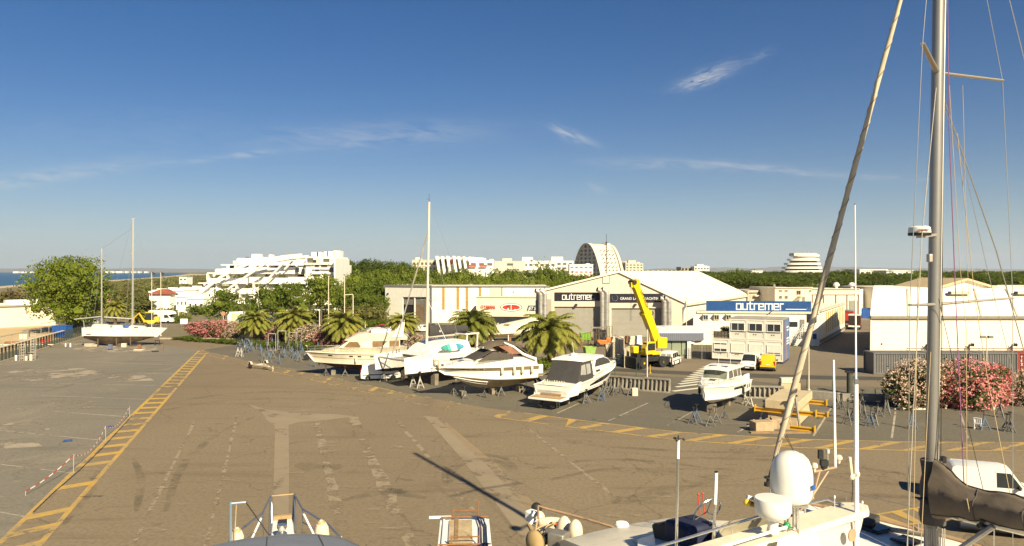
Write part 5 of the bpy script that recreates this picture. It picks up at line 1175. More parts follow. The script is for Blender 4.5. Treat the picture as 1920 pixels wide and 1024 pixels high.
class Hull:
    def __init__(s, L, B, keel, chine, sheer, transom=.9, rake=1.0, cb=.86, flare=.0, forefoot=.62, kstern=None, full=2.3):
        s.L, s.B, s.keel, s.chine, s.sheer, s.tr, s.rake, s.cb, s.flare, s.ff, s.full = L, B, keel, chine, sheer, transom, rake, cb, flare, forefoot, full
        s.ks = keel if kstern is None else kstern
    def b(s, t):
        if t < .5: return s.B/2*lerp(s.tr, 1, math.sin(t/.5*pi/2))
        return s.B/2*max(.012, 1-((t-.5)/.5)**s.full)
    def zs(s, t): return lerp(s.sheer[0], s.sheer[1], t**1.6)
    def zc(s, t): return lerp(s.chine[0], s.chine[1], t**2.6)
    def zk(s, t):
        k = lerp(s.ks, s.keel, min(1, t/.35))
        return k if t < s.ff else lerp(k, s.zc(1)*.97, ((t-s.ff)/(1-s.ff))**2.2)
    def c(s, t): return s.b(t)*s.cb if t < .5 else s.b(.5)*s.cb*max(.01, 1-((t-.5)/.5)**(s.full*.72))
    def x(s, t, v=1.0):
        """v: 0 keel .. 1 sheer"""
        return -s.L/2 + (s.L-s.rake)*t + s.rake*(t**3)*max(0, v)
    def side(s, t, v, sd, off=0.0):
        y = lerp(s.c(t), s.b(t), v) + s.flare*(v*v-v)*t*2 + off; return Vector((s.x(t, .35+.65*v), sd*y, lerp(s.zc(t), s.zs(t), v)))
    def bottom(s, t, w_, sd): return Vector((s.x(t, .35*w_), sd*s.c(t)*w_, lerp(s.zk(t), s.zc(t), w_**1.15)))
    def build(s, t_, top, bot, n=26, deck=None, camber=.12, parent_name='hull'):
        ts = [i/n for i in range(n+1)]
        mb = MB()
        for sd in (-1, 1): mb.rings([[s.side(t, v, sd) for v in (0, .25, .5, .75, 1)] for t in ts], False, False)
        a = [s.side(0, v, -1) for v in (1, .5, 0)] + [s.bottom(0, w_, -1) for w_ in (.5,)] + [s.bottom(0, 0, 1)] + [s.bottom(0, .5, 1)] + [s.side(0, v, 1) for v in (0, .5, 1)]
        mb.poly(a); h = mb.build(parent_name, top, t_, 40)
        mb = MB(); mb.rings([[s.bottom(t, w_, sd) for sd, w_ in ((-1, 1), (-1, .66), (-1, .33), (1, 0), (1, .33), (1, .66), (1, 1))] for t in ts], False, False); mb.build('antifouling', bot, h, 40)
        mb = MB(); rows = []
        for t in ts: p = s.side(t, 1, -1, -.02); q = s.side(t, 1, 1, -.02); m = (p+q)/2; w_ = s.b(t)/(s.B/2); rows.append([p, p.lerp(m, .5)+Vector((0, 0, camber*.75*w_)), m+Vector((0, 0, camber*w_)), q.lerp(m, .5)+Vector((0, 0, camber*.75*w_)), q])
        mb.rings(rows, False, False); dk_ = mb.build('deck', deck or top, t_, 40)
        mb = MB()
        for sd in (-1, 1): mb.tube([s.side(t, 1, sd, .01) for t in ts], .045, 6)
        s.objs = [h, dk_, mb.build('gunwale', top, t_)]
        return h
    def patch(s, name, mat, t0, t1, v0, v1, parent, n=18, off=.014, sides=(-1, 1), th=.02):
        """a band on the topsides; v0 and v1 may be functions of the way along"""
        f0 = v0 if callable(v0) else (lambda u: v0); f1 = v1 if callable(v1) else (lambda u: v1); out = []
        for sd in sides:
            mb = MB(); rows = []
            for i in range(n+1):
                u = i/n; t = lerp(t0, t1, u); a, b = f0(u), f1(u)
                rows.append([s.side(t, a, sd, -.01), s.side(t, a, sd, off), s.side(t, (a+b)/2, sd, off), s.side(t, b, sd, off), s.side(t, b, sd, -.01)])
            mb.rings(rows, True, False); out.append(mb.build(name, mat, parent, 30))
        return out
    def rail(s, parent, t0, t1, h, n=9, both=True, r=.018, lean=.05, bow=True, mat=None, mid=True):
        for sd in (-1, 1):
            mb = MB(); tp = []
            for i in range(n+1):
                t = lerp(t0, t1, i/n); p = s.side(t, 1, sd, -.08); q = p+Vector((lean, 0, h*(1 if i else .55))); tp.append(q); mb.tube([p, q], r*.8, 5)
            mb.tube(tp, r, 5)
            if mid: mb.tube([a.lerp(s.side(lerp(t0, t1, i/n), 1, sd, -.08), .5) for i, a in enumerate(tp)], r*.6, 5)
            if bow and sd == 1: e = s.side(t1, 1, -1, -.08)+Vector((lean, 0, h)); mb.tube([tp[-1], (tp[-1]+e)/2+Vector((.25, 0, 0)), e], r, 5)
            mb.build('guard_rail', mat or inox, parent)
def house(name, prof, hw, mat, parent, smooth=35, bevel=.0):
    """a superstructure: closed side outline swept across the boat, its half width given by hw(x, z)"""
    n = len(prof); mb = MB(); K = 5
    cols = []
    for k in range(K):
        s_ = -1+2*k/(K-1); cols.append([Vector((x, s_*hw(x, z), z + .05*(1-s_*s_))) for x, z in prof])
    for k in range(K-1):
        vs = cols[k]+cols[k+1]; mb.add(vs, [(i, (i+1) % n, n+(i+1) % n, n+i) for i in range(n)])
    mb.poly(cols[0]); mb.poly(cols[-1][::-1])
    bm_o = mb.build(name, mat, parent, smooth); return bm_o
def house_win(name, prof, hw, mat, parent, off=.012, sides=(-1, 1)):
    for s_ in sides:
        o = [Vector((x, s_*(hw(x, z)+off), z)) for x, z in prof]; i_ = [Vector((x, s_*(hw(x, z)-.03), z)) for x, z in prof]; mb = MB(); n = len(prof)
        mb.add(o+i_, [tuple(range(n))] + [(i, (i+1) % n, n+(i+1) % n, n+i) for i in range(n)]); mb.build(name, mat, parent)
def front_win(name, a, b, hw, mat, parent, k=.9, off=.015, panes=1, sidegap=.04):
    """panes on a raked front between side points a (low) and b (high)"""
    d = Vector((b[0]-a[0], 0, b[1]-a[1])).normalized(); nv = Vector((d.z, 0, -d.x))*off
    if nv.z < 0: nv = -nv
    p0 = Vector((a[0], 0, a[1])).lerp(Vector((b[0], 0, b[1])), (1-k)/2); p1 = Vector((a[0], 0, a[1])).lerp(Vector((b[0], 0, b[1])), (1+k)/2)
    w0, w1 = hw(p0.x, p0.z)*.94, hw(p1.x, p1.z)*.94
    for i in range(panes):
        u0, u1 = -1+2*i/panes+sidegap, -1+2*(i+1)/panes-sidegap; K = 4; mb = MB(); rows = []
        for j in range(K+1):
            u = lerp(u0, u1, j/K); cz = .05*(1-u*u); rows.append([p0+Vector((0, u*w0, cz))+nv, p1+Vector((0, u*w1, cz))+nv, p1+Vector((0, u*w1, cz))-nv, p0+Vector((0, u*w0, cz))-nv])
        mb.rings(rows); mb.build(name, mat, parent, 30)
def pose(t, stern, bow): d = bow-stern; t.location = (stern+bow)/2; t.location.z = 0; t.rotation_euler = (0, 0, math.atan2(d.y, d.x)); return d.length
# ---- stands
standg = M('stand_grey', (.17, .165, .155), .6, .4, .4, 3); standw = M('stand_pale', (.48, .45, .38), .6, .3, .3, 3); standb = M('stand_blue', (.12, .17, .24), .6, .2, .4, 3)
def make_stand(h, mat, label, spread=.42):
    t = thing('boat_stand', label, 'boat stand'); mb = MB()
    for k in range(3): a = 2*pi*k/3+.5; mb.tube([(0, 0, h*.62), (math.cos(a)*spread, math.sin(a)*spread, .03)], .045, 6)
    for k in range(3):
        a = 2*pi*k/3+.5; b = a+2*pi/3; q = .7; mb.tube([(math.cos(a)*spread*q, math.sin(a)*spread*q, h*.62*(1-q)), (math.cos(b)*spread*q, math.sin(b)*spread*q, h*.62*(1-q))], .024, 5)
        mb.cyl((math.cos(a)*spread, math.sin(a)*spread, 0), (math.cos(a)*spread, math.sin(a)*spread, .05), .07, n=8)
    mb.build('tripod', mat, t); MB().tube([(0, 0, h*.35), (0, 0, h*.7)], .06, 7).build('sleeve', mat, t); MB().tube([(0, 0, h*.6), (0, 0, h-.05)], .034, 6).build('screw', dsteel, t)
    MB().box((0, 0, h-.03), (.30, .18, .06), rx=.35).build('pad', M('pad_black', (.02, .02, .02), .9, 0, .3, 3), t); return t
STAND = {}
blockm = M('keel_block', (.22, .185, .135), .95, 0, .4, 2, bump=.4)
def stand(px, py, h, kind='g', label=None, group=None, at=None):
    key = (kind, round(h, 1)); lab = label or {'g': 'grey tripod boat stand', 'w': 'pale tripod boat stand', 'b': 'bluish tripod boat stand'}[kind]
    p = at if at is not None else G(px, py)
    if key not in STAND: STAND[key] = o = make_stand(h, {'g': standg, 'w': standw, 'b': standb}[kind], lab); o.location = p; o.rotation_euler = (0, 0, rnd.uniform(0, 6)); o['group'] = group
    else: o = dup(STAND[key], p, rnd.uniform(0, 6), lab, group=group)
    return o
def under(root, pts, h, what, kind='g'):
    m = Matrix.Translation(root.location) @ Euler(root.rotation_euler).to_matrix().to_4x4()
    for x, y, hh in pts: p = m @ Vector((x, y, 0)); stand(0, 0, hh, kind, 'tripod boat stand propping ' + what, 'stands propping ' + what, Vector((p.x, p.y, 0)))
def block(root, x, y, z0, size, label, cat='support block', name='support_block', mat=None):
    m = Matrix.Translation(root.location) @ Euler(root.rotation_euler).to_matrix().to_4x4(); p = m @ Vector((x, y, 0)); t = MB().box((0, 0, size[2]/2), size).build(name, mat or blockm, None, bevel=.02); t.location = (p.x, p.y, z0); t.rotation_euler = root.rotation_euler; return tag(t, label, cat)
def cylfender(parent, p, r=.13, l=.62, mat=None, rope_up=.5):
    o = MB().lathe([(.02, -l/2-.06), (r*.6, -l/2), (r, -l/2+.1), (r, l/2-.1), (r*.6, l/2), (.03, l/2+.07)], p, 10).build('fender', mat or fend, parent); MB().tube([Vector(p)+Vector((0, 0, l/2)), Vector(p)+Vector((0, 0, l/2+rope_up))], .012, 4).build('rope', rope, o); return o
def mast(parent, x, y, z0, z1, r, mat=alu, rake=0.0, name='mast'):
    return MB().tube([(x, y, z0), (x-rake*(z1-z0), y, z1)], r, 10, r*.8).build(name, mat, parent)
def stays(parent, l, r=.012, mat=None, name='rigging'):
    mb = MB()
    for a, b in l: mb.tube([a, b], r, 4)
    return mb.build(name, mat or wire, parent)

# ---- 1 flybridge motor yacht, left of the row
t = thing('motor_yacht', 'aged cream flybridge motor yacht with dark red bottom, leftmost of the row', 'motor yacht')
B1 = AT(573, 84.5); S1 = AT(781, 86.5); L1_ = pose(t, S1, B1)
H = Hull(L1_, 4.1, .55, (1.30, 1.55), (2.45, 2.78), .92, 1.5, .90, .25, .55)
h = H.build(t, gelold, foulred, deck=gelold, camber=.25)
H.patch('rub_strake', M('strake_brown', (.20, .14, .08), .6, 0, .2, 2), .02, .985, .50, .545, h); H.patch('rub_strake', MATS['strake_brown'], .02, .985, .90, .935, h)
for tt in (.80, .62, .545, .43):
    H.patch('porthole', tint, tt, tt+.034, lambda u: .70, lambda u: .82, h, 4)
hw1 = lambda x, z: lerp(1.75, 1.45, (z-2.4)/1.8) * (1 if x < 1 else max(.25, 1-((x-1)/5.0)**1.5))
house('coachroof', [(-5.2, 2.5), (4.9, 2.72), (4.2, 3.0), (2.4, 3.28), (-5.2, 3.3)], lambda x, z: 1.8*(1 if x < 1 else max(.3, 1-((x-1)/4.7)**1.9)), gelold, t)
house('saloon', [(-4.4, 3.2), (2.6, 3.25), (1.4, 4.05), (-4.4, 4.12)], hw1, gelold, t)
front_win('windscreen', (2.6, 3.25), (1.4, 4.05), hw1, brownwin, t, .92, .02, 3)
house_win('side_window', [(1.9, 3.4), (.0, 3.38), (.4, 3.95), (1.3, 3.95)], hw1, brownwin, t); house_win('side_window', [(-1.3, 3.38), (-1.3, 4.0), (-3.0, 4.0), (-2.4, 3.38)], hw1, brownwin, t); house_win('side_window', [(-3.2, 3.35), (-3.2, 4.0), (-4.3, 4.0), (-4.3, 3.35)], hw1, brownwin, t)
hw2 = lambda x, z: 1.62*(1 if x < .5 else max(.5, 1-((x-.5)/3)**2))
house('flybridge', [(-5.4, 4.12), (1.9, 4.08), (1.3, 4.32), (.4, 4.78), (-.6, 4.86), (-4.4, 4.95), (-5.4, 4.4)], hw2, gelold, t)
mb = MB(); mb.box((-2.2, 0, 5.05), (2.2, 2.2, .5)); mb.build('helm_seat', gel, t, bevel=.06); MB().prism([(-.7, -.9, 4.8), (-.7, .9, 4.8), (-1.1, .8, 5.3), (-1.1, -.8, 5.3)], (-.12, 0, 0)).build('fly_screen', brownwin, t)
mb = MB()
for sd in (-1, 1): mb.prism([(-3.4, sd*1.62, 4.4), (-4.7, sd*1.62, 4.4), (-4.95, sd*1.2, 6.0), (-4.5, sd*1.2, 6.0)], (0, sd*.1, 0))
mb.prism([(-4.5, -1.3, 5.95), (-4.95, -1.3, 5.95), (-4.95, -1.3, 6.1), (-4.5, -1.3, 6.1)], (0, 2.6, 0)); mb.build('radar_arch', gelold, t, None)
MB().tube([(-4.7, .4, 6.1), (-4.7, .4, 7.4)], .02, 5).build('aerial', signwhite, t); MB().lathe([(.25, 6.1), (.28, 6.25), (.1, 6.35)], (-4.7, -.4, 0), 12).build('radar', gel, t)
H.rail(t, .55, .985, .62, 8)
MB().tube([(L1_/2-.2, 0, 2.75), (L1_/2+.15, 0, 2.35)], .05, 6).build('anchor', galv, t)
for tt, sd in ((.60, 1), (.36, 1)): p = H.side(tt, .45, sd, .16); cylfender(t, p, .12, .6)
under(t, [(1.8, 1.5, 1.2), (-3, 1.5, 1.2), (1.8, -1.5, 1.2), (-3, -1.6, 1.2), (4, .7, 1.2)], 1.2, 'the aged flybridge yacht'); 
for x in (3.2, -.5, -4): block(t, x, 0, 0, (.5, .8, .58), 'wooden keel block under the aged flybridge yacht')['group'] = 'keel blocks under the aged flybridge yacht'
# ---- 2 catamaran
t = thing('catamaran', 'white sailing catamaran with paddle board on deck and dark sail bag', 'catamaran')
bow2 = Vector((-12.85, 76.5, 0)); hd = Vector((-1, -1, 0)).normalized(); pose(t, bow2-hd*12.0, bow2); sep = 2.62
for sd in (1, -1):
    Hc = Hull(12.0, 1.75, 1.15, (1.62, 1.5), (3.12, 3.1), .7, .2, .86, .05, .85, 1.3, 2.6)
    mb_h = Hc.build(t, gel, foulblack, deck=gel, camber=.05)
    for o in Hc.objs: o.location.y = sd*sep
    for a in Hc.patch('hull_window', tint, .40, .56, .62, .76, mb_h): pass
MB().prism([(2.2, -2.2, 2.35), (2.2, 2.2, 2.35), (-5.6, 2.2, 2.35), (-5.6, -2.2, 2.35)], (0, 0, .65)).build('bridge_deck', gel, t)
hwc = lambda x, z: 2.35*(1 if x < 0 else max(.55, 1-(x/3.6)**2*.45))*lerp(1, .86, (z-3)/1.3)
house('saloon', [(2.6, 3.0), (1.9, 3.6), (1.0, 4.05), (-.5, 4.35), (-3.2, 4.35), (-3.6, 3.0)], hwc, gel, t, 50)
house('deck_shoulder', [(2.9, 2.98), (2.7, 3.25), (-4.8, 3.3), (-4.8, 2.98)], lambda x, z: 3.1, gel, t)
house_win('side_window', [(.9, 3.5), (.5, 3.95), (-1.6, 4.05), (-2.6, 3.75), (-2.6, 3.5)], hwc, tint, t, .012, (-1,))
MB().tube([(5.6, -sep+.1, 2.85), (5.6, sep-.1, 2.85)], .11, 10).build('cross_beam', alu, t)
mb = MB(); mb.tube([(5.6, -1.7, 2.85), (4.2, 0, 2.7)], .05, 6); mb.tube([(5.6, 1.7, 2.85), (4.2, 0, 2.7)], .05, 6); mb.tube([(5.6, 0, 2.9), (5.6, 0, 3.35)], .05, 6); mb.build('seagull_striker', alu, t)
mb = MB()
for i in range(24): mb.bar((lerp(2.3, 5.5, i/23), -1.75, 2.72), (lerp(2.3, 5.5, i/23), 1.75, 2.72), .02)
for i in range(24): mb.bar((2.3, -1.75+3.5*i/23, 2.725), (5.5, -1.75+3.5*i/23, 2.725), .02)
mb.build('trampoline_net', M('net_grey', (.28, .25, .21), .9, 0, .2, 3), t, None)
mz = 19.6; m_ = mast(t, 1.0, 0, 3.9, mz, .15, M('mast_pinkish', (.72, .60, .48), .4, .1, .1, 1), .022)
mtop = Vector((1.0-.022*(mz-3.9), 0, mz))
def onm(z): return Vector((1.0-.022*(z-3.9), 0, z))
mb = MB(); mb.tube([onm(8.9)+Vector((-.1, -1.3, 0)), onm(8.9), onm(8.9)+Vector((-.1, 1.3, 0))], .04, 6); mb.tube([onm(8.9)+Vector((-.1, 1.3, 0)), onm(8.9)+Vector((-.1, 1.3, .7))], .03, 5); mb.build('spreader', alu, m_)
mb = MB(); mb.tube([mtop, mtop+Vector((0, 0, .9))], .02, 5); mb.tube([mtop+Vector((0, 0, .2)), mtop+Vector((.5, .2, .35))], .015, 5); mb.build('wind_vane', dsteel, m_)
MB().tube([onm(16.2)+Vector((.1, 0, 0)), (5.55, 0, 3.4)], .075, 8).build('furled_sail', M('furled_sail_grey', (.28, .25, .21), .9, 0, .3, 1.5, bump=.3), t)
stays(t, [(onm(16.5), (5.55, 0, 3.3)), (onm(17), (-1.6, 2.9, 3.2)), (onm(17), (-1.6, -2.9, 3.2)), (onm(8.9), (-.4, 2.6, 3.2)), (onm(8.9), (-.4, -2.6, 3.2)), (mtop, (-2.0, 1.2, 12.2)), (onm(12), onm(8.9)+Vector((0, 1.3, 0))), (onm(12), onm(8.9)+Vector((0, -1.3, 0)))], .015)
mb = MB()
rows = [[Vector((lerp(.75, -4.9, u), math.sin(a)*lerp(.30, .2, u), lerp(5.35, 5.35, u)+math.cos(a)*lerp(.85, .45, u)*(1 if math.cos(a) > 0 else .6))) for a in [2*pi*k/12 for k in range(12)]] for u in [i/8 for i in range(9)]]
mb.rings(rows); mb.build('sail_bag', canvas, t, 50); MB().tube([(.9, 0, 4.85), (-5.0, 0, 4.85)], .1, 8).build('boom', alu, t)
lettering('o', .5, signwhite, t, (-.5, .32, 5.3), (pi/2, 0, pi))
mb = MB()
for sd in (-1, 1):
    mb.tube([(-4.7, sd*1.9, 3.1), (-4.8, sd*1.85, 5.0)], .09, 7); mb.tube([(-3.3, sd*1.75, 4.3), (-3.3, sd*1.8, 5.0)], .07, 7); mb.bar((-3.0, sd*1.85, 5.02), (-5.0, sd*1.85, 5.02), .16, .12)
mb.bar((-3.05, -1.8, 5.03), (-3.05, 1.8, 5.03), .16, .1); mb.bar((-4.95, -1.8, 5.03), (-4.95, 1.8, 5.03), .16, .1); mb.build('bimini_frame', gel, t, None)
MB().box((-4.0, 0, 5.08), (1.2, 2.0, .04)).build('solar_panel', tint, t)
mb = MB(); mb.tube([(-5.9, -1.4, 3.0), (-6.6, -1.4, 3.9), (-7.2, -1.4, 4.0)], .05, 6); mb.tube([(-5.9, 1.4, 3.0), (-6.6, 1.4, 3.9), (-7.2, 1.4, 4.0)], .05, 6); mb.build('davit', inox, t)
Hc.rail
for sd in (-1, 1):
    mb = MB(); tp = []
    for i in range(9): p = Vector((lerp(-4.5, 5.3, i/8), sd*(sep+.55), 3.05)); tp.append(p+Vector((0, 0, .6))); mb.tube([p, tp[-1]], .016, 5)
    mb.tube(tp, .012, 4); mb.build('guard_rail', inox, t)
for x, y in ((3.4, -2.2), (3.0, -2.3), (-1.6, -3.2), (-4.2, -3.2)): MB().lathe([(.05, 3.0), (.07, 3.1), (.035, 3.3), (.06, 3.45), (.02, 3.5)], (x, y, 0), 8).build('winch', dsteel, t)
under(t, [(4.4, 2.0, 1.7), (4.4, 3.2, 1.7), (-2, 3.2, 1.7), (-2, 2.0, 1.6)], 1.7, 'the white catamaran', 'w'); under(t, [(4.4, -3.2, 1.7), (-2, -3.2, 1.7)], 1.7, 'the white catamaran', 'w')
for x, y in ((2, sep), (-3, sep), (2, -sep), (-3, -sep)): block(t, x, y, 0, (.5, .7, 1.2), 'keel block under the white catamaran')['group'] = 'keel blocks under the catamaran'
# paddle board leaning on its cabin
m = Matrix.Translation(t.location) @ Euler(t.rotation_euler).to_matrix().to_4x4()
pb = thing('paddle_board', 'turquoise white and blue paddle board leaning on the catamaran cabin', 'paddle board', m @ Vector((-.2, 2.95, 3.86)), t.rotation_euler.z)
prof = lambda u: .42*max(.02, math.sin(pi*min(1, max(0, u)))**.45)
for nm, u0, u1, mt in (('tail', 0, .28, M('board_teal', (.06, .30, .25), .4, 0, .5, 1.5)), ('stripe', .28, .40, M('board_green', (.10, .48, .34), .4, 0, .2, 2)), ('middle', .40, .66, M('board_white', (.80, .76, .66), .4, 0, .1, 2)), ('nose', .66, 1, M('board_blue', (.06, .30, .42), .4, 0, .5, 2))):
    rows = []
    for i in range(9):
        u = lerp(u0, u1, i/8); w_ = prof(u); rows.append([Vector((1.6-3.2*u, .06*a_, w_*b_)) for a_, b_ in ((-1, -.9), (-1, .9), (0, 1), (1, .9), (1, -.9), (0, -1))])
    MB().rings(rows).build(nm, mt, pb, 50)
pb.rotation_euler = (.45, 0, t.rotation_euler.z)
# ---- 3 sports cruiser with taupe stripe
t = thing('sports_cruiser', 'white sports cruiser with taupe stripe and brown canopy, bow to the left', 'motor boat')
t.scale.z = 1.14; B3 = Vector((-7.5, 68.9, 0)); S3 = Vector((1.9, 73.8, 0)); L3 = pose(t, S3, B3)
H = Hull(L3, 3.6, .55, (1.30, 1.95), (2.42, 2.62), .93, 1.9, .88, .5, .5, .8, 2.1)
h = H.build(t, gel, foulbeige, deck=gel, camber=.3)
H.patch('taupe_stripe', taupe, .0, .985, .70, .985, h); H.patch('chine_line', taupe, .0, .97, .0, .05, h)
for tt in (.78, .64): H.patch('porthole', tint, tt, tt+.035, .79, .88, h, 4)
H.patch('vent_strip', tint, .10, .34, lambda u: 1.02, lambda u: 1.04+.05*u, h)
for sd in (-1, 1):
    for k in range(2): mb = MB(); mb.tube([H.bottom(lerp(.93, .6, i/8), .55+.22*k, sd)+Vector((0, 0, -.02)) for i in range(9)], .035, 5); mb.build('spray_rail', gel, h)
hw3 = lambda x, z: lerp(1.55, 1.2, min(1, (z-2.3)/1.3))*(1 if x < -.2 else max(.2, 1-((x+.2)/5.0)**2))
house('foredeck', [(-5.2, 2.3), (4.2, 2.55), (3.2, 2.85), (.9, 3.2), (-1.0, 3.28), (-5.2, 3.05)], hw3, gel, t, 60)
front_win('windscreen_cover', (1.5, 3.1), (-.35, 3.82), lambda x, z: 1.42, canvasdk, t, 1.0, .03)
hwb = lambda x, z: 1.46-.12*(z-3)
for sd in (-1, 1): MB().prism([(1.35, sd*1.44, 3.0), (-.4, sd*1.40, 3.8), (-2.4, sd*1.42, 3.45), (-2.6, sd*1.46, 3.1)], (0, sd*.03, 0)).build('side_screen', tint if sd < 0 else canvasdk, t)
# brown bimini on its arch
rows = []
for i, (x, z, w_) in enumerate(((.2, 4.28, 1.1), (-.8, 4.55, 1.3), (-2.0, 4.62, 1.35), (-3.0, 4.45, 1.38), (-4.0, 3.85, 1.45), (-5.0, 3.25, 1.5))): rows.append([Vector((x, w_*u, z-.28*u*u)) for u in [-1+2*k/8 for k in range(9)]] + [Vector((x, w_*u, z-.04-.28*u*u)) for u in [1-2*k/8 for k in range(9)]])
MB().rings(rows).build('canopy', canvasbr, t, 60)
for sd in (-1, 1): MB().tube([(-1.6, sd*1.3, 4.5), (-2.6, sd*1.42, 4.1), (-3.6, sd*1.52, 3.45), (-5.0, sd*1.6, 2.95)], [.06, .1, .12, .12], 7).build('targa_arch', gel, t)
for sd in (-1, 1): MB().prism([(-1.0, sd*1.33, 4.2), (-2.2, sd*1.36, 4.2), (-3.3, sd*1.48, 3.5), (-2.4, sd*1.48, 3.45)], (0, sd*.02, 0)).build('clear_panel', M('red_brown_vinyl', (.25, .12, .07), .2, 0, .3, 1), t)
H.rail(t, .35, .985, .58, 11, mid=False)
for tt in (.10, .22, .32, .46): cylfender(t, H.side(tt, .72, 1, .16), .14, .62)
for sd in (1, -1): p = H.side(.95, 1.2, sd, 0); cylfender(t, p+Vector((0, -.0, .15)), .17, .75)
MB().prism([(-L3/2, -1.6, 1.55), (-L3/2-1.3, -1.5, 1.5), (-L3/2-1.3, 1.5, 1.5), (-L3/2, 1.6, 1.55)], (0, 0, .16)).build('swim_platform', taupe, t)
MB().box((-L3/2-.3, 1.35, 1.95), (.5, .35, 1.0)).build('transom_wing', gel, t, bevel=.05)
mb = MB(); mb.tube([(L3/2-.5, 0, 2.75), (L3/2+.12, 0, 2.5), (L3/2+.05, 0, 2.2)], .05, 6); mb.box((L3/2-.8, .1, 2.78), (.5, .3, .12)); mb.build('anchor', dsteel, t)
MB().box((2.4, 0, 3.02), (.5, .55, .05), ry=.12).build('deck_hatch', tint, t)
for y in (-.7, .7): MB().tube([(-L3/2-.3, y, 1.2), (-L3/2-.9, y, .75), (-L3/2-1.0, y, .4)], [.15, .12, .1], 8).build('stern_drive', dsteel, t)
under(t, [(2.6, 1.4, 1.2), (-1.2, 1.5, 1.3), (-4, 1.4, 1.2), (2.6, -1.2, 1.2), (-1.2, -1.5, 1.3), (-4, -1.4, 1.2), (.6, 1.55, 1.0)], 1.2, 'the cruiser with the brown canopy')
for x in (2.2, -1, -4): block(t, x, 0, 0, (.5, .8, .55), 'keel block under the cruiser with the brown canopy')['group'] = 'keel blocks under the brown canopied cruiser'
# ---- 4 sport coupe, stern to the camera
t = thing('sport_coupe', 'white sport coupe boat with dark enclosed cockpit, stern facing the camera', 'motor boat')
t.scale.z = .86; S4 = G(1034, 765); B4 = Vector((10.7, 76.4, 0)); L4_ = pose(t, S4, B4)
H = Hull(L4_, 3.75, .5, (1.25, 2.05), (2.25, 3.15), .95, 1.3, .86, .3, .55, .75, 2.4)
h = H.build(t, gel, foulblack, deck=gel, camber=.08)
H.patch('black_hull_window', tint, .34, .96, lambda u: .36+.22*u-.06*math.sin(pi*u), lambda u: .50+.40*math.sin(min(1, u*2.2)*pi/2)*(1-.25*u), h)
H.patch('black_line', blackp, .02, .96, .12, .16, h); H.patch('boot_stripe', blackp, .0, .97, -.0, .03, h)
hw4 = lambda x, z: lerp(1.62, 1.28, min(1, max(0, (z-2.6)/1.9)))*(1 if x < 1.2 else max(.25, 1-((x-1.2)/5.2)**2))
house('coachroof', [(-1.4, 2.7), (5.3, 3.05), (4.0, 3.4), (3.2, 3.55), (-1.4, 3.45)], hw4, gel, t, 60)
house('cabin', [(-1.6, 3.3), (3.4, 3.5), (2.3, 4.1), (1.0, 4.5), (-1.6, 4.5)], hw4, gel, t, 60)
house('hardtop', [(-4.1, 4.46), (-4.0, 4.58), (-1.5, 4.72), (.8, 4.66), (1.6, 4.42), (1.0, 4.36), (-3.9, 4.4)], lambda x, z: 1.55 if x < .4 else 1.55-.35*(x-.4)/1.2, gel, t, 60)
front_win('windscreen', (3.4, 3.5), (1.5, 4.38), hw4, canvas, t, .96, .03)
house_win('side_window', [(2.9, 3.55), (2.3, 4.02), (1.2, 4.35), (-.2, 4.38), (-1.0, 4.15), (-1.3, 3.55)], hw4, canvas, t, .03)
for sd in (-1, 1): MB().tube([(.3, sd*1.36, 4.5), (-1.2, sd*1.47, 4.35), (-1.75, sd*1.6, 3.7), (-1.8, sd*1.68, 2.9)], [.08, .13, .15, .15], 7).build('roof_pillar', gel, t)
hwt = lambda x, z: lerp(1.66, 1.42, min(1, (z-2.0)/2.3))
house('cockpit_tent', [(-1.7, 2.2), (-1.9, 4.36), (-4.1, 4.4), (-4.6, 3.3), (-5.15, 2.3), (-5.0, 2.1)], hwt, canvas, t, 30)
front_win('clear_panel', (-4.62, 3.05), (-4.12, 4.18), lambda x, z: hwt(x, z), clearpl, t, .86, .03, 2, .07)
house_win('clear_panel', [(-2.2, 3.05), (-2.2, 4.05), (-3.0, 4.1), (-3.0, 3.0)], hwt, clearpl, t, .02); house_win('clear_panel', [(-3.2, 3.0), (-3.2, 4.1), (-4.0, 4.05), (-4.3, 3.1)], hwt, clearpl, t, .02)
L2 = L4_/2
MB().prism([(-L2, -1.75, 1.05), (-L2-1.35, -1.62, 1.0), (-L2-1.35, 1.62, 1.0), (-L2, 1.75, 1.05)], (0, 0, .2)).build('swim_platform', gel, t, bevel=.03); MB().prism([(-L2+.05, -1.55, 1.262), (-L2-1.25, -1.5, 1.212), (-L2-1.25, 1.5, 1.212), (-L2+.05, 1.55, 1.262)], (0, 0, .01)).build('teak_deck', teak, t)
MB().box((-L2+.3, 0, 1.62), (.6, 3.0, .42)).build('transom_seat', gel, t, bevel=.06); MB().box((-L2-.03, 0, 1.45), (.1, 2.0, .12)).build('transom_locker', teak, t); MB().box((-L2+.85, .2, 2.3), (.4, 2.0, .42)).build('stern_sofa', gelold, t, bevel=.08)
for sd in (-1, 1): MB().prism([(-L2+.0, sd*1.55, 1.25), (-L2+1.6, sd*1.62, 1.25), (-L2+2.3, sd*1.64, 2.5), (-L2+1.3, sd*1.6, 2.3), (-L2+.15, sd*1.56, 1.75)], (0, sd*.22, 0)).build('quarter', gel, t)
mb = MB(); rg = random.Random(3)
for i in range(9): mb.sphere((-L2+.85, -.8+.24*i, 2.55), (.09, .08, rg.uniform(.08, .2)), 7, 5)
mb.build('deck_gear', rope, t)
for x, w_ in ((3.6, .75), (4.5, .6)): MB().box((x, -.75, 3.42-.12*(x-3.6)), (w_, .42, .04), ry=.2).build('deck_hatch', tint, t)
for x in (-.6,): MB().box((x, -1.58, 3.12), (.7, .12, .16)).build('deck_vent', tint, t)
H.rail(t, .45, .985, .45, 9, mid=False)
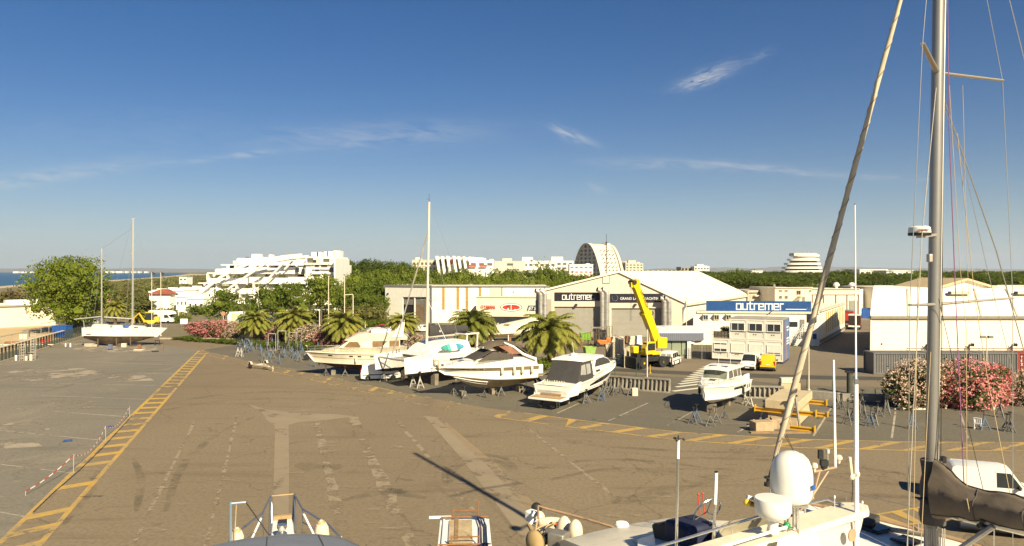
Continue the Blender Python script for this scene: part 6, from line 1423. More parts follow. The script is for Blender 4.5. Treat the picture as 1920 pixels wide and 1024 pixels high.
for y in (-.6, .6):
    mb = MB(); mb.tube([(-L2-.2, y, 1.0), (-L2-.75, y, .7), (-L2-.8, y, .25)], [.2, .14, .1], 8)
    for k in range(3): mb.box((-L2-.98, y+.13*math.cos(2.1*k), .42+.13*math.sin(2.1*k)), (.04, .16, .2), rx=2.1*k)
    mb.build('stern_drive', dsteel, t, None)
MB().lathe([(.3, 4.72), (.34, 4.85), (.3, 5.0), (.05, 5.08)], (-1.9, .35, 0), 14).build('radar', gel, t); MB().tube([(-1.3, .6, 4.7), (-1.7, .6, 6.2)], .014, 4).build('aerial', signwhite, t)
o = MB().tube([(-3.9, 1.0, 4.5), (-4.1, 1.0, 5.5)], .015, 5).build('flag_staff', signwhite, t); MB().prism([(-4.1, 1.0, 5.4), (-4.05, 1.0, 4.95), (-4.2, .8, 4.75), (-4.25, .8, 5.2)], (.01, 0, 0)).build('ensign', redp, o)
under(t, [(-3.5, -1.55, 1.3), (.5, -1.5, 1.3), (3.4, -1.1, 1.5), (3.4, 1.1, 1.5), (-3.5, 1.5, 1.3), (.5, 1.5, 1.3)], 1.3, 'the dark tented sport coupe')
for x in (2.6, -1, -4.6): block(t, x, 0, 0, (.6, .9, .5), 'keel block under the dark tented sport coupe')['group'] = 'keel blocks under the sport coupe'
t2 = thing('boarding_ladder', 'thin ladder hanging from the swim platform of the sport coupe', 'ladder', G(1044, 766)); mb = MB()
for x in (0, .22): mb.tube([(x, 0, 0), (x, .1, 1.05)], .022, 5)
for i in range(4): mb.tube([(0, .03*i, .2+.25*i), (.22, .03*i, .2+.25*i)], .016, 5)
mb.build('rails', inox, t2)
# ---- 5 pilot house boat on the right
t = thing('pilot_house_boat', 'small white pilot house motor boat standing alone on stands', 'motor boat')
B5 = G(1318, 781); S5 = Vector((20.9, 68.2, 0)); L5 = pose(t, S5, B5)
H = Hull(L5, 2.95, .72, (1.12, 1.25), (2.05, 2.42), .95, .75, .90, .2, .7, .8, 3.0)
h = H.build(t, gel, gel, deck=gel, camber=.1)
H.patch('hull_window', tint, .34, .60, lambda u: .55+.05*u, lambda u: .80, h); H.patch('hull_window', tint, .22, .32, .55, .80, h); H.patch('boot_stripe', M('grey_stripe', (.3, .3, .32), .4, 0, .1, 2), .0, .97, .02, .06, h)
for tt in (.05, .13): H.patch('bathing_port', M('port_green', (.16, .17, .11), .3, 0, .3, 2), tt, tt+.045, .32, .72, h, 4)
hw5 = lambda x, z: lerp(1.22, 1.02, min(1, max(0, (z-2.2)/1.4)))*(1 if x < 1.2 else max(.3, 1-((x-1.2)/3.2)**2))
house('foredeck', [(-2.6, 2.05), (3.6, 2.38), (2.9, 2.58), (1.5, 2.78), (-2.6, 2.6)], lambda x, z: 1.22*(1 if x < 1.0 else max(.3, 1-((x-1.0)/3.1)**2.2)), gel, t, 60)
house('wheelhouse', [(-2.2, 2.4), (1.55, 2.72), (1.2, 3.5), (-2.2, 3.52)], hw5, gel, t, 40)
house('roof', [(-2.9, 3.48), (-2.8, 3.62), (-1, 3.74), (1.0, 3.70), (1.75, 3.5), (1.4, 3.42), (-2.8, 3.42)], lambda x, z: 1.22 if x < .6 else 1.22-.28*(x-.6), gel, t, 60)
front_win('windscreen', (1.57, 2.76), (1.24, 3.44), lambda x, z: 1.1, M('windscreen_greenish', (.22, .23, .17), .1, 0, .6, .9, spec=.6), t, .94, .02, 2, .02)
house_win('side_window', [(1.25, 2.82), (1.1, 3.42), (.1, 3.44), (.1, 2.8)], hw5, shadeglass, t); house_win('side_window', [(-.1, 2.8), (-.1, 3.44), (-1.1, 3.44), (-1.1, 2.76)], hw5, shadeglass, t); house_win('side_window', [(-1.25, 2.74), (-1.25, 3.44), (-2.1, 3.44), (-2.0, 2.72)], hw5, shadeglass, t)
for y in (-.5, .5): MB().box((.7, y, 3.735), (.55, .62, .03), ry=.08).build('roof_hatch', tint, t)
MB().box((-1.7, 0, 3.77), (.12, 1.9, .06)).build('roof_rack', dsteel, t); MB().box((2.2, 0, 2.74), (.45, .55, .05), ry=.14).build('deck_hatch', tint, t)
for x, y in ((-.9, .55), (-.6, -.4)): MB().tube([(x, y, 3.7), (x-.05, y, 4.8)], .013, 4).build('aerial', signwhite, t)
H.rail(t, .48, .985, .6, 8)
MB().box((L5/2-.1, 0, 2.42), (.5, .25, .14)).build('anchor', rope, t); MB().box((-L5/2+.9, 1.15, 2.35), (1.4, .18, .6)).build('cockpit_coaming', gel, t, bevel=.04); MB().box((-L5/2+.9, -1.15, 2.35), (1.4, .18, .6)).build('cockpit_coaming', gel, t, bevel=.04)
cylfender(t, H.side(.34, .35, 1, .13), .1, .6, blackp); cylfender(t, H.side(.88, .6, -1, .14), .12, .6, blackp)
MB().tube([(-L5/2-.1, 0, 1.9), (-L5/2-.3, 0, 1.6), (-L5/2-.35, 0, .7)], [.25, .2, .1], 8).build('outboard', dsteel, t)
under(t, [(-3.0, 1.2, 1.4), (-2.4, 1.9, 1.2), (-2.8, -1.2, 1.4)], 1.4, 'the pilot house boat', 'w')
for x in (2.4, -1.4): block(t, x, 0, 0, (.5, .7, .72), 'keel block under the pilot house boat')['group'] = 'keel blocks under the pilot house boat'
# ---- 6 the old ketch at the far left
t = thing('ketch', 'old white two masted sailing yacht with worn dark bottom propped on blocks', 'sailing yacht')
S6 = AT(158, 118); B6 = AT(313, 119); L6 = pose(t, S6, B6)
H = Hull(L6, 3.7, .14, (1.62, 1.36), (2.95, 2.78), .45, 2.4, .90, .0, .34, 1.25, 1.9)
h = H.build(t, gel, foulold, deck=gel, camber=.12)
H.patch('waterline_stripe', blackp, .03, .97, .0, .07, h); H.patch('name_letters', blackp, .07, .15, .22, .33, h, sides=(-1,))
house('coachroof', [(-3.6, 2.8), (3.2, 2.85), (2.6, 3.15), (-1, 3.3), (-3.6, 3.35)], lambda x, z: 1.15*(1 if x < 1 else 1-.2*(x-1)), gel, t)
house('doghouse', [(-4.9, 2.9), (-2.9, 3.0), (-3.2, 3.45), (-4.7, 3.5)], lambda x, z: 1.0, gel, t)
xm = lambda px: (px-235.5)/F*118.5
m1 = mast(t, xm(247.5), 0, 3.0, 20.4, .14, alu, -.006); m2 = mast(t, xm(192), 0, 3.0, 15.7, .11, alu)
MB().tube([(xm(247), -.6, 14.8), (xm(248), .6, 14.8)], .035, 5).build('spreader', alu, m1); MB().box((xm(249), 0, 20.5), (.5, .1, .15)).build('mast_head', alu, m1)
MB().tube([(xm(192), 0, 4.75), (xm(143), 0, 4.3)], .09, 8).build('boom', alu, t); MB().tube([(xm(247), 0, 4.35), (xm(197), 0, 4.65)], .10, 8).build('boom', alu, t)
stays(t, [((xm(248), 0, 20.3), (xm(311), 0, 2.8)), ((xm(248), 0, 20.2), (xm(196), 0, 3.1)), ((xm(248), 0, 20), (xm(243), -1.7, 2.9)), ((xm(248), 0, 20), (xm(243), 1.7, 2.9)), ((xm(248), 0, 14.8), (xm(256), -1.6, 2.9)), ((xm(192), 0, 15.6), (xm(184), -1.5, 2.9)), ((xm(192), 0, 15.6), (xm(200), -1.5, 2.9)), ((xm(192), 0, 15.6), (xm(247.5), 0, 19.0)), ((xm(192), 0, 15.5), (xm(160), 0, 3.0))], .018)
mb = MB(); mb.tube([(xm(161), 0, 2.9), (xm(159), 0, 4.2)], .03, 5); mb.build('flag_staff', alu, t)
for px, z, s_, m_, nm in ((240, 3.2, (1.4, .9, .55), bluepaint, 'blue_cover'), (214, 3.15, (1.0, .8, .5), canvas, 'deck_gear'), (258, 3.0, (.8, .6, .3), standg, 'deck_gear')): MB().sphere((xm(px), -.7, z), tuple(a/2 for a in s_), 10, 6).build(nm, m_, t)
H.rail(t, .06, .98, .6, 12, mid=True, bow=True)
for px, w_, hh in ((194, .18, 1.3), (227, .18, 1.4), (252, .18, 1.5)): block(t, xm(px), -1.6, 0, (w_, w_, hh), 'timber post propping the side of the old ketch', 'timber prop', 'timber_prop', MATS['bark'])['group'] = 'timber props along the old ketch'
for px, y, s_, lab, m_ in ((175, -.8, (1.4, .8, .5), 'low grey stone block under the stern of the old ketch', conc), (186, -.9, (.7, .6, .35), 'small stone block near the stern of the old ketch', conc), (236, -2.2, (.5, .5, .55), 'dark keel block beneath the old ketch', MATS['bark']), (244, -2.3, (.7, .5, .6), 'pale box before the keel of the old ketch', fend), (255, .2, (1.6, .8, .3), 'dark timber under the forefoot of the old ketch', dsteel)): block(t, xm(px), y, 0, s_, lab, mat=m_)
# things lying before it
t = thing('cable_reel', 'rusty round reel on a low pallet before the old ketch', 'reel', G(261, 657)); MB().cyl((0, -.1, .55), (0, .15, .55), .32, n=16).build('drum', M('rust', (.26, .12, .05), .9, 0, .4, 3), t); MB().box((0, 0, .1), (1.3, .8, .12)).build('pallet', fend, t)
t = thing('trestle', 'dark folded trestle under the bow of the old ketch', 'trestle', G(295, 648)); mb = MB(); mb.bar((-.4, 0, .8), (.4, 0, .8), .12)
for sx in (-.35, .35): mb.bar((sx, -.25, 0), (sx, 0, .8), .06); mb.bar((sx, .25, 0), (sx, 0, .8), .06)
mb.build('frame', dsteel, t, None)
t = thing('wheelbarrow', 'bluish dolly with splayed legs on the asphalt before the old ketch', 'dolly', G(207, 656)); mb = MB(); mb.box((0, 0, .5), (.5, .4, .7)); mb.bar((-.9, -.3, .05), (-.1, 0, .45), .08); mb.bar((.7, -.4, .05), (.1, 0, .4), .08); mb.build('body', M('faded_blue', (.14, .16, .26), .7, 0, .3, 2), t, None)
for px, py, lab in ((291, 660, 'flat dark plate lying before the old ketch'), (306, 657, 'short brown post standing before the old ketch')):
    tag(MB().box((0, 0, .12 if 'plate' in lab else .4), (.9, .5, .08) if 'plate' in lab else (.15, .15, .8)).build('ground_plate' if 'plate' in lab else 'short_post', dsteel if 'plate' in lab else MATS['rust'], None), lab, 'plate' if 'plate' in lab else 'post').location = G(px, py)
# ---- long shrink wrapped boat by the hall
t = thing('wrapped_boat', 'long boat wrapped in cream plastic before the cream showroom', 'boat', G(955, 640), .12); wrap = M('shrink_wrap', (.74, .66, .46), .35, 0, .1, .5, streak=.1)
rows = []
for i in range(17):
    u = i/16; x = lerp(-6.0, 6.4, u); w_ = 2.0*min(1, (u+.06)*3.2)**.7*(1 if u < .85 else 1-.25*(u-.85)/.15); z1 = lerp(2.1, 4.1, min(1, u/.8))+(.25 if .75 < u < .9 else 0)-(1.0*((u-.9)/.1)**2 if u > .9 else 0)
    rows.append([Vector((x, w_*a, lerp(.75, z1, b))) for a, b in ((-.45, 0), (-1, .3), (-.95, .62), (-.5, .93), (0, 1), (.5, .93), (.95, .62), (1, .3), (.45, 0))])
mb = MB(); mb.rings(rows); mb.build('wrapping', wrap, t, 60); mb = MB()
for x in (-3.5, 0, 3.5): mb.box((x, 0, .4), (.4, 2.2, .75))
mb.build('cradle', MATS['rust'], t, None); MB().box((-.6, -1.62, 3.0), (1.0, .04, .22)).build('marking', MATS['vent_brown'], t)
# ================================================================ vehicles
tyre_m = M('tyre_rubber', (.022, .021, .02), .9, 0, .3, 4); rim_m = M('wheel_silver', (.38, .37, .35), .4, .6, .2, 3)
vanwhite = M('van_white', (.80, .78, .72), .3, 0, .06, .8, coat=.4); vanyel = M('van_yellow', (.78, .50, .015), .3, 0, .08, .8, coat=.4)
bump_m = M('bumper_black', (.035, .034, .033), .7, 0, .2, 3); carglass = M('car_glass', (.03, .035, .035), .06, 0, .4, 1, spec=.7)
lamp_red = M('lamp_red', (.40, .02, .015), .25, 0, .2, 3); lamp_clear = M('lamp_clear', (.55, .55, .52), .15, .2, .2, 3); plate_m = M('plate_white', (.70, .68, .60), .5, 0, .1, 3)
def wheel(t, x, y, r, w_=.2, rim=rim_m, name='wheel'):
    s_ = 1 if y > 0 else -1; o = MB().lathe([(r*.6, -w_/2), (r*.93, -w_/2), (r, -w_*.3), (r, w_*.3), (r*.93, w_/2), (r*.6, w_/2)], (0, 0, 0), 20).xf(Matrix.Translation((x, y, r)) @ Matrix.Rotation(pi/2, 4, 'X')).build(name, tyre_m, t)
    mb = MB(); mb.cyl((x, y-s_*w_*.35, r), (x, y+s_*w_*.40, r), r*.64, n=16); mb.cyl((x, y+s_*w_*.40, r), (x, y+s_*w_*.5, r), r*.22, n=10); mb.build('rim', rim, o); return o
def van(label, loc, rz, paint, L=4.1, W=1.75, H=1.82, kind='kangoo', rack=False, rear_glass=True, side_glass=True):
    t = thing('van', label, 'van', loc, rz); h2 = L/2; hw = lambda x, z: (W/2)*(1 if z < .95 else lerp(1, .86, (z-.95)/(H-.95)))
    hood = 1.05 if kind == 'kangoo' else 1.12
    prof = [(-h2, .32), (-h2-.03, .85), (-h2+.05, 1.15), (-h2+.16, H-.10), (-h2+.32, H), (h2-1.75, H), (h2-1.45, H-.07), (h2-.88, hood), (h2-.25, hood-.18), (h2-.02, hood-.36), (h2, .5), (h2-.04, .30), (h2-.45, .24), (-h2+.4, .24)]
    house('body', prof, hw, paint, t, 35)
    front_win('windscreen', (h2-.87, hood+.02), (h2-1.47, H-.06), hw, carglass, t, .94, .012)
    house_win('side_window', [(h2-1.0, hood+.02), (h2-1.5, H-.18), (h2-2.1, H-.18), (h2-2.1, hood)], hw, carglass, t)
    if side_glass: house_win('side_window', [(h2-2.2, hood), (h2-2.2, H-.18), (h2-3.0, H-.18), (h2-3.0, hood)], hw, carglass, t); house_win('side_window', [(h2-3.1, hood), (h2-3.1, H-.18), (-h2+.3, H-.2), (-h2+.22, hood)], hw, carglass, t)
    if rear_glass:
        for s_ in (-1, 1): MB().prism([(-h2+.055, s_*.06, 1.17), (-h2+.055, s_*.70, 1.17), (-h2+.145, s_*.62, H-.22), (-h2+.145, s_*.06, H-.22)], (-.02, 0, 0)).build('rear_window', carglass if rear_glass != 'pale' else clearpl, t)
    mb = MB()
    for s_ in (-1, 1): house_win('door_line', [(h2-2.13, .42), (h2-2.15, H-.12), (h2-2.17, H-.12), (h2-2.15, .42)], hw, bump_m, t, .004, (s_,)); house_win('rub_strip', [(-h2+.15, .62), (-h2+.15, .72), (h2-.3, .72), (h2-.3, .62)], hw, bump_m, t, .015, (s_,))
    MB().box((-h2-.04, 0, .42), (.16, W*.97, .24)).build('bumper', bump_m, t, bevel=.04); MB().box((h2-.02, 0, .42), (.18, W*.95, .28)).build('bumper', bump_m, t, bevel=.05)
    for s_ in (-1, 1):
        MB().box((-h2-.01, s_*W*.44, 1.0), (.08, .14, .5)).build('tail_lamp', lamp_red, t, bevel=.02); MB().box((h2-.14, s_*W*.36, .76), (.2, .36, .2), ry=.5).build('headlamp', lamp_clear, t, bevel=.03)
        MB().box((h2-1.15, s_*(W/2+.1), 1.1), (.12, .2, .18)).build('wing_mirror', bump_m, t, bevel=.03)
        for x in (-h2+.72, h2-.82): wheel(t, x, s_*(W/2-.10), .31, .21)
    MB().box((-h2-.045, .0, .80), (.02, .5, .11)).build('number_plate', plate_m, t); MB().box((h2+.08, 0, .42), (.02, .5, .11)).build('number_plate', plate_m, t)
    return t
def heading(px, py, px2, py2): d = G(px2, py2)-G(px, py); return math.atan2(d.y, d.x)
van('white van parked beside the yellow crane, rear to the camera', G(1257, 684), R(62), vanwhite, 4.0, 1.72, 1.82, rear_glass='pale')
van('white van before the site office, front to the camera', G(1407, 692), R(-118), vanwhite, 4.2, 1.78, 1.9, side_glass=False)
van('bright yellow van parked before the site office', G(1441, 693), R(68), vanyel, 4.0, 1.74, 1.85, rear_glass=False, side_glass=False)
van('white van standing in the shade under the catamaran', Vector((-14.6, 81.4, 0)), R(14), vanwhite, 4.3, 1.75, 1.8, side_glass=False)
van('white van partly hidden behind the brown boom cover', G(1862, 943), R(-22), vanwhite, 4.2, 1.8, 1.95, rear_glass=False, side_glass=False)
t = thing('motorhome', 'white motorhome parked behind the yellow digger on the seaside street', 'motorhome', G(304, 606), R(-8))
house('body', [(-2.8, .5), (-2.8, 2.7), (-2.4, 3.0), (1.9, 3.0), (2.7, 2.6), (2.9, 2.1), (2.1, 1.9), (2.9, 1.25), (3.3, .9), (3.3, .4)], lambda x, z: 1.1, vanwhite, t); house_win('side_window', [(1.2, 1.3), (1.2, 2.0), (2.0, 2.0), (2.5, 1.3)], lambda x, z: 1.1, carglass, t); house_win('side_window', [(-1.6, 1.5), (-1.6, 2.1), (-.4, 2.1), (-.4, 1.5)], lambda x, z: 1.1, carglass, t); front_win('windscreen', (2.9, 1.3), (2.15, 1.88), lambda x, z: 1.0, carglass, t)
for x in (-1.6, 2.2):
    for s_ in (-1, 1): wheel(t, x, s_*1.0, .36, .22)
digy = M('digger_yellow', (.70, .42, .02), .45, 0, .15, 1.5)
t = thing('digger', 'yellow wheeled digger on the seaside street', 'digger', G(284, 613), R(200))
MB().box((0, 0, 1.1), (3.0, 1.8, .8)).build('chassis', digy, t, bevel=.1); MB().box((.3, 0, 2.3), (1.5, 1.4, 1.5)).build('cab', carglass, t, bevel=.08); MB().box((.3, 0, 3.1), (1.7, 1.6, .14)).build('cab_roof', digy, t, bevel=.04); MB().box((-1.1, 0, 1.8), (1.0, 1.5, .8)).build('engine_cover', digy, t, bevel=.1)
MB().tube([(1.5, 0, 1.4), (2.4, 0, 3.0), (3.4, 0, 2.0), (3.5, 0, .9)], [.22, .2, .16, .12], 6).build('arm', digy, t); MB().box((3.5, 0, .5), (.8, 1.4, .6), ry=.4).build('bucket', dsteel, t)
for x in (-1.1, 1.1):
    for s_ in (-1, 1): wheel(t, x, s_*.95, .55, .4, digy)
def car(label, px, py, rz, paint, group=None, L=4.0):
    t = thing('parked_car', label, 'car', G(px, py), rz, group); h2 = L/2; hw = lambda x, z: .86*(1 if z < .85 else lerp(1, .78, (z-.85)/.55))
    house('body', [(-h2, .3), (-h2, .85), (-h2+.3, .95), (-h2+.75, 1.40), (.3, 1.43), (1.0, .98), (h2-.1, .78), (h2, .4), (h2-.1, .25)], hw, paint, t)
    front_win('windscreen', (1.0, .98), (.32, 1.42), hw, carglass, t); house_win('side_window', [(.85, .96), (.25, 1.36), (-h2+.85, 1.34), (-h2+.5, .97)], hw, carglass, t); MB().prism([(-h2+.31, -.6, .98), (-h2+.31, .6, .98), (-h2+.70, .55, 1.36), (-h2+.70, -.55, 1.36)], (-.02, 0, .0)).build('rear_window', carglass, t)
    for x in (-h2+.75, h2-.75):
        for s_ in (-1, 1): wheel(t, x, s_*.76, .3, .18)
    return t
cg = 'cars parked in the shade under the plane tree'; greyc = M('car_grey', (.18, .19, .20), .3, .3, .1, 1); bluec = M('car_dark', (.035, .045, .06), .3, .2, .1, 1)
for i, (x, y, m_) in enumerate(((148, 612, bluec), (160, 616, greyc), (172, 611, vanwhite), (186, 609, greyc), (140, 618, bluec))): car('car in the shade under the plane tree behind the fence', x, y, R(80+i*7), m_, cg)
for x, y, m_, l in ((671, 624, greyc, 'grey car in the car park behind the third palm'), (717, 622, redp, 'red and white car roof in the car park left of the warehouse door'), (733, 619, bluec, 'dark car in the car park left of the warehouse door'), (738, 626, vanwhite, 'white car parked before the warehouse door'), (795, 622, vanwhite, 'white car right of the tall catamaran mast'), (812, 620, bluec, 'dark car before the white warehouse wing'), (706, 628, vanwhite, 'white car behind the flybridge yacht')): car(l, x, y, R(rnd.choice([10, 170, 60])), m_)
# lorry with a printed green side
t = thing('lorry_trailer', 'white box trailer with printed green side beside the round tree', 'lorry', G(462, 614), R(3)); k = DEP(614)/F
Lt = 62*k; MB().box((0, 0, 2.15), (Lt, 2.5, 2.5)).build('box', vanwhite, t); pr = M('printed_green', (.30, .36, .10), .5, 0, .4, .35, c2=(.60, .62, .50))
MB().box((.2, -1.27, 2.15), (Lt-1.2, .03, 1.9)).build('printed_panel', pr, t)
mb = MB(); mb.box((.2, -1.27, 3.3), (Lt-.4, .08, .14)); mb.box((.2, -1.27, 1.0), (Lt-.4, .08, .14)); mb.box((-Lt/2+.2, -1.27, 2.15), (.35, .09, 2.4)); mb.build('frame', signwhite, t, None)
for x in (-Lt*.32, -Lt*.2, Lt*.35):
    for s_ in (-1, 1): wheel(t, x, s_*1.05, .48, .3)
MB().box((0, 0, .8), (Lt*.95, 1.2, .25)).build('chassis', dsteel, t); MB().box((Lt/2+1.5, 0, 1.9), (2.0, 2.3, 2.6)).build('cab', vanwhite, t, bevel=.12)
# truck in the lane
t = thing('tipper_truck', 'dark tailed truck with red cab standing in the lane', 'truck', G(1603, 617), R(62)); 
MB().box((-.6, 0, 2.0), (4.0, 2.2, 1.9)).build('body', M('truck_dark', (.03, .02, .02), .6, 0, .3, 2), t); MB().box((-.6, 0, 3.02), (4.1, 2.3, .12)).build('roof', vanwhite, t); MB().box((2.6, 0, 1.9), (1.8, 2.2, 2.3)).build('cab', redp, t, bevel=.12); MB().box((-2.65, 0, .75), (.14, 2.2, .3)).build('bumper', vanwhite, t); MB().box((.3, 0, .8), (6, 1.0, .25)).build('chassis', dsteel, t)
for x in (-1.6, -.5, 2.6):
    for s_ in (-1, 1): wheel(t, x, s_*.95, .48, .32)
for s_ in (-1, 1): MB().box((-2.7, s_*.9, 1.0), (.06, .3, .16)).build('tail_lamp', lamp_red, t)
t = thing('red_truck', 'red truck cab half hidden behind the dark tailed truck', 'truck', G(1592, 611), R(62)); MB().box((0, 0, 2.0), (2.2, 2.3, 2.4)).build('cab', redp, t, bevel=.15); MB().box((-.4, 0, 3.3), (1.6, 2.0, .5)).build('deflector', greytrim, t, bevel=.15); MB().box((-2.4, 0, 1.0), (3, 2.2, .5)).build('bed', dsteel, t)
for s_ in (-1, 1): wheel(t, .2, s_*.95, .48, .3); wheel(t, -2.6, s_*.95, .48, .3)
# ================================================================ crane, lift truck and clutter by the hall
t = thing('mobile_crane', 'yellow mobile crane with raised boom on a black wheeled base', 'crane', G(1213, 688), R(28)); cry = M('crane_yellow', (.80, .55, .01), .35, 0, .12, 1.0, coat=.3); cryd = M('crane_black', (.02, .022, .022), .55, .1, .3, 2)
MB().box((0, 0, 1.05), (4.6, 2.3, .5)).build('carrier', cryd, t, bevel=.06)
for x in (-1.5, 1.5):
    for s_ in (-1, 1): wheel(t, x, s_*1.15, .68, .5, cry)
MB().box((-2.5, 0, .75), (.6, 2.9, 1.3)).build('outrigger_box', cryd, t, bevel=.05); MB().box((2.5, 0, .75), (.6, 2.6, 1.1)).build('outrigger_box', cryd, t, bevel=.05)
for x in (-2.5, 2.5):
    for s_ in (-1, 1): mb = MB(); mb.box((x, s_*1.5, .5), (.25, .4, .2)); mb.cyl((x, s_*1.7, .05), (x, s_*1.7, .9), .09); mb.cyl((x, s_*1.7, 0), (x, s_*1.7, .07), .3); mb.build('outrigger', cryd, t)
MB().lathe([(.9, 1.3), (.9, 1.5), (.8, 1.55)], (0, 0, 0), 20).build('turntable', cryd, t)
MB().box((.3, .2, 1.75), (2.6, 1.9, .4)).build('deck', cry, t, bevel=.04); MB().box((1.75, 0, 3.0), (1.5, 1.9, 1.35)).build('counterweight', cry, t, bevel=.08)
cabp = [(-1.2, 1.75), (-1.25, 2.5), (-.9, 3.25), (.3, 3.25), (.3, 1.75)]
o = MB().prism([(x, -1.35, z) for x, z in cabp], (0, .95, 0)).build('cab', cry, t, None, bevel=.03); MB().prism([(-1.1, -1.37, 2.2), (-1.12, -1.37, 2.6), (-.82, -1.37, 3.1), (.2, -1.37, 3.1), (.2, -1.37, 2.2)], (0, .02, 0)).build('cab_window', carglass, o, None); MB().prism([(-1.235, -1.25, 2.3), (-1.235, -.5, 2.3), (-.93, -.5, 3.15), (-.93, -1.25, 3.15)], (-.03, 0, .015)).build('windscreen', carglass, o, None)
MB().box((-1.6, .5, 2.2), (.8, .9, .9)).build('engine_hood', cry, t, bevel=.1); mb = MB(); mb.cyl((-1.0, .9, 1.5), (-1.0, .9, 2.6), .25); mb.box((-1.9, -.2, 1.5), (.5, 1.2, .7)); mb.build('machinery', cryd, t)
kk = DEP(688)/F; inv = (Matrix.Translation(t.location) @ Matrix.Rotation(R(28), 4, 'Z')).inverted()
b0 = inv @ P(1229, 636, DEP(688)+.3); b1 = inv @ P(1189.5, 531, DEP(688)-2.5)
mb = MB(); mb.bar(b0, b0.lerp(b1, .50), .95, .95, (1, 0, 0)); mb.build('boom_base', cry, t, None); MB().bar(b0.lerp(b1, .48), b0.lerp(b1, .97), .76, .76, (1, 0, 0)).build('boom_extension', cry, t, None)
bd = (b1-b0).normalized(); mb = MB(); mb.bar(b0.lerp(b1, .96), b1+bd*.3, .9, 1.0, (1, 0, 0)); mb.bar(b1+Vector((-.5, -.1, .1)), b1+Vector((-.5, -.1, -.5)), .4); mb.build('boom_head', cry, t, None); mb = MB(); mb.cyl(b1+Vector((-.3, -.55, .1)), b1+Vector((-.3, .55, .1)), .28); mb.cyl(b0.lerp(b1, .47)+Vector((.75, -.3, 0)), b0.lerp(b1, .47)+Vector((.75, .1, 0)), .26); mb.build('sheave', dsteel, t)
mb = MB(); mb.tube([b0+Vector((-.9, 0, -.5)), b0.lerp(b1, .35)+Vector((-.3, 0, 0))], .14, 8); mb.build('lift_ram', galv, t); MB().bar(b0.lerp(b1, .44), b0.lerp(b1, .5), 1.12, 1.12, (1, 0, 0)).build('boom_collar', cry, t, None)
mb = MB(); mb.tube([b1+Vector((-.6, 0, .1)), b1+Vector((-.65, 0, -4.6))], .02, 4); mb.tube([b1+Vector((-.45, 0, .1)), b1+Vector((-.5, 0, -4.6))], .02, 4); mb.build('hoist_cable', dsteel, t)
# letters down the sunny flank of the boom
for i, ch in enumerate('CTADUT'):
    p = b0.lerp(b1, .84-.055*i); ref = Vector((math.sin(R(28)), -math.cos(R(28)), 0)); q = lettering(ch, .5, blackp, t, p+Vector((.02, -.52, -.1)) + Vector((.12, 0, 0)), (pi/2, -.35, 0), name='lettering')
t = thing('fork_lift', 'orange fork lift truck standing by the hall doors', 'fork lift', G(1128, 650), R(185)); org = M('lift_orange', (.62, .16, .03), .45, 0, .15, 1.5)
MB().box((-.2, 0, .75), (2.0, 1.2, .7)).build('body', org, t, bevel=.1); MB().box((-1.0, 0, 1.1), (.8, 1.2, .8)).build('counterweight', org, t, bevel=.15); mb = MB()
for x, y in ((.7, .5), (.7, -.5), (-.8, .5), (-.8, -.5)): mb.bar((x, y, 1.0), (x*.8, y, 2.2), .08)
mb.box((-.03, 0, 2.22), (1.5, 1.15, .08)); mb.build('guard', dsteel, t, None); MB().box((-.3, 0, 1.3), (.5, .5, .5)).build('seat', cryd, t, bevel=.05); mb = MB()
for y in (-.35, .35): mb.bar((1.1, y, .1), (1.1, y, 2.4), .12); mb.bar((1.15, y, .12), (2.2, y, .08), .12, .06)
mb.build('mast_and_forks', dsteel, t, None)
for x, r in ((.75, .38), (-.85, .32)):
    for s_ in (-1, 1): wheel(t, x, s_*.6, r, .25, org)
grn = M('bin_green', (.14, .40, .04), .5, 0, .15, 2)
def skip(lab, px, py, s_, m_, rz=0): t = thing('waste_bin', lab, 'waste bin', G(px, py), rz); mb = MB(); a, b, h = s_[0]/2, s_[1]/2, s_[2]; mb.rings([[Vector((x*a*k, y*b*k, z)) for x, y in ((-1, -1), (1, -1), (1, 1), (-1, 1))] for k, z in ((.8, .12), (1, h), (1.06, h), (1.06, h+.08), (.94, h+.08), (.94, h-.05), (.8, .2))]); mb.build('tub', m_, t, None); MB().box((0, 0, .06), (s_[0]*.7, s_[1]*.7, .12)).build('feet', dsteel, t)
skip('bright green waste bin by the left hall shutter', 1098, 639, (1.9, 1.3, 1.3), grn, .1); skip('black waste bin with grey lid between the hall shutters', 1124, 638, (2.2, 1.4, 1.7), cryd); skip('pale green bin beside the sport coupe roof', 1105, 664, (1.7, 1.2, 1.0), M('bin_pale_green', (.26, .42, .10), .6, 0, .2, 2), .3)
tag(MB().box((0, 0, 2.05), (3.2, 1.8, .12)).build('shelter_roof', galv, None), 'pale flat lid over the black bin between the shutters', 'roof').location = G(1126, 636)
# mesh ramps / rack beside the fork lift, pallets, planks
def framewall(label, name, a, b, h, m_, n=7, cross=True, cat='fence panel'):
    A, B_ = G(*a), G(*b); d = B_-A; t = thing(name, label, cat, A, math.atan2(d.y, d.x)); W_ = d.length; mb = MB()
    for z in (.08, h): mb.bar((0, 0, z), (W_, 0, z), .08)
    for i in range(n+1): mb.bar((W_*i/n, 0, 0), (W_*i/n, 0, h), .07)
    mb.build('frame', m_, t, None)
    if cross:
        mb = MB()
        for i in range(n): mb.bar((W_*i/n, 0, .1), (W_*(i+1)/n, 0, h-.05), .04); mb.bar((W_*i/n, .02, h*.5), (W_*(i+1)/n, .02, h*.5), .05)
        mb.build('brace', m_, t, None)
    return t
framewall('long rusty lattice ramp beside the fork lift', 'lattice_ramp', (1080, 654), (1113, 645), 2.1, MATS['rust'], 6); framewall('pale rail panel before the hall shutter right of the fork lift', 'rail_panel', (1118, 640), (1148, 636), 2.3, MATS['strake_brown'], 6)
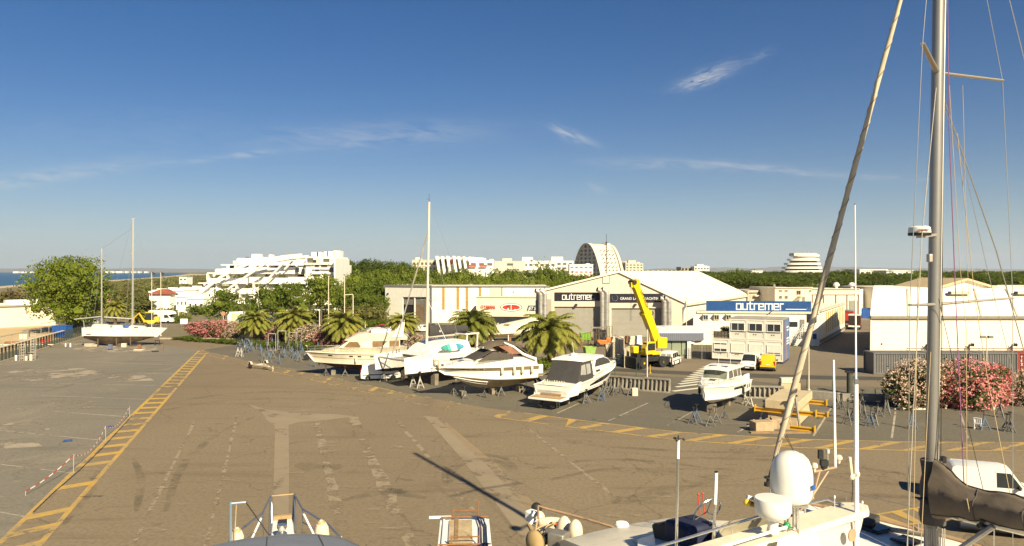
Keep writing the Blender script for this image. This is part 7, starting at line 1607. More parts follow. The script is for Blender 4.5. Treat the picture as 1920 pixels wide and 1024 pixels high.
mesh_w = M('pale_mesh', (.62, .55, .42), .6, .1, .2, 2, streak=.3)
for i, (a, b, h, lab) in enumerate((((1136, 676), (1152, 672), 2.2, 'nearest pale mesh panel beside the coupe bow'), ((1152, 673), (1170, 684), 3.3, 'tall pale mesh panel left of the crane'), ((1171, 690), (1187, 680), 2.4, 'pale mesh panel right against the crane base'))):
    t = framewall(lab, 'mesh_screen', a, b, h, mesh_w, 2, False); W_ = (G(*b)-G(*a)).length; mb = MB()
    for j in range(12): mb.bar((W_*j/11, .03, .1), (W_*j/11, .03, h), .03)
    for j in range(9): mb.bar((0, .035, h*(j+.5)/9), (W_, .035, h*(j+.5)/9), .03)
    mb.box((W_/2, .06, h/2), (W_*.9, .02, h*.85)); mb.build('mesh', mesh_w, t, None)
for i, (px, py, s_, m_, lab) in enumerate(((1158, 641, (2.2, 1.5, .9), fend, 'stack of pale timber right of the fork lift'), (1178, 643, (1.0, .8, 1.2), MATS['rust'], 'rusty drums behind the mesh panels'), (1186, 646, (1.4, 1.0, 1.4), bpanel, 'pale boxes behind the crane cab'), (1197, 650, (1.0, .8, 1.8), signwhite, 'white cabinets against the gate house'), (1165, 683, (1.1, .8, 1.3), mesh_w, 'crate of pale scrap behind the tall mesh panel'), (1150, 682, (1.6, 1.0, .6), MATS['strake_brown'], 'pile of brown scrap by the coupe bow'))):
    t = thing('crate_stack', lab, 'crate', G(px, py), .1*i); n = 3; mb = MB()
    for k in range(n): mb.box((0, 0, s_[2]*(k+.5)/n), (s_[0]*(1-.08*k), s_[1]*(1-.05*k), s_[2]/n-.04), rz=.06*k)
    mb.build('crates', m_, t, None, bevel=.01)
# jet skis before the showroom
jl = ['blue', 'black', 'cream', 'black', 'cream']
for i, (px, m_, lab) in enumerate(((927, bluepaint, 'blue jet ski leftmost in the showroom row'), (938, signwhite, 'white jet ski second in the showroom row'), (950, blackp, 'black jet ski middle of the showroom row'), (963, fend, 'cream jet ski right of the black one'), (976, blackp, 'black jet ski second from right in showroom row'), (989, signwhite, 'white jet ski rightmost in the showroom row'))):
    t = thing('jet_ski', lab, 'jet ski', AT(px, 146, .9), R(110), 'jet skis before the showroom'); house('hull', [(-1.2, .1), (-1.2, .5), (.3, .55), (.9, .75), (1.4, .4), (1.0, .05)], lambda x, z: .5 if x < .4 else .5-.4*(x-.4), m_, t); house('seat', [(-1.1, .5), (-1.0, .8), (.2, .85), (.3, .55)], lambda x, z: .22, blackp, t); MB().tube([(.35, -.4, 1.1), (.5, 0, .95), (.35, .4, 1.1)], .04, 6).build('handlebar', dsteel, t); MB().box((0, 0, -.45), (1.8, .7, .9)).build('trolley', galv, t)
# ================================================================ stands standing about the yard
ga = 'boat stands crowded before the palms'; rs = random.Random(11)
for i in range(66):
    x = 446+rs.random()**.9*158; y = lerp(652, 664, (x-446)/158) + rs.uniform(-8, 26)*min(1, (x-430)/60)
    if y > 668 and x < 490: continue
    stand(x, y, rs.choice([1.5, 1.8, 2.1]), rs.choice('ggb'), 'tall boat stand in the crowded group before the palms', ga)
for x, y in ((446, 668), (452, 669), (460, 660)): stand(x, y, 1.8, 'w', 'pale boat stand at the left of the crowded group', 'pale stands left of the crowd')
for i, (x0, x1, y, h) in enumerate(((503, 517, 658, 2.6), (521, 536, 656, 2.9), (542, 555, 655, 2.6), (557, 566, 652, 3.0))):
    framewall(('leftmost', 'second', 'third', 'rightmost')[i] + ' tall steel goal frame among the boat stands', 'steel_frame', (x0, y), (x1, y), h, standw, 1, False, 'frame')
tag(MB().tube([(0, -.1, .5), (0, .1, .5)], .45, 16).build('spare_wheel', tyre_m, None), 'pale hubbed wheel standing at the motor yacht bow', 'wheel').location = G(575, 676)
t = thing('launch_trailer', 'low pale boat trailer with two wheels before the crowd of stands', 'trailer', G(484, 690), heading(484, 688, 536, 700)); pt = M('trailer_pale', (.60, .52, .38), .6, .1, .25, 2)
mb = MB(); mb.bar((0, -.9, .45), (0, .9, .45), .1); mb.bar((0, -.7, .5), (3.2, -.05, .45), .12); mb.bar((0, .7, .5), (3.2, .05, .45), .12); mb.bar((1.4, 0, .5), (4.3, 0, .35), .14); mb.bar((4.2, 0, 0), (4.2, 0, .6), .07); mb.bar((1.4, -.5, .5), (1.4, .5, .5), .08); mb.build('chassis', pt, t, None)
for s_ in (-1, 1): wheel(t, 0, s_*1.0, .38, .22, fend); MB().tube([(-.5, s_*1.0, .55), (-.3, s_*1.0, .85), (.3, s_*1.0, .85), (.5, s_*1.0, .55)], .13, 6, flat=.5).build('mudguard', pt, t)
gb = 'boat stands beside the pilot house boat'
for x, y, h, k in ((1300, 795, 1.35, 'g'), (1306, 791, 1.4, 'b'), (1331, 799, 1.35, 'g'), (1342, 794, 1.35, 'g'), (1358, 785, 1.2, 'g')): stand(x, y, h, k, 'grey boat stand in the row before the pilot house boat', gb)
gc = 'boat stands left of the cream oleander'
for x, y, h, k in ((1569, 765, 1.5, 'g'), (1577, 768, 1.4, 'g'), (1590, 796, 1.9, 'g'), (1601, 788, 1.5, 'b'), (1612, 782, 1.9, 'g'), (1620, 789, 1.6, 'g'), (1633, 800, 1.6, 'b'), (1641, 797, 1.4, 'g'), (1646, 782, 1.3, 'g'), (1660, 780, 1.9, 'g'), (1664, 775, 1.6, 'g'), (1617, 770, 1.8, 'g'), (1709, 804, 1.6, 'b')): stand(x, y, h, k, 'boat stand in the group left of the cream oleander', gc)
gd = 'boat stands at the right of the tall mast'
for x, y, h, k in ((1845, 806, 1.5, 'b'), (1876, 783, 1.6, 'g'), (1894, 810, 1.5, 'g'), (1888, 808, 1.3, 'g'), (1797, 764, 1.2, 'g')): stand(x, y, h, k, 'boat stand on the asphalt before the pink oleander', gd)
ge = 'boat stands beside the coupe bow'
for x, y, h, k in ((1134, 744, 1.5, 'g'), (1128, 752, 1.5, 'b'), (1150, 742, 1.3, 'g'), (1162, 738, 1.6, 'g'), (1182, 742, 1.4, 'g'), (1100, 756, 1.3, 'g'), (1142, 730, 1.6, 'g')): stand(x, y, h, k, 'boat stand between the coupe bow and the ribbed barrier', ge)
# long timber shores under the oleanders
for i, (x0, y0, x1, y1, px, py) in enumerate(((1686, 766, 1694, 737, 1705, 765), (1790, 765, 1781, 731, 1773, 767), (1861, 768, 1874, 725, 1880, 764))):
    a, b = G(x0, y0), P(x1, y1, DEP(y0)+.3); c = G(px, py); t = thing('timber_shore', ('leftmost', 'middle', 'rightmost')[i] + ' of three pale timber shores under the oleanders', 'prop', a)
    MB().bar((0, 0, 0), b-a, .22).build('beam', fend, t, None); MB().bar(c-a, (b-a)*.9, .1).build('strut', fend, t, None)
for px, py, lab, m_ in ((1815, 767, 'brown cube box under the pink oleander', MATS['strake_brown']), (1838, 766, 'pale cube box with square hole under the pink oleander', fend)):
    t = thing('box', lab, 'box', G(px, py)); MB().box((0, 0, .42), (.75, .6, .84)).build('case', m_, t, bevel=.02); MB().box((0, -.302, .5), (.35, .02, .35)).build('opening', dsteel, t)
tag(MB().box((0, 0, .06), (3.3, .25, .16)).build('timber_beam', fend, None), 'pale timber lying under the cream oleander', 'beam').location = G(1712, 768)
t = thing('plastic_chair', 'white plastic garden chair alone on the asphalt', 'chair', G(1834, 805), R(140)); cw_ = signwhite
MB().box((0, 0, .44), (.46, .46, .04)).build('seat', cw_, t, bevel=.015); mb = MB(); mb.tube([(-.22, .22, .44), (-.24, .3, .9), (.24, .3, .9), (.22, .22, .44)], .03, 6)
for x in (-.12, 0, .12): mb.bar((x, .23, .44), (x, .3, .9), .05, .02)
mb.build('backrest', cw_, t)
for x in (-.2, .2):
    for y in (-.2, .22): MB().tube([(x, y, .44), (x*1.15, y*1.1, 0)], .025, 6).build('leg', cw_, t)
    MB().tube([(x*1.15, -.22, .44), (x*1.2, -.2, .66), (x*1.15, .26, .66)], .025, 6).build('armrest', cw_, t)
# ================================================================ barriers, blocks, poles
barc = M('barrier_concrete', (.30, .27, .22), .95, 0, .35, 1.2, bump=.4, streak=.4)
def barrier(label, a, b, h, n, group=None):
    A, B_ = G(*a), G(*b); d = B_-A; t = thing('ribbed_barrier', label, 'barrier', A, math.atan2(d.y, d.x), group); W_ = d.length
    MB().box((W_/2, .3, h/2), (W_, .12, h)).build('wall', barc, t); MB().box((W_/2, 0, .07), (W_, .5, .14)).build('foot', barc, t); MB().box((W_/2, .15, h-.05), (W_+.05, .3, .14)).build('cap', barc, t)
    mb = MB()
    for i in range(n+1): mb.prism([(W_*i/n-.06, .24, .14), (W_*i/n-.06, -.2, .14), (W_*i/n-.06, .05, h-.1), (W_*i/n-.06, .24, h-.1)], (.12, 0, 0))
    mb.build('rib', barc, t, None); return t
barrier('long ribbed grey barrier beside the coupe bow', (1130, 726), (1206, 733), 1.25, 10); barrier('ribbed grey barrier left of the crossing', (1207, 733), (1255, 737), 1.35, 6); barrier('ribbed grey barrier right of the pilot house boat', (1397, 746), (1470, 748), 1.15, 8)
def lowwall(label, pts, h, th=.5): 
    mb = MB(); q = [G(*p) for p in pts]
    for a, b in zip(q, q[1:]): mb.bar(a+Vector((0, 0, h/2)), b+Vector((0, 0, h/2)), th, h)
    return tag(mb.build('low_wall', barc, None, bevel=.02), label, 'wall')
lowwall('low grey concrete wall right of the yellow beamed slabs', [(1520, 747), (1575, 752)], .75); lowwall('low grey concrete wall behind the boat stands', [(1578, 752), (1672, 754)], .7); lowwall('low block wall in the shade of the oleanders', [(1676, 755), (1960, 758)], .6)
def slabblock(label, px, py, s_, mat, rz=0, name='concrete_block', z=0): o = MB().box((0, 0, s_[2]/2), s_).build(name, mat, None, bevel=.03); o.location = G(px, py)+Vector((0, 0, z)); o.rotation_euler = (0, 0, rz); return tag(o, label, 'block')
slabs = M('slab_concrete', (.50, .40, .245), .95, 0, .15, 1.0, bump=.3, streak=.2); ybeam = M('beam_yellow', (.62, .36, .03), .5, .1, .2, 1.5)
c0 = G(1455, 795); rz = R(-14+74); c0r = c0
s0_, s1_ = Vector((20.7, 56.3, 0)), Vector((23.9, 61.6, 0)); ang = math.atan2((s1_-s0_).y, (s1_-s0_).x); base = s0_
def onb(x, y): return base + Vector((math.cos(ang)*x - math.sin(ang)*y, math.sin(ang)*x + math.cos(ang)*y, 0))
for nm, lab, x, y_, z, s_ in (('upper', 'big sand coloured concrete slab on yellow beams', 3.1, 0, 1.40, (6.2, 2.5, .66)), ('lower', 'lower sand coloured concrete block under the yellow beams', 3.1, 0, .12, (5.6, 2.2, .95))):
    o = MB().box((0, 0, s_[2]/2), s_).build('concrete_slab', slabs, None, bevel=.04); p = onb(x, y_); o.location = (p.x, p.y, z); o.rotation_euler = (0, 0, ang); tag(o, lab, 'slab')
for i, (x, z, lab) in enumerate(((.25, 1.08, 'nearest upper yellow beam under the sand coloured slab'), (5.6, 1.08, 'farthest upper yellow beam under the sand coloured slab'), (-.35, .0, 'nearest yellow beam on the ground under the concrete block'), (6.2, .0, 'farthest yellow beam on the ground under the concrete block'))):
    t = thing('steel_beam', lab, 'beam', onb(x, -.2)+Vector((0, 0, z)), ang+pi/2); hb = .31; mb = MB()
    for zz_, hh_ in ((hb-.03, .06), (.03, .06)): mb.box((0, 0, zz_), (4.4, .3, hh_))
    mb.box((0, 0, hb/2), (4.4, .08, hb-.12)); mb.build('girder', ybeam, t, None)
    for s_ in (-1, 1): MB().box((s_*2.23, 0, hb/2+.06), (.06, .46, hb+.2)).build('end_plate', ybeam, t)
for px, py, s_, lab, rz in ((1428, 808, (1.5, 1.0, .75), 'rough stone block at the left foot of the slabs', .2), (1447, 803, (.7, .9, .7), 'narrow stone block beside the rough one', .1), (1462, 803, (1.3, 1.0, .8), 'rough stone block behind the leaning stay', -.2), (1483, 800, (.8, .8, .75), 'pale stone block right of the leaning stay', .3)): slabblock(lab, px, py, s_, M('rough_stone', (.42, .31, .19), .95, 0, .3, 2.5, bump=.8), rz)
tag(MB().box((0, 0, .05), (4.4, .5, .10)).build('plank', M('plank_rust', (.30, .19, .10), .9, 0, .3, 2), None), 'brown plank on the ground before the stone blocks', 'plank').location = G(1462, 812)
for i, (px, py, px2, py2) in enumerate(((1424, 795, 1434, 752), (1500, 806, 1491, 742))):
    a = G(px, py); b = P(px2, py2, DEP(py)-.2); t = thing('long_stand', ('left', 'right')[i]+' long legged grey stand before the sand coloured slab', 'boat stand', a); mb = MB(); m_ = b-a
    mb.bar((0, 0, 0), m_, .13); mb.bar((1.1 if i == 0 else -1.0, .3, 0), m_*.85, .09); mb.bar((.4, 1.0, 0), m_*.8, .08); mb.bar(m_*.3, Vector((1.1 if i == 0 else -1.0, .3, 0)).lerp(m_*.85, .35), .06); mb.build('legs', galv, t, None); MB().box(m_, (.3, .2, .1)).build('pad', dsteel, t)
slabblock('pale block with a dark post on it behind the slabs', 1480, 739, (1.9, .8, 1.1), slabs); slabblock('pale block upon the barrier behind the slabs', 1478, 739, (1.6, .7, .5), bpanel, z=1.12)
slabblock('small pale concrete block with a pole socket by the barrier', 1190, 742, (.55, .55, .75), fend)
t = thing('litter_post', 'tall dark green bollard with black top by the lane mouth', 'bollard', G(1593, 738)); MB().cyl((0, 0, 0), (0, 0, 2.05), .27, n=14).build('post', M('post_green_grey', (.07, .075, .055), .7, 0, .3, 2), t); MB().box((0, 0, 2.12), (.72, .6, .14)).build('top', blackp, t)
def pole(label, px, py, top, r, mat, name='pole', cat='pole', lamps=0, d=None):
    g_ = G(px, py); h = CH-(top-HY)/F*g_.y; t = thing(name, label, cat, g_); MB().tube([(0, 0, 0), (0, 0, h)], r, 8, r*.75).build('post', mat, t); MB().cyl((0, 0, 0), (0, 0, .12), r*2.2, n=10).build('base', mat, t)
    if lamps == 1: MB().box((.0, -.3, h), (.3, .7, .14)).build('lamp_head', greytrim, t, bevel=.03)
    if lamps == 2:
        for s_ in (-1, 1): MB().box((s_*.42, 0, h), (.55, .35, .3)).build('lamp_head', greytrim, t, bevel=.03)
        MB().box((0, 0, h), (.9, .08, .08)).build('cross_arm', greytrim, t)
    if lamps == 3: MB().sphere((0, 0, h), .26, 12, 8).build('globe', signwhite, t)
    return t
palep = M('pole_cream', (.68, .60, .46), .5, 0, .12, 2); greenp = M('pole_green', (.05, .09, .055), .6, 0, .2, 2)
pole('cream pole in front of the crane', 1213.5, 716, 618, .07, palep); pole('thin pole right of the leaning stay, before the lane', 1516.5, 732, 641, .07, palep); pole('short yellow and black post by the crane wheel', 1219, 700, 684, .06, ybeam, 'marker_post', 'post')
for px, py, tp, lab in ((1153, 713, 690, 'green fence post left of the crossing'), (1193, 714, 691, 'second green fence post left of the crossing'), (1210, 714, 692, 'green fence post beside the cream pole'), (1513, 728, 707, 'green fence post beside the stay'), (1561, 748, 714, 'green post left of the tall white aerial'), (1607, 742, 716, 'green post right of the green bollard'), (1641, 752, 729, 'dark post behind the stands'), (1656, 748, 711, 'black post left of the cream oleander')): pole(lab, px, py, tp, .05, greenp, 'fence_post', 'post')
pole('double lamp post above the grey container', 1850, 706, 632, .07, palep, 'street_lamp', 'street lamp', 2)
pole('left tall lamp post before the green belt', 616, 627, 515, .09, palep, 'street_lamp', 'street lamp', 1); pole('right tall lamp post before the green belt', 646, 622, 515, .10, palep, 'street_lamp', 'street lamp', 1); pole('lamp post before the terraced flats', 484.5, 610, 517, .07, palep, 'street_lamp', 'street lamp', 1)
t = pole('bent topped lamp post beside the tall one', 662, 622, 553, .11, palep, 'street_lamp', 'street lamp'); h = CH-(553-HY)/F*DEP(622); MB().tube([(0, 0, h), (-.2, 0, h+.1), (-1.6, 0, h)], .08, 6).build('arm', palep, t)
pole('globe lamp on the seaside street', 335, 606, 573, .07, signwhite, 'street_lamp', 'street lamp', 3); pole('lamp with a flat top beside the second palm', 557, 620, 557, .1, palep, 'street_lamp', 'street lamp', 2); pole('lamp with a cap left of the flat topped one', 549, 620, 560, .08, palep, 'street_lamp', 'street lamp', 1)
pole('short cream post between second and third palm', 599, 640, 580, .09, palep); pole('cream marker post in the car park', 685, 632, 603, .08, palep, 'marker_post', 'post'); pole('white post before the showroom', 953, 655, 628, .08, signwhite, 'marker_post', 'post')
for i, px in enumerate((284.5, 301.5)):
    t = pole(('left', 'right')[i]+' flagpole with a small black pennant behind the ketch', px, 630, 511, .07, palep, 'flagpole', 'flagpole'); h = CH-(511-HY)/F*DEP(630); MB().prism([(.05, 0, h+.15), (.75, .1, h-.25), (.05, 0, h-.6)], (0, .02, 0)).build('pennant', dsteel, t, None)
t = pole('flagpole with a drooping grey flag before the big hall', 1287, 664, 556, .06, palep, 'flagpole', 'flagpole'); h = CH-(556-HY)/F*DEP(664); MB().prism([(-.05, 0, h), (-.1, .05, h-.6), (-.55, .1, h-2.0), (-.45, .05, h-2.4), (-.05, 0, h-1.4)], (0, .03, 0)).build('flag', M('flag_grey', (.16, .17, .22), .8, 0, .3, 2), t, None)
t = pole('pink feather banner behind the ketch', 200, 608, 550, .04, palep, 'feather_banner', 'banner'); h = CH-(550-HY)/F*DEP(608); MB().prism([(.05, 0, h), (.75, .05, h-.4), (.9, .1, h-1.6), (.8, .05, h-3.2), (.15, 0, h-2.6)], (0, .03, 0)).build('cloth', M('banner_pink', (.60, .20, .20), .7, 0, .4, 1), t, None)
t = pole('round red road sign beside the printed trailer', 419, 618, 588, .06, palep, 'road_sign', 'road sign'); h = CH-(588-HY)/F*DEP(618); MB().cyl((0, -.08, h), (0, -.05, h), .45, n=18).build('disc', M('sign_faded_red', (.50, .22, .15), .5, 0, .2, 2), t)
t = thing('notice_board', 'small white notice board beside the clipped hedge', 'sign', G(345, 614)); MB().box((0, 0, 1.3), (1.6, .08, 1.1)).build('board', signwhite, t)
for s_ in (-.6, .6): MB().bar((s_, .06, 0), (s_, .06, 1.8), .08).build('post', galv, t, None)
# ================================================================ left side: tape fence, skip, scaffold, site clutter
tp = [(48, 930, 921), (138, 886, 852), (198, 826, 799), (243, 783, 761)]
tape_pts = []
for i, (px, py, tpx) in enumerate(tp):
    g_ = G(px, py); h = CH-(tpx-HY)/F*g_.y; tag(MB().tube([(0, 0, 0), (0, 0, h)], .022, 6).build('tape_post', M('tape_post_grey', (.45, .40, .32), .6, .2, .2, 3), None), ('nearest', 'second', 'third', 'farthest')[i]+' thin post carrying the red and white tape', 'post').location = g_; tape_pts.append(g_+Vector((0, 0, h*.97)))
n = 0
t = thing('barrier_tape', 'red and white plastic tape sagging between four thin posts', 'barrier tape', tape_pts[0])
for a, b in zip(tape_pts, tape_pts[1:]):
    L_ = (b-a).length; m = int(L_/.4); sagv = min(.8, a.z*.75, b.z*.75)*.9
    for i in range(m):
        p, q = [a.lerp(b, u)-Vector((0, 0, sagv*4*u*(1-u)))-tape_pts[0] for u in (i/m, (i+1)/m)]; (MB().bar(p, q, .012, .055)).build(('red_band', 'white_band')[n % 2], (redp, signwhite)[n % 2], t, None); n += 1
tag(MB().tube([G(x, yv)-G(62, 962)+Vector((0, 0, .03)) for x, yv in ((62, 962), (100, 925), (150, 882), (195, 838), (225, 805), (248, 780))], .03, 5).build('hose', dsteel, None), 'thin dark cable lying beside the taped line', 'cable').location = G(62, 962)
for i, (px, py) in enumerate(((127, 828), (205, 802))): tag(MB().box((0, 0, .06), (.55, .4, .1), rz=.4).build('rag', M('rag_blue', (.03, .06, .22), .9, 0, .3, 4), None, bevel=.04), ('small blue rag lying on the bay', 'dark rag at the foot of a tape post')[i], 'rag').location = G(px, py)
t = thing('blue_skip', 'blue steel skip behind the fence near the plane tree', 'skip', G(117, 633), R(-8)); MB().rings([[Vector((x*k, y*k*.8, z)) for x, y in ((-1.35, -1.1), (1.35, -1.1), (1.35, 1.1), (-1.35, 1.1))] for k, z in ((.92, .1), (1, 2.1), (1.04, 2.1), (1.04, 2.2), (.95, 2.2), (.9, 1.9))]).build('tub', bluepaint, t, None); 
for x in (-.9, 0, .9): MB().bar((x, -.93, .2), (x, -.93, 2.1), .12).build('rib', bluepaint, t, None)
t = thing('ladder_tower', 'light ladder scaffold leaning by the left fence', 'scaffold', G(53, 676), R(20)); mb = MB()
for y in (-.3, .5):
    for x in (-.9, -.45, .3, .75): mb.tube([(x, y, 0), (x, y, 3.7 if x > 0 else 2.3)], .03, 6)
    for i in range(9): mb.tube([(.3, y, .3+.38*i), (.75, y, .3+.38*i)], .022, 5)
    for i in range(6): mb.tube([(-.9, y, .3+.38*i), (-.45, y, .3+.38*i)], .022, 5)
mb.build('ladders', alu, t); MB().box((.1, .1, .95), (.9, .9, .08)).build('platform', dsteel, t)
for i, (px, py, s_, m_, lab) in enumerate(((49, 676, (.35, .35, .6), fend, 'small pale can at the foot of the scaffold'), (58, 676, (.4, .4, .85), fend, 'taller pale can at the foot of the scaffold'), (30, 676, (.25, .25, .7), signwhite, 'white post cap by the left fence'), (123, 650, (.2, .2, .5), signwhite, 'short white stake left by the fence corner'), (132, 651, (.2, .2, .6), signwhite, 'short white stake right by the fence corner'))): tag(MB().lathe([(s_[0]/2, 0), (s_[0]/2, s_[2]*.9), (s_[0]*.3, s_[2])], n=10).build('can', m_, None), lab, 'can').location = G(px, py)
for i, (px, py, s_, m_, lab) in enumerate(((45, 636, (1.2, .9, .9), fend, 'pale tank on the building site sand'), (50, 632, (.9, .8, 1.2), greytrim, 'grey mixer on the building site sand'), (26, 645, (2.6, .7, .4), MATS['rust'], 'brown wheelbarrow load on the sand'), (84, 642, (1.4, .6, .6), redp, 'red tool box at the end of the fence rail'), (95, 634, (1.4, .9, .9), MATS['plank_rust'], 'brown pallets left of the blue skip'), (103, 632, (.8, .8, 1.3), MATS['rust'], 'rusty frame against the blue skip'))): tag(MB().box((0, 0, s_[2]/2), s_, rz=.2).build('site_gear', m_, None, bevel=.06), lab, 'building gear').location = G(px, py)
framewall('light tube fence panel on the building site, left', 'site_fence', (0, 655), (42, 645), 1.9, galv, 2, False); framewall('light tube fence panel on the building site, right', 'site_fence', (77, 634), (106, 628), 2.6, galv, 2, False)
tag(MB().box((0, 0, .5), (10, .3, .12)).build('beam', MATS['pale_rail'], None), 'pale long plank on the sand behind the fence', 'plank').location = G(40, 652)
# ================================================================ the boats nearest the camera
def tubeobj(name, pts, r, mat, parent, n=8, r2=None): return MB().tube(pts, r, n, r2).build(name, mat, parent)
# ---- bow of the motor boat straight below, with its blue grey flybridge canopy
t = thing('bow_boat', 'white boat bow with pulpit and fenders behind a blue grey canopy', 'boat', (-.26, .87, 0), R(17.4))
canv = M('blue_grey_canvas', (.15, .165, .20), .85, 0, .15, 2.0, bump=.1)
rows = []
for i in range(7):
    v = i/6; y = lerp(9.35, 6.4, v); hw = lerp(1.30, 1.42, min(1, v*3)); cx = -.2; z0 = 8.42+.22*math.sin(pi*min(1, .25+v*.6))-.10*(1-v)
    rows.append([Vector((cx+hw*u, y - .5*abs(u)**3*(1-v), z0 - .10*u**2 - .14*u**8)) for u in [-1+2*k/16 for k in range(17)]])
mb = MB(); mb.rings(rows, False, False)
lowr = [[p+Vector((0, 0, -.05)) for p in r] for r in rows]; mb.rings(lowr, False, False); mb.rings([rows[0], lowr[0]], False, False); mb.build('canopy', canv, t, 60)
for k in (4, 8, 12): tubeobj('canopy_seam', [r[k]+Vector((0, 0, .004)) for r in rows], .009, M('seam_dark', (.07, .075, .09), .9, 0, .2, 3), t, 5)
tubeobj('canopy_hem', [p+Vector((0, -.01, .006)) for p in rows[0]], .016, MATS['seam_dark'], t, 5)
tubeobj('canopy_frame', [p+Vector((0, 0, -.09)) for p in rows[0]], .03, inox, t)
hullb = Hull(12, 3.6, 0.9, (2.2, 2.8), (3.9, 4.75), .95, 1.2, .8, .3, .55, .9, 2.3)
bx = 0.0
hb = hullb.build(t, gel, foulblack, deck=gel, camber=.08)
for o in t.children:
    if o.name.split('.')[0] in ('hull', 'deck', 'gunwale'): o.location = (0, 13.9, 0); o.rotation_euler = (0, 0, pi/2)
MB().prism([(bx-.62, 18.9, 4.72), (bx-.3, 19.9, 4.78), (bx-.28, 21.0, 4.82), (bx+.28, 21.0, 4.82), (bx+.3, 19.9, 4.78), (bx+.62, 18.9, 4.72)], (0, 0, .12)).build('bow_platform', gel, t, bevel=.03)
MB().box((bx, 20.55, 4.96), (.24, .5, .08)).build('anchor_roller', dsteel, t); MB().box((bx, 20.98, 5.0), (.5, .14, .12)).build('teak_step', teak, t); mb = MB(); mb.lathe([(.14, 4.9), (.14, 5.05), (.08, 5.1), (.13, 5.2), (.13, 5.28)], (bx-.02, 19.5, 0), 12); mb.build('windlass', inox, t)
for s_ in (-1, 1):
    e = Vector((bx+s_*.32, 21.25, 5.55))
    mb = MB(); mb.tube([(bx+s_*.34, 20.2, 4.8), (bx+s_*.34, 20.6, 5.1), e], .03, 6); mb.tube([(bx+s_*.28, 20.9, 4.85), e], .03, 6)
    pr_ = [e, Vector((bx+s_*.52, 20.2, 5.42)), Vector((bx+s_*1.15, 18.9, 5.35)), Vector((bx+s_*1.65, 16.9, 5.25)), Vector((bx+s_*1.85, 14, 5.15))]; mb.tube(pr_, .028, 6)
    for p in pr_[1:]: mb.tube([p, p+Vector((-s_*.02, 0, -.75))], .02, 5)
    mb.tube([p+Vector((0, 0, -.35)) for p in pr_[1:]], .013, 5); mb.build('pulpit_rail', M('rail_blue_grey', (.20, .22, .27), .35, .6, .15, 3), t)
    tubeobj('brace', [(bx+s_*.56, 20.1, 5.3), (bx+s_*.95, 18.7, 4.8)], .028, signwhite, t)
tubeobj('pulpit_bar', [(bx-.32, 21.25, 5.55), (bx+.32, 21.25, 5.55)], .02, teak, t)
for x, y, z, r, l, tl in ((bx-1.1, 18.4, 5.18, .17, .95, .06), (bx-1.5, 17.9, 4.95, .17, .8, .35), (bx+.98, 18.3, 5.15, .17, 1.05, -.1)):
    o = MB().lathe([(.03, -l/2), (r*.8, -l/2+.06), (r, -l/2+.16), (r, l/2-.16), (r*.7, l/2-.04), (r*.3, l/2), (.04, l/2+.05)], (0, 0, 0), 16).build('fender', fend, t); o.location = (x, y, z); o.rotation_euler = (.15, tl, 0); MB().lathe([(r*.66, l/2-.06), (r*.5, l/2+.0), (r*.2, l/2+.03)], (0, 0, .012), 14).build('fender_cap', M('fender_tan', (.50, .36, .18), .6, 0, .2, 3), o)
dv = M('davit_blue', (.20, .26, .34), .45, .3, .15, 3); dx = -1.2
mb = MB(); mb.tube([(dx, 18, 4.6), (dx, 18, 6.45)], .035, 7); mb.tube([(dx+.05, 18, 4.6), (dx+.0, 18, 6.2)], .02, 5); mb.tube([(dx, 18, 6.4), (dx+.35, 18, 6.4)], .03, 6); mb.build('davit', dv, t); tubeobj('davit_stay', [(dx+.35, 18, 6.4), (dx+.95, 19.6, 4.85)], .016, dsteel, t, 5); tubeobj('davit_rope', [(dx+.13, 18, 6.38), (dx+.06, 18, 4.9)], .012, M('rope_tan', (.45, .33, .18), .9, 0, .2, 4), t, 4)
mb = MB()
for i in range(6): mb.sphere((bx+1.5+.07*i, 17.8-.25*i, 4.85+.05*(i % 2)), .08, 7, 5)
mb.build('lines', M('rope_red', (.40, .10, .06), .9, 0, .3, 4), t); mb = MB()
for i in range(10): mb.tube([(bx+1.42+.08*i, 18.1-.3*i, 5.3), (bx+1.38+.08*i, 18.1-.3*i, 4.7)], .018, 5)
mb.build('fender_lines', rope, t)
# ---- work van seen from above with roof rack
t = thing('work_van', 'white work van with roof ladder rack and hoses, seen from above', 'van', (AT(874, 26.5).x, 25.7, 0), R(93.7))
vpr = [(-2.6, .4), (-2.65, 1.2), (-2.55, 2.35), (-2.4, 2.5), (2.2, 2.52), (2.5, 2.42), (3.0, 1.25), (3.6, 1.05), (3.7, .5), (3.6, .35)]
vw = lambda x, z: 1.0*(1 if z < 1.2 else lerp(1, .93, (z-1.2)/1.3))
house('body', [(-x, z) for x, z in vpr][::-1], vw, vanwhite, t)
for s_ in (-1, 1): house_win('side_window', [(-1.2, 1.35), (-1.2, 2.1), (-2.2, 2.1), (-2.6, 1.35)], vw, carglass, t, .012, (s_,))
for s_ in (-1, 1): MB().bar((2.35, s_*.78, 2.56), (-2.1, s_*.78, 2.58), .06, .05).build('roof_rail', vanwhite, t, None)
MB().box((.6, .15, 2.575), (3.0, .85, .03)).build('plank', M('plank_weathered', (.50, .38, .22), .9, 0, .4, 2.5, streak=.4), t); MB().box((1.1, .3, 2.6), (2.2, .14, .03)).build('plank', M('plank_brown', (.30, .19, .09), .9, 0, .4, 2.5), t)
for x in (2.2, -.6):
    mb = MB(); mb.tube([(x, -.9, 2.66), (x, .9, 2.66)], .03, 6); mb.tube([(x+.18, -.5, 2.85), (x+.18, .45, 2.85)], .025, 6)
    for y in (-.5, .45): mb.tube([(x, y, 2.5), (x+.2, y, 2.9)], .03, 6)
    mb.tube([(x+.18, -.5, 2.85), (x+.22, -.52, 3.2)], .022, 5); mb.build('rack_bar', MATS['rust'], t)
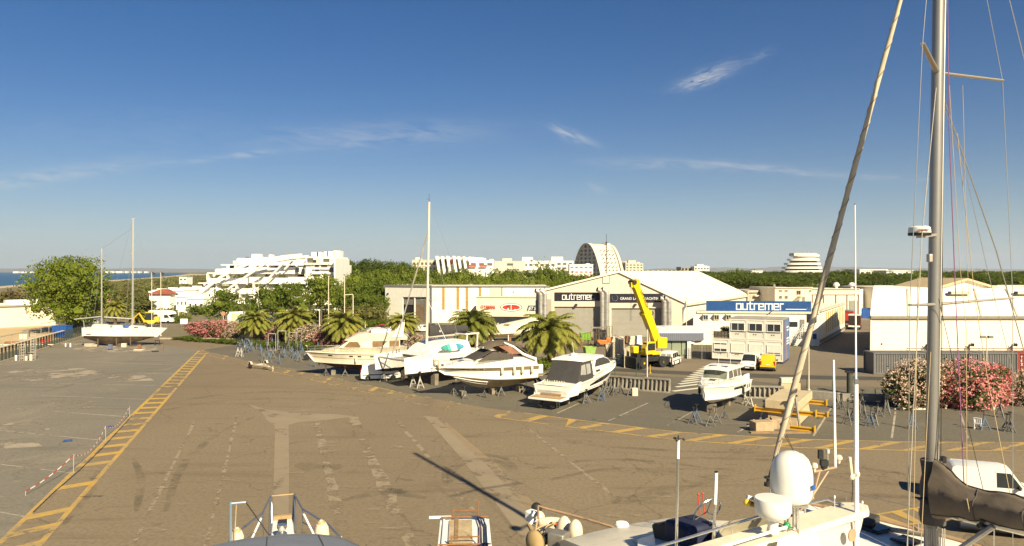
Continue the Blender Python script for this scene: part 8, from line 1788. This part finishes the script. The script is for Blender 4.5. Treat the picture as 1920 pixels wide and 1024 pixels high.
for k in range(3): mb = MB(); mb.tube([(2.25-.05*k, -.15-.1*k, 2.66), (2.2-.1*k, -.5-.08*k, 2.68), (1.2, -.58-.1*k, 2.66), (-2, -.5-.12*k, 2.64)], .028, 6); mb.build('hose', M('hose_navy', (.03, .04, .08), .6, 0, .2, 3), t)
MB().box((2.35, .9, 2.62), (.1, .9, .08)).build('light_bar', signwhite, t)
for x in (-2.5, 1.6):
    for s_ in (-1, 1): wheel(t, x, s_*.85, .34, .24)
# ---- the motor yacht below on the right: bow, deck, flybridge and radar arch
ax = Vector((5.2, 12.6, 0)); bw = Vector((.75, 20.9, 0)); ang = math.atan2(bw.y-ax.y, bw.x-ax.x)
t = thing('radar_arch_yacht', 'large cream motor yacht with white radar arch, bow pointing away', 'motor yacht', (0, 0, 0)); Lm = 16.0
Hm = Hull(Lm, 4.6, 1.2, (2.3, 3.0), (3.9, 4.55), .95, 1.4, .85, .35, .55, 1.0, 2.5)
mid = bw - (bw-ax).normalized()*Lm/2; t.location = mid; t.rotation_euler = (0, 0, ang)
h = Hm.build(t, gelold, foulblack, deck=gelold, camber=.1)
inv = (Matrix.Translation(t.location) @ Matrix.Rotation(ang, 4, 'Z')).inverted()
def lo_(px, py, d): return inv @ P(px, py, d)
Hm.patch('rub_rail', M('rub_tan', (.36, .25, .14), .6, 0, .2, 2), .0, .985, .93, 1.0, h)
mb = MB(); rr = []
for i in range(13): tt = lerp(.52, .985, i/12); p = Hm.side(tt, 1, 1, -.05); rr.append(p+Vector((.1, 0, .75)))
rl = [Vector((p.x, -p.y, p.z)) for p in rr][::-1]; brown_rail = M('rail_teak', (.40, .26, .15), .5, 0, .2, 3)
MB().tube(rr + [Vector((rr[-1].x+.18, 0, rr[-1].z+.03))] + rl, .032, 7).build('bow_rail', brown_rail, t)
for s_ in (-1, 1):
    for i in range(0, 13, 3): p = rr[i]; MB().tube([(p.x, s_*p.y, p.z), (p.x-.15, s_*p.y*.99, p.z-.75)], .018, 5).build('stanchion', inox, t)
house('coachroof', [(-3.0, 4.1), (6.2, 4.7), (5.4, 5.3), (4.2, 5.85), (2.4, 6.25), (-3.0, 6.3)], lambda x, z: 2.0*(1 if x < 1.5 else max(.3, 1-((x-1.5)/5.6)**2)), gelold, t, 60)
house('flybridge', [(-6.0, 6.2), (2.6, 6.2), (2.2, 6.4), (1.2, 6.52), (-6.0, 6.56)], lambda x, z: 2.25*(1 if x < -.5 else max(.4, 1-((x+.5)/3.6)**2)), gel, t, 60)
# flybridge wind deflector: a curved smoke grey screen
fo = lo_(1362, 1000, 15.0); fo.z = 0
rows = []
for k in range(15):
    a = lerp(-1.25, 1.25, k/14); x = fo.x-.8+.8*math.cos(a); y = .95*math.sin(a); rows.append([Vector((x, fo.y+y, 6.5)), Vector((x-.22, fo.y+y*.96, 6.98)), Vector((x-.24, fo.y+y*.95, 6.98)), Vector((x-.02, fo.y+y*.99, 6.5))])
MB().rings(rows).build('wind_screen', M('smoke_screen', (.34, .30, .20), .15, 0, .2, .8), t, 50)
hc = lo_(1285, 1008, 15.0); hc.z = 6.72
MB().box(hc+Vector((.3, 0, -.1)), (.55, .8, .4), ry=.35).build('helm_console', canvas, t, bevel=.06); MB().box(hc+Vector((-.2, .05, .05)), (.7, .8, .4)).build('helm_seat', M('navy_cushion', (.015, .018, .05), .7, 0, .2, 2), t, bevel=.08)
c = hc+Vector((-.25, -.35, .38)); tubeobj('steering_wheel', [c+Vector((-.12*math.cos(a)*1.2, .34*math.sin(a), .30*math.cos(a))) for a in [2*pi*k/20 for k in range(21)]], .018, inox, t, 6)
mb = MB()
for a in (0, 2.1, 4.2): mb.tube([c, c+Vector((-.14*math.cos(a), .34*math.sin(a), .30*math.cos(a)))], .012, 5)
mb.build('wheel_spokes', inox, t); mb = MB()
for y in (.05, -.08): mb.tube([hc+Vector((.5, y-.9, 0)), hc+Vector((.55, y-.9, .42))], .014, 5); mb.sphere(hc+Vector((.55, y-.9, .45)), .03, 6, 4)
mb.build('throttle_levers', redp, t)
p = lo_(1166, 1000, 17.5); mb = MB(); mb.cyl(p+Vector((0, 0, -.45)), p+Vector((0, 0, .0)), .07); mb.xf(Matrix()); mb.lathe([(.05, -.02), (.14, 0), (.17, .06), (.17, .22), (.14, .26), (.02, .27)], p, 14); mb.build('search_light', signwhite, t)
# deck clutter in the bow: engine, liferaft rolls, fenders, tarpaulin
eng = M('engine_grey', (.34, .31, .26), .5, .5, .4, 3)
def dk(px, py, d, s_, mat, nm, rz=0, rx=0, sph=False, by=.04):
    p = lo_(px, py, d); mb = MB()
    if sph: mb.sphere((0, 0, 0), tuple(a/2 for a in s_), 12, 8)
    else: mb.box((0, 0, 0), s_)
    o = mb.build(nm, mat, t, bevel=0 if sph else by); o.location = p; o.rotation_euler = (rx, 0, rz); return o
tanr = M('tan_cover', (.42, .29, .13), .8, 0, .3, 2)
dk(1034, 1003, 19.0, (.9, .5, .5), fend, 'liferaft', .4, sph=True); dk(1035, 981, 20.4, (1.0, .34, .34), fend, 'fender', 1.0, sph=True); dk(1011, 972, 20.6, (.34, .34, .42), fend, 'buoy', sph=True); dk(1079, 997, 18.4, (.38, .38, .62), fend, 'fender', .2, sph=True); dk(1058, 1000, 18.8, (.46, .4, .9), fend, 'liferaft', .5, sph=True); dk(997, 967, 21.2, (.3, .3, .3), signwhite, 'lamp', .3); dk(1048, 1012, 18.0, (.45, .4, .4), eng, 'engine_block', .5); dk(1040, 1000, 18.4, (.5, .2, .2), eng, 'engine_head', .5, .3); dk(1022, 1010, 18.2, (.3, .3, .3), dsteel, 'engine_pulley', .5, sph=True); dk(1003, 1017, 18.2, (.6, .35, .6), tanr, 'tarpaulin', .2, sph=True); dk(1006, 953, 22.2, (.35, .3, .35), dsteel, 'anchor_windlass', .4, sph=True); dk(1044, 986, 19.4, (.18, .18, .18), redp, 'fuel_cap', sph=True)
mb = MB(); rg = random.Random(8)
for i in range(9): a = lo_(990+rg.uniform(0, 70), 985+rg.uniform(-10, 30), 18.8+rg.uniform(-.4, .5)); b = lo_(990+rg.uniform(0, 80), 985+rg.uniform(-12, 30), 18.8+rg.uniform(-.3, .4)); mb.tube([a, (a+b)/2+Vector((0, 0, .12)), b], .02, 5)
mb.build('loose_lines', MATS['rope_tan'], t); tubeobj('frame_tube', [lo_(992, 985, 20), lo_(1000, 976, 20.3), lo_(1012, 975, 20.3)], .05, gel, t); tubeobj('frame_tube', [lo_(992, 985, 20), lo_(1000, 1000, 19.5), lo_(1018, 1012, 19)], .06, tanr, t)
# arch beam
A0, A1 = P(1290, 1044, 11.0), P(1618, 943, 13.5); A0.z = A1.z = 7.73; dirb = (A1-A0).normalized(); nb = Vector((-dirb.y, dirb.x, 0))
t = thing('radar_arch', 'white box section radar arch carrying domes and aerials', 'radar arch', (0, 0, 0)); ta = t
W2 = .30
q = [A0-dirb*1.2, A1-dirb*.25]
mb = MB(); mb.prism([q[0]+nb*W2, q[1]+nb*W2*.9, A1+nb*.1, A1-nb*.1, q[1]-nb*W2*.9, q[0]-nb*W2], (0, 0, -.13)); mb.build('arch_top', gelold, t, None, bevel=.03)
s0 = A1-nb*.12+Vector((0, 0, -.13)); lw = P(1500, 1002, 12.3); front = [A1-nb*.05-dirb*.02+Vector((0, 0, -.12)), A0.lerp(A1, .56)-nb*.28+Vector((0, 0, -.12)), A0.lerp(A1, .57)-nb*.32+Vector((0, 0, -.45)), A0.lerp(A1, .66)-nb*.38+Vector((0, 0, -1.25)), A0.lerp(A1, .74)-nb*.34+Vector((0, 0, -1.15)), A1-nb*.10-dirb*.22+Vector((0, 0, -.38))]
MB().prism(front, nb*.45).build('arch_leg', M('arch_shaded_side', (.50, .48, .44), .4, 0, .08, 1, streak=.1), t, 40)  # leg given a greyer colour for the shade on its face
pc = A0.lerp(A1, .80)-nb*.30+Vector((0, 0, -.30)); MB().lathe([(.11, 0), (.11, .02), (.02, .025)], (0, 0, 0), 16).xf(Matrix.Translation(pc-nb*.045) @ nb.to_track_quat('-Z', 'Y').to_matrix().to_4x4()).build('speaker_port', brown_rail, t)
for u, z in ((.69, -.95), (.76, -.7)): MB().sphere(A0.lerp(A1, u)-nb*.42+Vector((0, 0, z)), .04, 8, 6).build('nav_lamp', lamp_red if u < .65 else greytrim, t)
rp = [A0+nb*.22+Vector((0, 0, .16)), A0.lerp(A1, .5)+nb*.26+Vector((0, 0, .17)), A0.lerp(A1, .82)+nb*.2+Vector((0, 0, .16)), A0.lerp(A1, .9)+nb*.1+Vector((0, 0, .02))]; tubeobj('hand_rail', [q[0]+nb*.22+Vector((0, 0, .16))]+rp, .022, inox, t)
for u in (.28, .52, .70): p = A0.lerp(A1, u)+nb*.25; tubeobj('rail_post', [p+Vector((0, 0, -.02)), p+Vector((0, 0, .16))], .02, inox, t)
rp2 = [q[0]-nb*.22+Vector((0, 0, .10)), A0.lerp(A1, .44)-nb*.24+Vector((0, 0, .12))]; tubeobj('hand_rail', rp2, .026, gel, t)
MB().sphere(A0.lerp(A1, .455)-nb*.2+Vector((0, 0, .12)), .06, 10, 6).build('nav_lamp', M('lamp_green', (.02, .25, .08), .3, 0, .2, 3), t)
dc = P(1484, 935, 12.1); mb = MB(); c = Vector((dc.x, dc.y, 7.5))
for dx_, dy_ in ((-.07, -.07), (.07, -.07), (.07, .07), (-.07, .07)): mb.tube([c+Vector((dx_, dy_, -.2)), Vector((c.x+dx_, c.y+dy_, dc.z-.04))], .03, 6)
mb.box((c.x, c.y, dc.z-.07), (.4, .4, .04)); mb.build('dome_pedestal', inox, t)
dome = M('dome_white', (.72, .70, .63), .35, 0, .06, 2, streak=.06)
kd = 12.25/F; dc = P(1484, 935, 12.1); rd = .345
MB().lathe([(.05, -.06), (.20, -.055), (.29, -.02), (.325, .05), (rd, .15), (rd, .36), (rd*.985, .45), (rd*.92, .56), (rd*.79, .66), (rd*.56, .735), (rd*.28, .775), (.005, .785)], dc, 40, .97, .97).build('satellite_dome', dome, t, 60)
MB().lathe([(rd*.975, .155), (rd*1.004, .16), (rd*.975, .165)], dc, 40, .97, .97).build('dome_seam', greytrim, t)
mb = MB(); mb.tube([dc+Vector((.18*math.cos(a)*0+.335*math.sin(a)*.55, -.335*math.sin(a)*.75, .5+.36*math.cos(a)*.9)) for a in [pi*.02+pi*.5*k/10 for k in range(11)]], .004, 4); mb.build('dome_joint', greytrim, t)
MB().prism([dc+Vector((.21, -.30, .22)), dc+Vector((.30, -.21, .22)), dc+Vector((.30, -.21, .30)), dc+Vector((.21, -.30, .30))], (.01, -.01, 0)).build('dome_badge', bluepaint, t)
rc = P(1449, 963, 11.75); MB().lathe([(.05, -.07), (.19, -.065), (.25, -.02), (.28, .04), (.285, .09), (.285, .22), (.275, .25), (.0051, .262)], rc, 36).build('radar_dome', dome, t, 40)
MB().lathe([(.10, -.30), (.08, -.2), (.10, -.06)], rc, 20).build('radar_foot', gel, t)
c = P(1411, 938, 12.0); mb = MB(); mb.bar(c+Vector((-.09, 0, .06)), c+Vector((.16, .05, -.02)), .06, .05); mb.build('horn_bracket', gel, t, None); mb = MB(); mb.cyl(c+Vector((-.12, -.06, -.02)), c+Vector((.12, 0, -.1)), .05, .035); mb.build('horn', M('horn_brass', (.36, .24, .03), .35, .5, .3, 4), t); MB().sphere(c+Vector((-.11, -.06, -.02)), .06, 10, 6).build('flood_lamp', M('lamp_yellow', (.65, .45, .04), .3, 0, .2, 3), t)
# instrument frame right of the dome
e1 = P(1537, 882, 12.6); mb = MB(); mb.tube([P(1500, 958, 12.3), P(1523, 935, 12.3), e1], .018, 6); mb.tube([P(1520, 935, 12.6), P(1553, 883, 12.8)], .018, 6); mb.tube([P(1525, 885, 12.5), P(1568, 876, 12.8)], .02, 6); mb.tube([P(1500, 945, 12.4), P(1526, 934, 12.5)], .014, 5); mb.build('instrument_frame', brown_rail, t)
def dome_s(px, py, d, r, nm='gps_dome'): c = P(px, py, d); mb = MB(); mb.lathe([(.02, -.09), (.03, -.03), (r, -.02), (r*1.02, .02), (r*.7, .05), (.004, .06)], c, 16); mb.build(nm, fend, t)
dome_s(1527, 874, 12.5, .055); dome_s(1573, 859, 12.8, .055)
mb = MB(); mb.box(P(1538.5, 852, 12.6), (.075, .07, .15)); mb.box(P(1545, 868, 12.6), (.12, .09, .10)); mb.sphere(P(1545, 876, 12.6), (.06, .06, .035), 8, 5); mb.build('flood_lamp', cryd, t); mb = MB(); mb.cyl(P(1552, 850, 12.7), P(1552, 842, 12.7), .032); mb.tube([P(1552, 850, 12.7), P(1553, 880, 12.7)], .008, 5); mb.build('anchor_lamp', lamp_clear, t)
tubeobj('whip_aerial', [P(1566, 875, 12.8), P(1563, 675, 12.8)], .026, signwhite, t, 8, .018)
vx = 1606.5; MB().tube([P(vx, 1040, 13.0), P(1605, 716, 13.0)], .04, 10, .037).build('tall_aerial', signwhite, t); MB().tube([P(1605, 716, 13.0), P(1603, 384, 13.0)], .018, 8, .010).build('tall_aerial', signwhite, t); MB().tube([P(1605, 720, 13.0), P(1605, 710, 13.0)], .043, 8).build('ferrule', inox, t); MB().sphere(P(1603, 383, 13.0), .015, 6, 4).build('aerial_tip', dsteel, t)
mb = MB(); mb.tube([P(1597, 892, 13), P(1593, 857, 13)], .028, 7); mb.tube([P(1598, 893, 13), P(1607, 889, 13)], .03, 6); mb.sphere(P(1597, 895, 13), .05, 8, 6); mb.tube([P(1604, 889, 13), P(1610, 889, 13)], .055, 8); mb.build('aerial_bracket', fend, t); tubeobj('aerial_cable', [P(1598, 898, 13), P(1599, 915, 13), P(1597, 942, 13)], .008, dsteel, t, 4)
for px, py, tp, nm in ((1565, 935, 922, 'post_lamp'), (1617, 945, 932, 'post_lamp')): p = P(px, py, 13.2); mb = MB(); mb.tube([p+Vector((0, 0, -.3)), p], .005, 4); mb.lathe([(.01, 0), (.02, .03), (.005, .06)], p, 8); mb.build(nm, signwhite, t)
for px0, y0, px1, y1, d0, ysw, rlo, rhi in ((1268, 1040, 1272, 826, 11.6, 860, .026, .024), (1338, 1015, 1343, 886, 11.8, 945, .03, .029)):
    b = P(px0, y0, d0); m_ = P(lerp(px0, px1, (y0-ysw)/(y0-y1)), ysw, d0); e = P(px1, y1, d0); o = tubeobj('whip_aerial', [m_, e], rhi, signwhite, t, 8); tubeobj('aerial_base', [b, m_], rlo*.9, inox, o, 8)
    if y1 < 850:
        mb = MB()
        for k in range(3): a = 2.1*k; mb.tube([e+Vector((0, 0, .03)), e+Vector((.07*math.cos(a), .07*math.sin(a), .03))], .006, 4); mb.sphere(e+Vector((.085*math.cos(a), .085*math.sin(a), .02)), .024, 7, 5)
        mb.cyl(e, e+Vector((0, 0, .08)), .012); mb.build('wind_cups', dsteel, o)
    else: MB().cyl(e, e+Vector((0, 0, .02)), .03).build('aerial_cap', blackp, o)
MB().prism([P(1460, 1010, 11.4), P(1530, 1000, 12.1), P(1545, 1040, 11.8), P(1450, 1050, 11.0)], (0, 0, -.6)).build('arch_foot', gel, t); MB().box(A0.lerp(A1, .42)+Vector((0, 0, -.3)), (.4, .4, .3)).build('cable_box', brown_rail, t)
# ---- the big sailing yacht on the right
t = thing('mast_yacht', 'big white sailing yacht with tall grey mast, brown boom cover and furled stay', 'sailing yacht', (0, 0, 0))
mx, md = AT(1744, 18.5).x, 18.5
mtop = P(1765, -330, 18.5); mb0 = P(1743, 1075, 18.5)
mm = M('mast_grey', (.34, .315, .28), .35, .6, .08, 1.5)
ml = [mb0.lerp(mtop, i/12) for i in range(13)]
mbm = MB(); mbm.tube(ml, .142, 18, flat=1.0); mo = mbm.build('mast', mm, t, 60)
side_ = Vector((1, .25, 0)).normalized()
MB().tube([p+Vector((.148, -.04, 0)) for p in ml], .018, 6).build('sail_track', blackp, mo); MB().tube([p+Vector((.10, -.118, 0)) for p in ml], .018, 6).build('track_edge', alu, mo)
def onmast(py): u = (1075-py)/(1075+330); return mb0.lerp(mtop, u)
def onm_(py): return onmast(py)
# spreaders: upper pair at row 130, lower pair at row 490 (590 in the far rigging)
spr = M('spreader_alu', (.50, .44, .36), .4, .5, .1, 2)
for (a, tipL, dL, tipR, dR) in ((137, (1730, 81), 16.9, (1880, 151), 19.6), (571, (1706, 572), 17.0, (1899, 559), 19.4)):
    c = onm_(a); 
    for tip, dd in ((tipL, dL), (tipR, dR)):
        e = P(tip[0], tip[1], dd); mb = MB(); mb.tube([c, e], [.075, .05], 8, flat=.55); mb.build('spreader', spr, mo)
L1t, R1t, L2t, R2t = P(1730, 81, 16.9), P(1880, 151, 19.6), P(1706, 572, 17.0), P(1899, 559, 19.4)
wr = M('shroud_wire', (.46, .42, .36), .35, .6, .1, 4)
def line(name, pts, r=.011, mat=None): return tubeobj(name, pts, r, mat or wr, t, 5)
line('shroud', [P(1742, -60, 17.0), L1t, L2t, P(1702, 1040, 17.2)], .010); line('shroud', [P(1843, -40, 19.2), R1t, R2t, P(1899, 1040, 19.0)], .010)
line('shroud', [onm_(140), P(1728, 450, 17.3), P(1700, 1040, 17.0)], .012, rope); line('shroud', [onm_(150), P(1868, 470, 19.3), P(1915, 640, 19.6), P(1990, 900, 20)], .016)
line('shroud', [onm_(160), P(1812, 330, 18.9), P(1850, 500, 19), P(1905, 720, 19.2)], .008); line('shroud', [P(1888, -20, 19), P(1925, 130, 19.2)], .012)
purple = M('halyard_purple', (.24, .10, .20), .9, 0, .2, 4); tanl = M('halyard_tan', (.48, .36, .20), .9, 0, .2, 4)
line('halyard', [P(1776, -40, 18.4), P(1780, 250, 18.4), P(1792, 560, 18.2), P(1810, 960, 17.6)], .013, purple); line('halyard', [P(1780, 160, 18.5), P(1800, 500, 18.4), P(1812, 620, 18.3), P(1813, 935, 17.4)], .008, tanl)
line('halyard', [P(1795, 250, 18.5), P(1828, 560, 18.5), P(1850, 700, 18.4), P(1898, 948, 17)], .009, tanl); line('halyard', [P(1769, -40, 18.4), P(1767, 500, 18.4), P(1764, 870, 18.3)], .010, dsteel); line('halyard', [P(1721, 520, 17.6), P(1712, 1040, 17.6)], .010, tanl); line('halyard', [P(1745, 660, 18.0), P(1726, 1040, 17.6)], .010, tanl); line('halyard', [P(1760, 560, 18.2), P(1778, 640, 18.4), P(1858, 980, 19)], .008, dsteel); line('halyard', [P(1817, 580, 18.4), P(1813, 470, 18.4), P(1805, 160, 18.5)], .006, tanl)
# furled headsail on the forestay
fb0, ft = P(1440, 905, 22.5), P(1700, -42, 19.6); fs = M('furled_sail', (.58, .49, .35), .85, 0, .25, 1.2, bump=.25)
n = 60; rows = []
for i in range(n+1):
    u = i/n; p = fb0.lerp(ft, lerp(.06, 1, u)); rr_ = lerp(.108, .056, u)*(.55+.45*min(1, u*9)); rows.append([p+Vector((math.cos(a)*rr_*(1+.05*math.cos(a*2+i*.5)), math.sin(a)*rr_*(1+.05*math.cos(a*2+i*.5)), 0)) for a in [2*pi*k/14 for k in range(14)]])
MB().rings(rows).build('furled_headsail', fs, t, 60)
m = MB(); pv = [fb0.lerp(ft, lerp(.06, 1, i/220)) + Vector((math.cos(i*.55)*lerp(.109, .059, i/220), math.sin(i*.55)*lerp(.109, .059, i/220), 0)) for i in range(8, 221)]; m.tube(pv, .014, 4); m.build('sail_edge', M('sail_edge_brown', (.33, .25, .16), .9, 0, .2, 2), t)
mb = MB(); mb.tube([fb0, fb0.lerp(ft, .07)], .05, 8); mb.lathe([(.12, -.1), (.12, .0), (.05, .02), (.05, .12), (.12, .14), (.12, .18)], fb0, 12); mb.build('furler_drum', dsteel, t); line('stay_line', [P(1470, 815, 22), P(1490, 850, 21.5)], .008, dsteel); line('stay_line', [P(1474, 815, 22), P(1500, 870, 21.5)], .008, dsteel)
# radome on the mast
rc = P(1724, 436, 17.6); MB().lathe([(.02, -.06), (.24, -.055), (.25, .0), (.235, .12), (.19, .15), (.01, .155)], rc, 26).build('radar', dome, mo, 40); MB().lathe([(.24, -.075), (.252, -.06), (.252, -.01)], rc, 26).build('radar_base', blackp, mo); MB().bar(rc+Vector((0, 0, -.1)), onm_(440), .14, .06).build('radar_bracket', spr, mo, None); MB().box(P(1743, 484, 18.1), (.1, .14, .2)).build('deck_light', spr, mo, bevel=.02); tag_ = lettering('raymarine', .09, MATS['sign_faded_red'], mo, rc+Vector((-.19, -.235, .03)), (pi/2-.12, 0, -.15), width=.26)
# boom and its brown cover
cvr = M('boom_cover', (.16, .125, .09), .9, 0, .2, 2.5, bump=.25); cvr2 = M('boom_cover_grey', (.085, .075, .065), .85, 0, .2, 2.0, bump=.2)
bA, bB = P(1752, 925, 18.2), P(2090, 1000, 14.9); bd = (bB-bA).normalized(); bn = Vector((-bd.y, bd.x, 0)).normalized()
rows = []; rg = random.Random(4)
for i in range(29):
    u = i/28; p = bA.lerp(bB, u); top = lerp(.52, .30, min(1, u*2.2)) + .07*math.sin(u*17) + (.35*(1-u*7) if u < .14 else 0); bot = lerp(-.60, -.44, min(1, u*3)); w_ = lerp(.26, .24, u); r_ = []
    for k in range(20):
        a = 2*pi*k/20; z = math.sin(a); yv = math.cos(a); wob = 1+.05*math.sin(a*3+u*31)+.03*math.sin(a*5-u*47); r_.append(p + bn*(w_*yv*wob*(.55 if z > .5 else 1)) + Vector((0, 0, (top if z > 0 else -bot)*z*wob)))
    rows.append(r_)
MB().rings(rows).build('boom_cover', cvr, t, 70)
lowb = [[p+Vector((0, 0, -.02)) for p in r] for r in rows]
for i in (8, 16, 24): MB().tube(rows[i]+[rows[i][0]], .014, 5).build('cover_tie', cvr2, t)
MB().tube([r[5]+Vector((0, 0, .012)) for r in rows], .016, 5).build('cover_seam', cvr2, t); MB().tube([r[13]+Vector((0, -.01, 0)) for r in rows], .012, 5).build('cover_seam', cvr2, t)
tubeobj('boom', [bA.lerp(bB, .12)+Vector((0, 0, -.40)), bB+Vector((0, 0, -.34))], .13, gelold, t, 10)
# collar wrapped round the mast
rows = []
for i in range(9):
    v = i/8; py = lerp(980, 862, v); c = onm_(py); rx = lerp(.30, .23, v)+.02*math.sin(v*14); c = c+Vector((.06*(1-v), 0, 0)); rows.append([c+Vector((math.cos(a)*rx*(1+.06*math.sin(a*4+v*9)), math.sin(a)*rx, 0)) for a in [2*pi*k/18 for k in range(18)]])
MB().rings(rows).build('mast_collar', cvr2, t, 70)
m = MB(); pts = [onm_(868)+Vector((.12, -.2, 0)), onm_(905)+Vector((.62, -.35, 0)), onm_(950)+Vector((.75, -.4, 0)), onm_(975)+Vector((.15, -.3, 0)), onm_(930)+Vector((-.1, -.28, 0))]; m.prism(pts, (0, .35, 0)); m.build('cover_flap', cvr, t, 30, bevel=.05)
MB().prism([onm_(933)+Vector((-.1, -.2, 0)), onm_(928)+Vector((-.48, -.2, -.04)), onm_(945)+Vector((-.1, -.2, 0))], (0, .2, 0)).build('cover_spout', cvr2, t)
mb = MB(); mb.box(onm_(860)+Vector((.24, -.1, 0)), (.1, .12, .16)); mb.build('gooseneck_block', blackp, t); 
mb = MB()
for k in range(9): x = -.22+.055*k; mb.tube([onm_(985)+Vector((x, -.24, 0)), onm_(1060)+Vector((x*1.05+.02*math.sin(k*3), -.27, 0))], .016, 5)
mb.build('mast_lines', rope, t)
tubeobj('vang', [P(1770, 1050, 17.6), P(1862, 987, 16.8)], .07, mm, t, 8)
for a, b in (((1813, 935), (1818, 960)), ((1898, 948), (1893, 960))): line('sheet_end', [P(*a, 17.2), P(*b, 17.2)], .012, tanl)
mb = MB(); rg = random.Random(6)
for i in range(16): mb.sphere(P(1843+rg.uniform(-9, 9), 982+rg.uniform(-7, 7), 17.1+rg.uniform(-.1, .1)), .06, 7, 5)
mb.build('sheet_bundle', dsteel, t)
# deck: the bow runs up and away to the left under the stay
bowp = Vector((7.85, 23.2, 0)); sternd = (Vector((mx, md, 0))-bowp).normalized(); Ly = 15.5
yh = Hull(Ly, 4.2, 1.6, (3.0, 3.4), (4.55, 4.95), .85, .9, .85, .1, .6, 1.4, 2.0)
hh = yh.build(t, gel, foulblack, deck=gel, camber=.1); mid = bowp + sternd*Ly/2; an = math.atan2(-sternd.y, -sternd.x)
for o in t.children:
    if o.name.split('.')[0] in ('hull', 'deck', 'gunwale'): o.location = (mid.x, mid.y, 0); o.rotation_euler = (0, 0, an)
mw_ = Matrix.Translation((mid.x, mid.y, 0)) @ Matrix.Rotation(an, 4, 'Z')
for s_ in (-1, 1):
    mb = MB(); mb.tube([mw_ @ (yh.side(lerp(.3, .97, i/12), 1, s_, -.03)+Vector((0, 0, .05))) for i in range(13)], .05, 6); mb.build('toe_rail', brown_rail, t)
    mb = MB(); tpv = []
    for i in range(7): p = mw_ @ yh.side(lerp(.3, .97, i/6), 1, s_, -.1); tpv.append(p+Vector((0, 0, .65))); mb.tube([p, tpv[-1]], .015, 5)
    mb.tube(tpv, .008, 4); mb.build('guard_rail', inox, t)
for nm, px, py, d, s_, m_, rz in (('hatch', 1640, 1008, 20.2, (.7, .7, .1), tint, .5), ('deck_cover', 1625, 1006, 20.6, (.9, .5, .3), canvas, .9), ('hatch', 1700, 1018, 19.2, (.6, .6, .08), tint, .5)):
    o = MB().box((0, 0, 0), s_).build(nm, m_, t, bevel=.04); p = P(px, py, d); p.z = 4.95; o.location = p; o.rotation_euler = (0, 0, rz)
tubeobj('bow_spar', [P(1580, 975, 21.5), P(1600, 982, 21), P(1735, 1003, 19.2)], .07, M('spar_tan', (.55, .44, .30), .6, 0, .2, 2), t, 8)
# dark boat shaped form added where the shade of van and boom falls
t = thing('shade_form', 'dark blue form added for the shade beyond the brown boom cover', 'shade_form', G(1850, 1000)+Vector((.8, 0, 0)), R(-20)); nvy = M('shade_navy', (.022, .03, .05), .6, 0, .2, 2)
MB().tube([(-1.9, -.6, .45), (.8, -.65, .45), (1.7, -.35, .55), (2.0, 0, .6), (1.7, .35, .55), (.8, .65, .45), (-1.9, .6, .45)], .24, 10).build('tube', nvy, t, 60); MB().box((-.4, 0, .3), (2.8, 1.0, .1)).build('floor', nvy, t); MB().box((-1.7, 0, .5), (.08, 1.0, .5)).build('transom', greytrim, t)
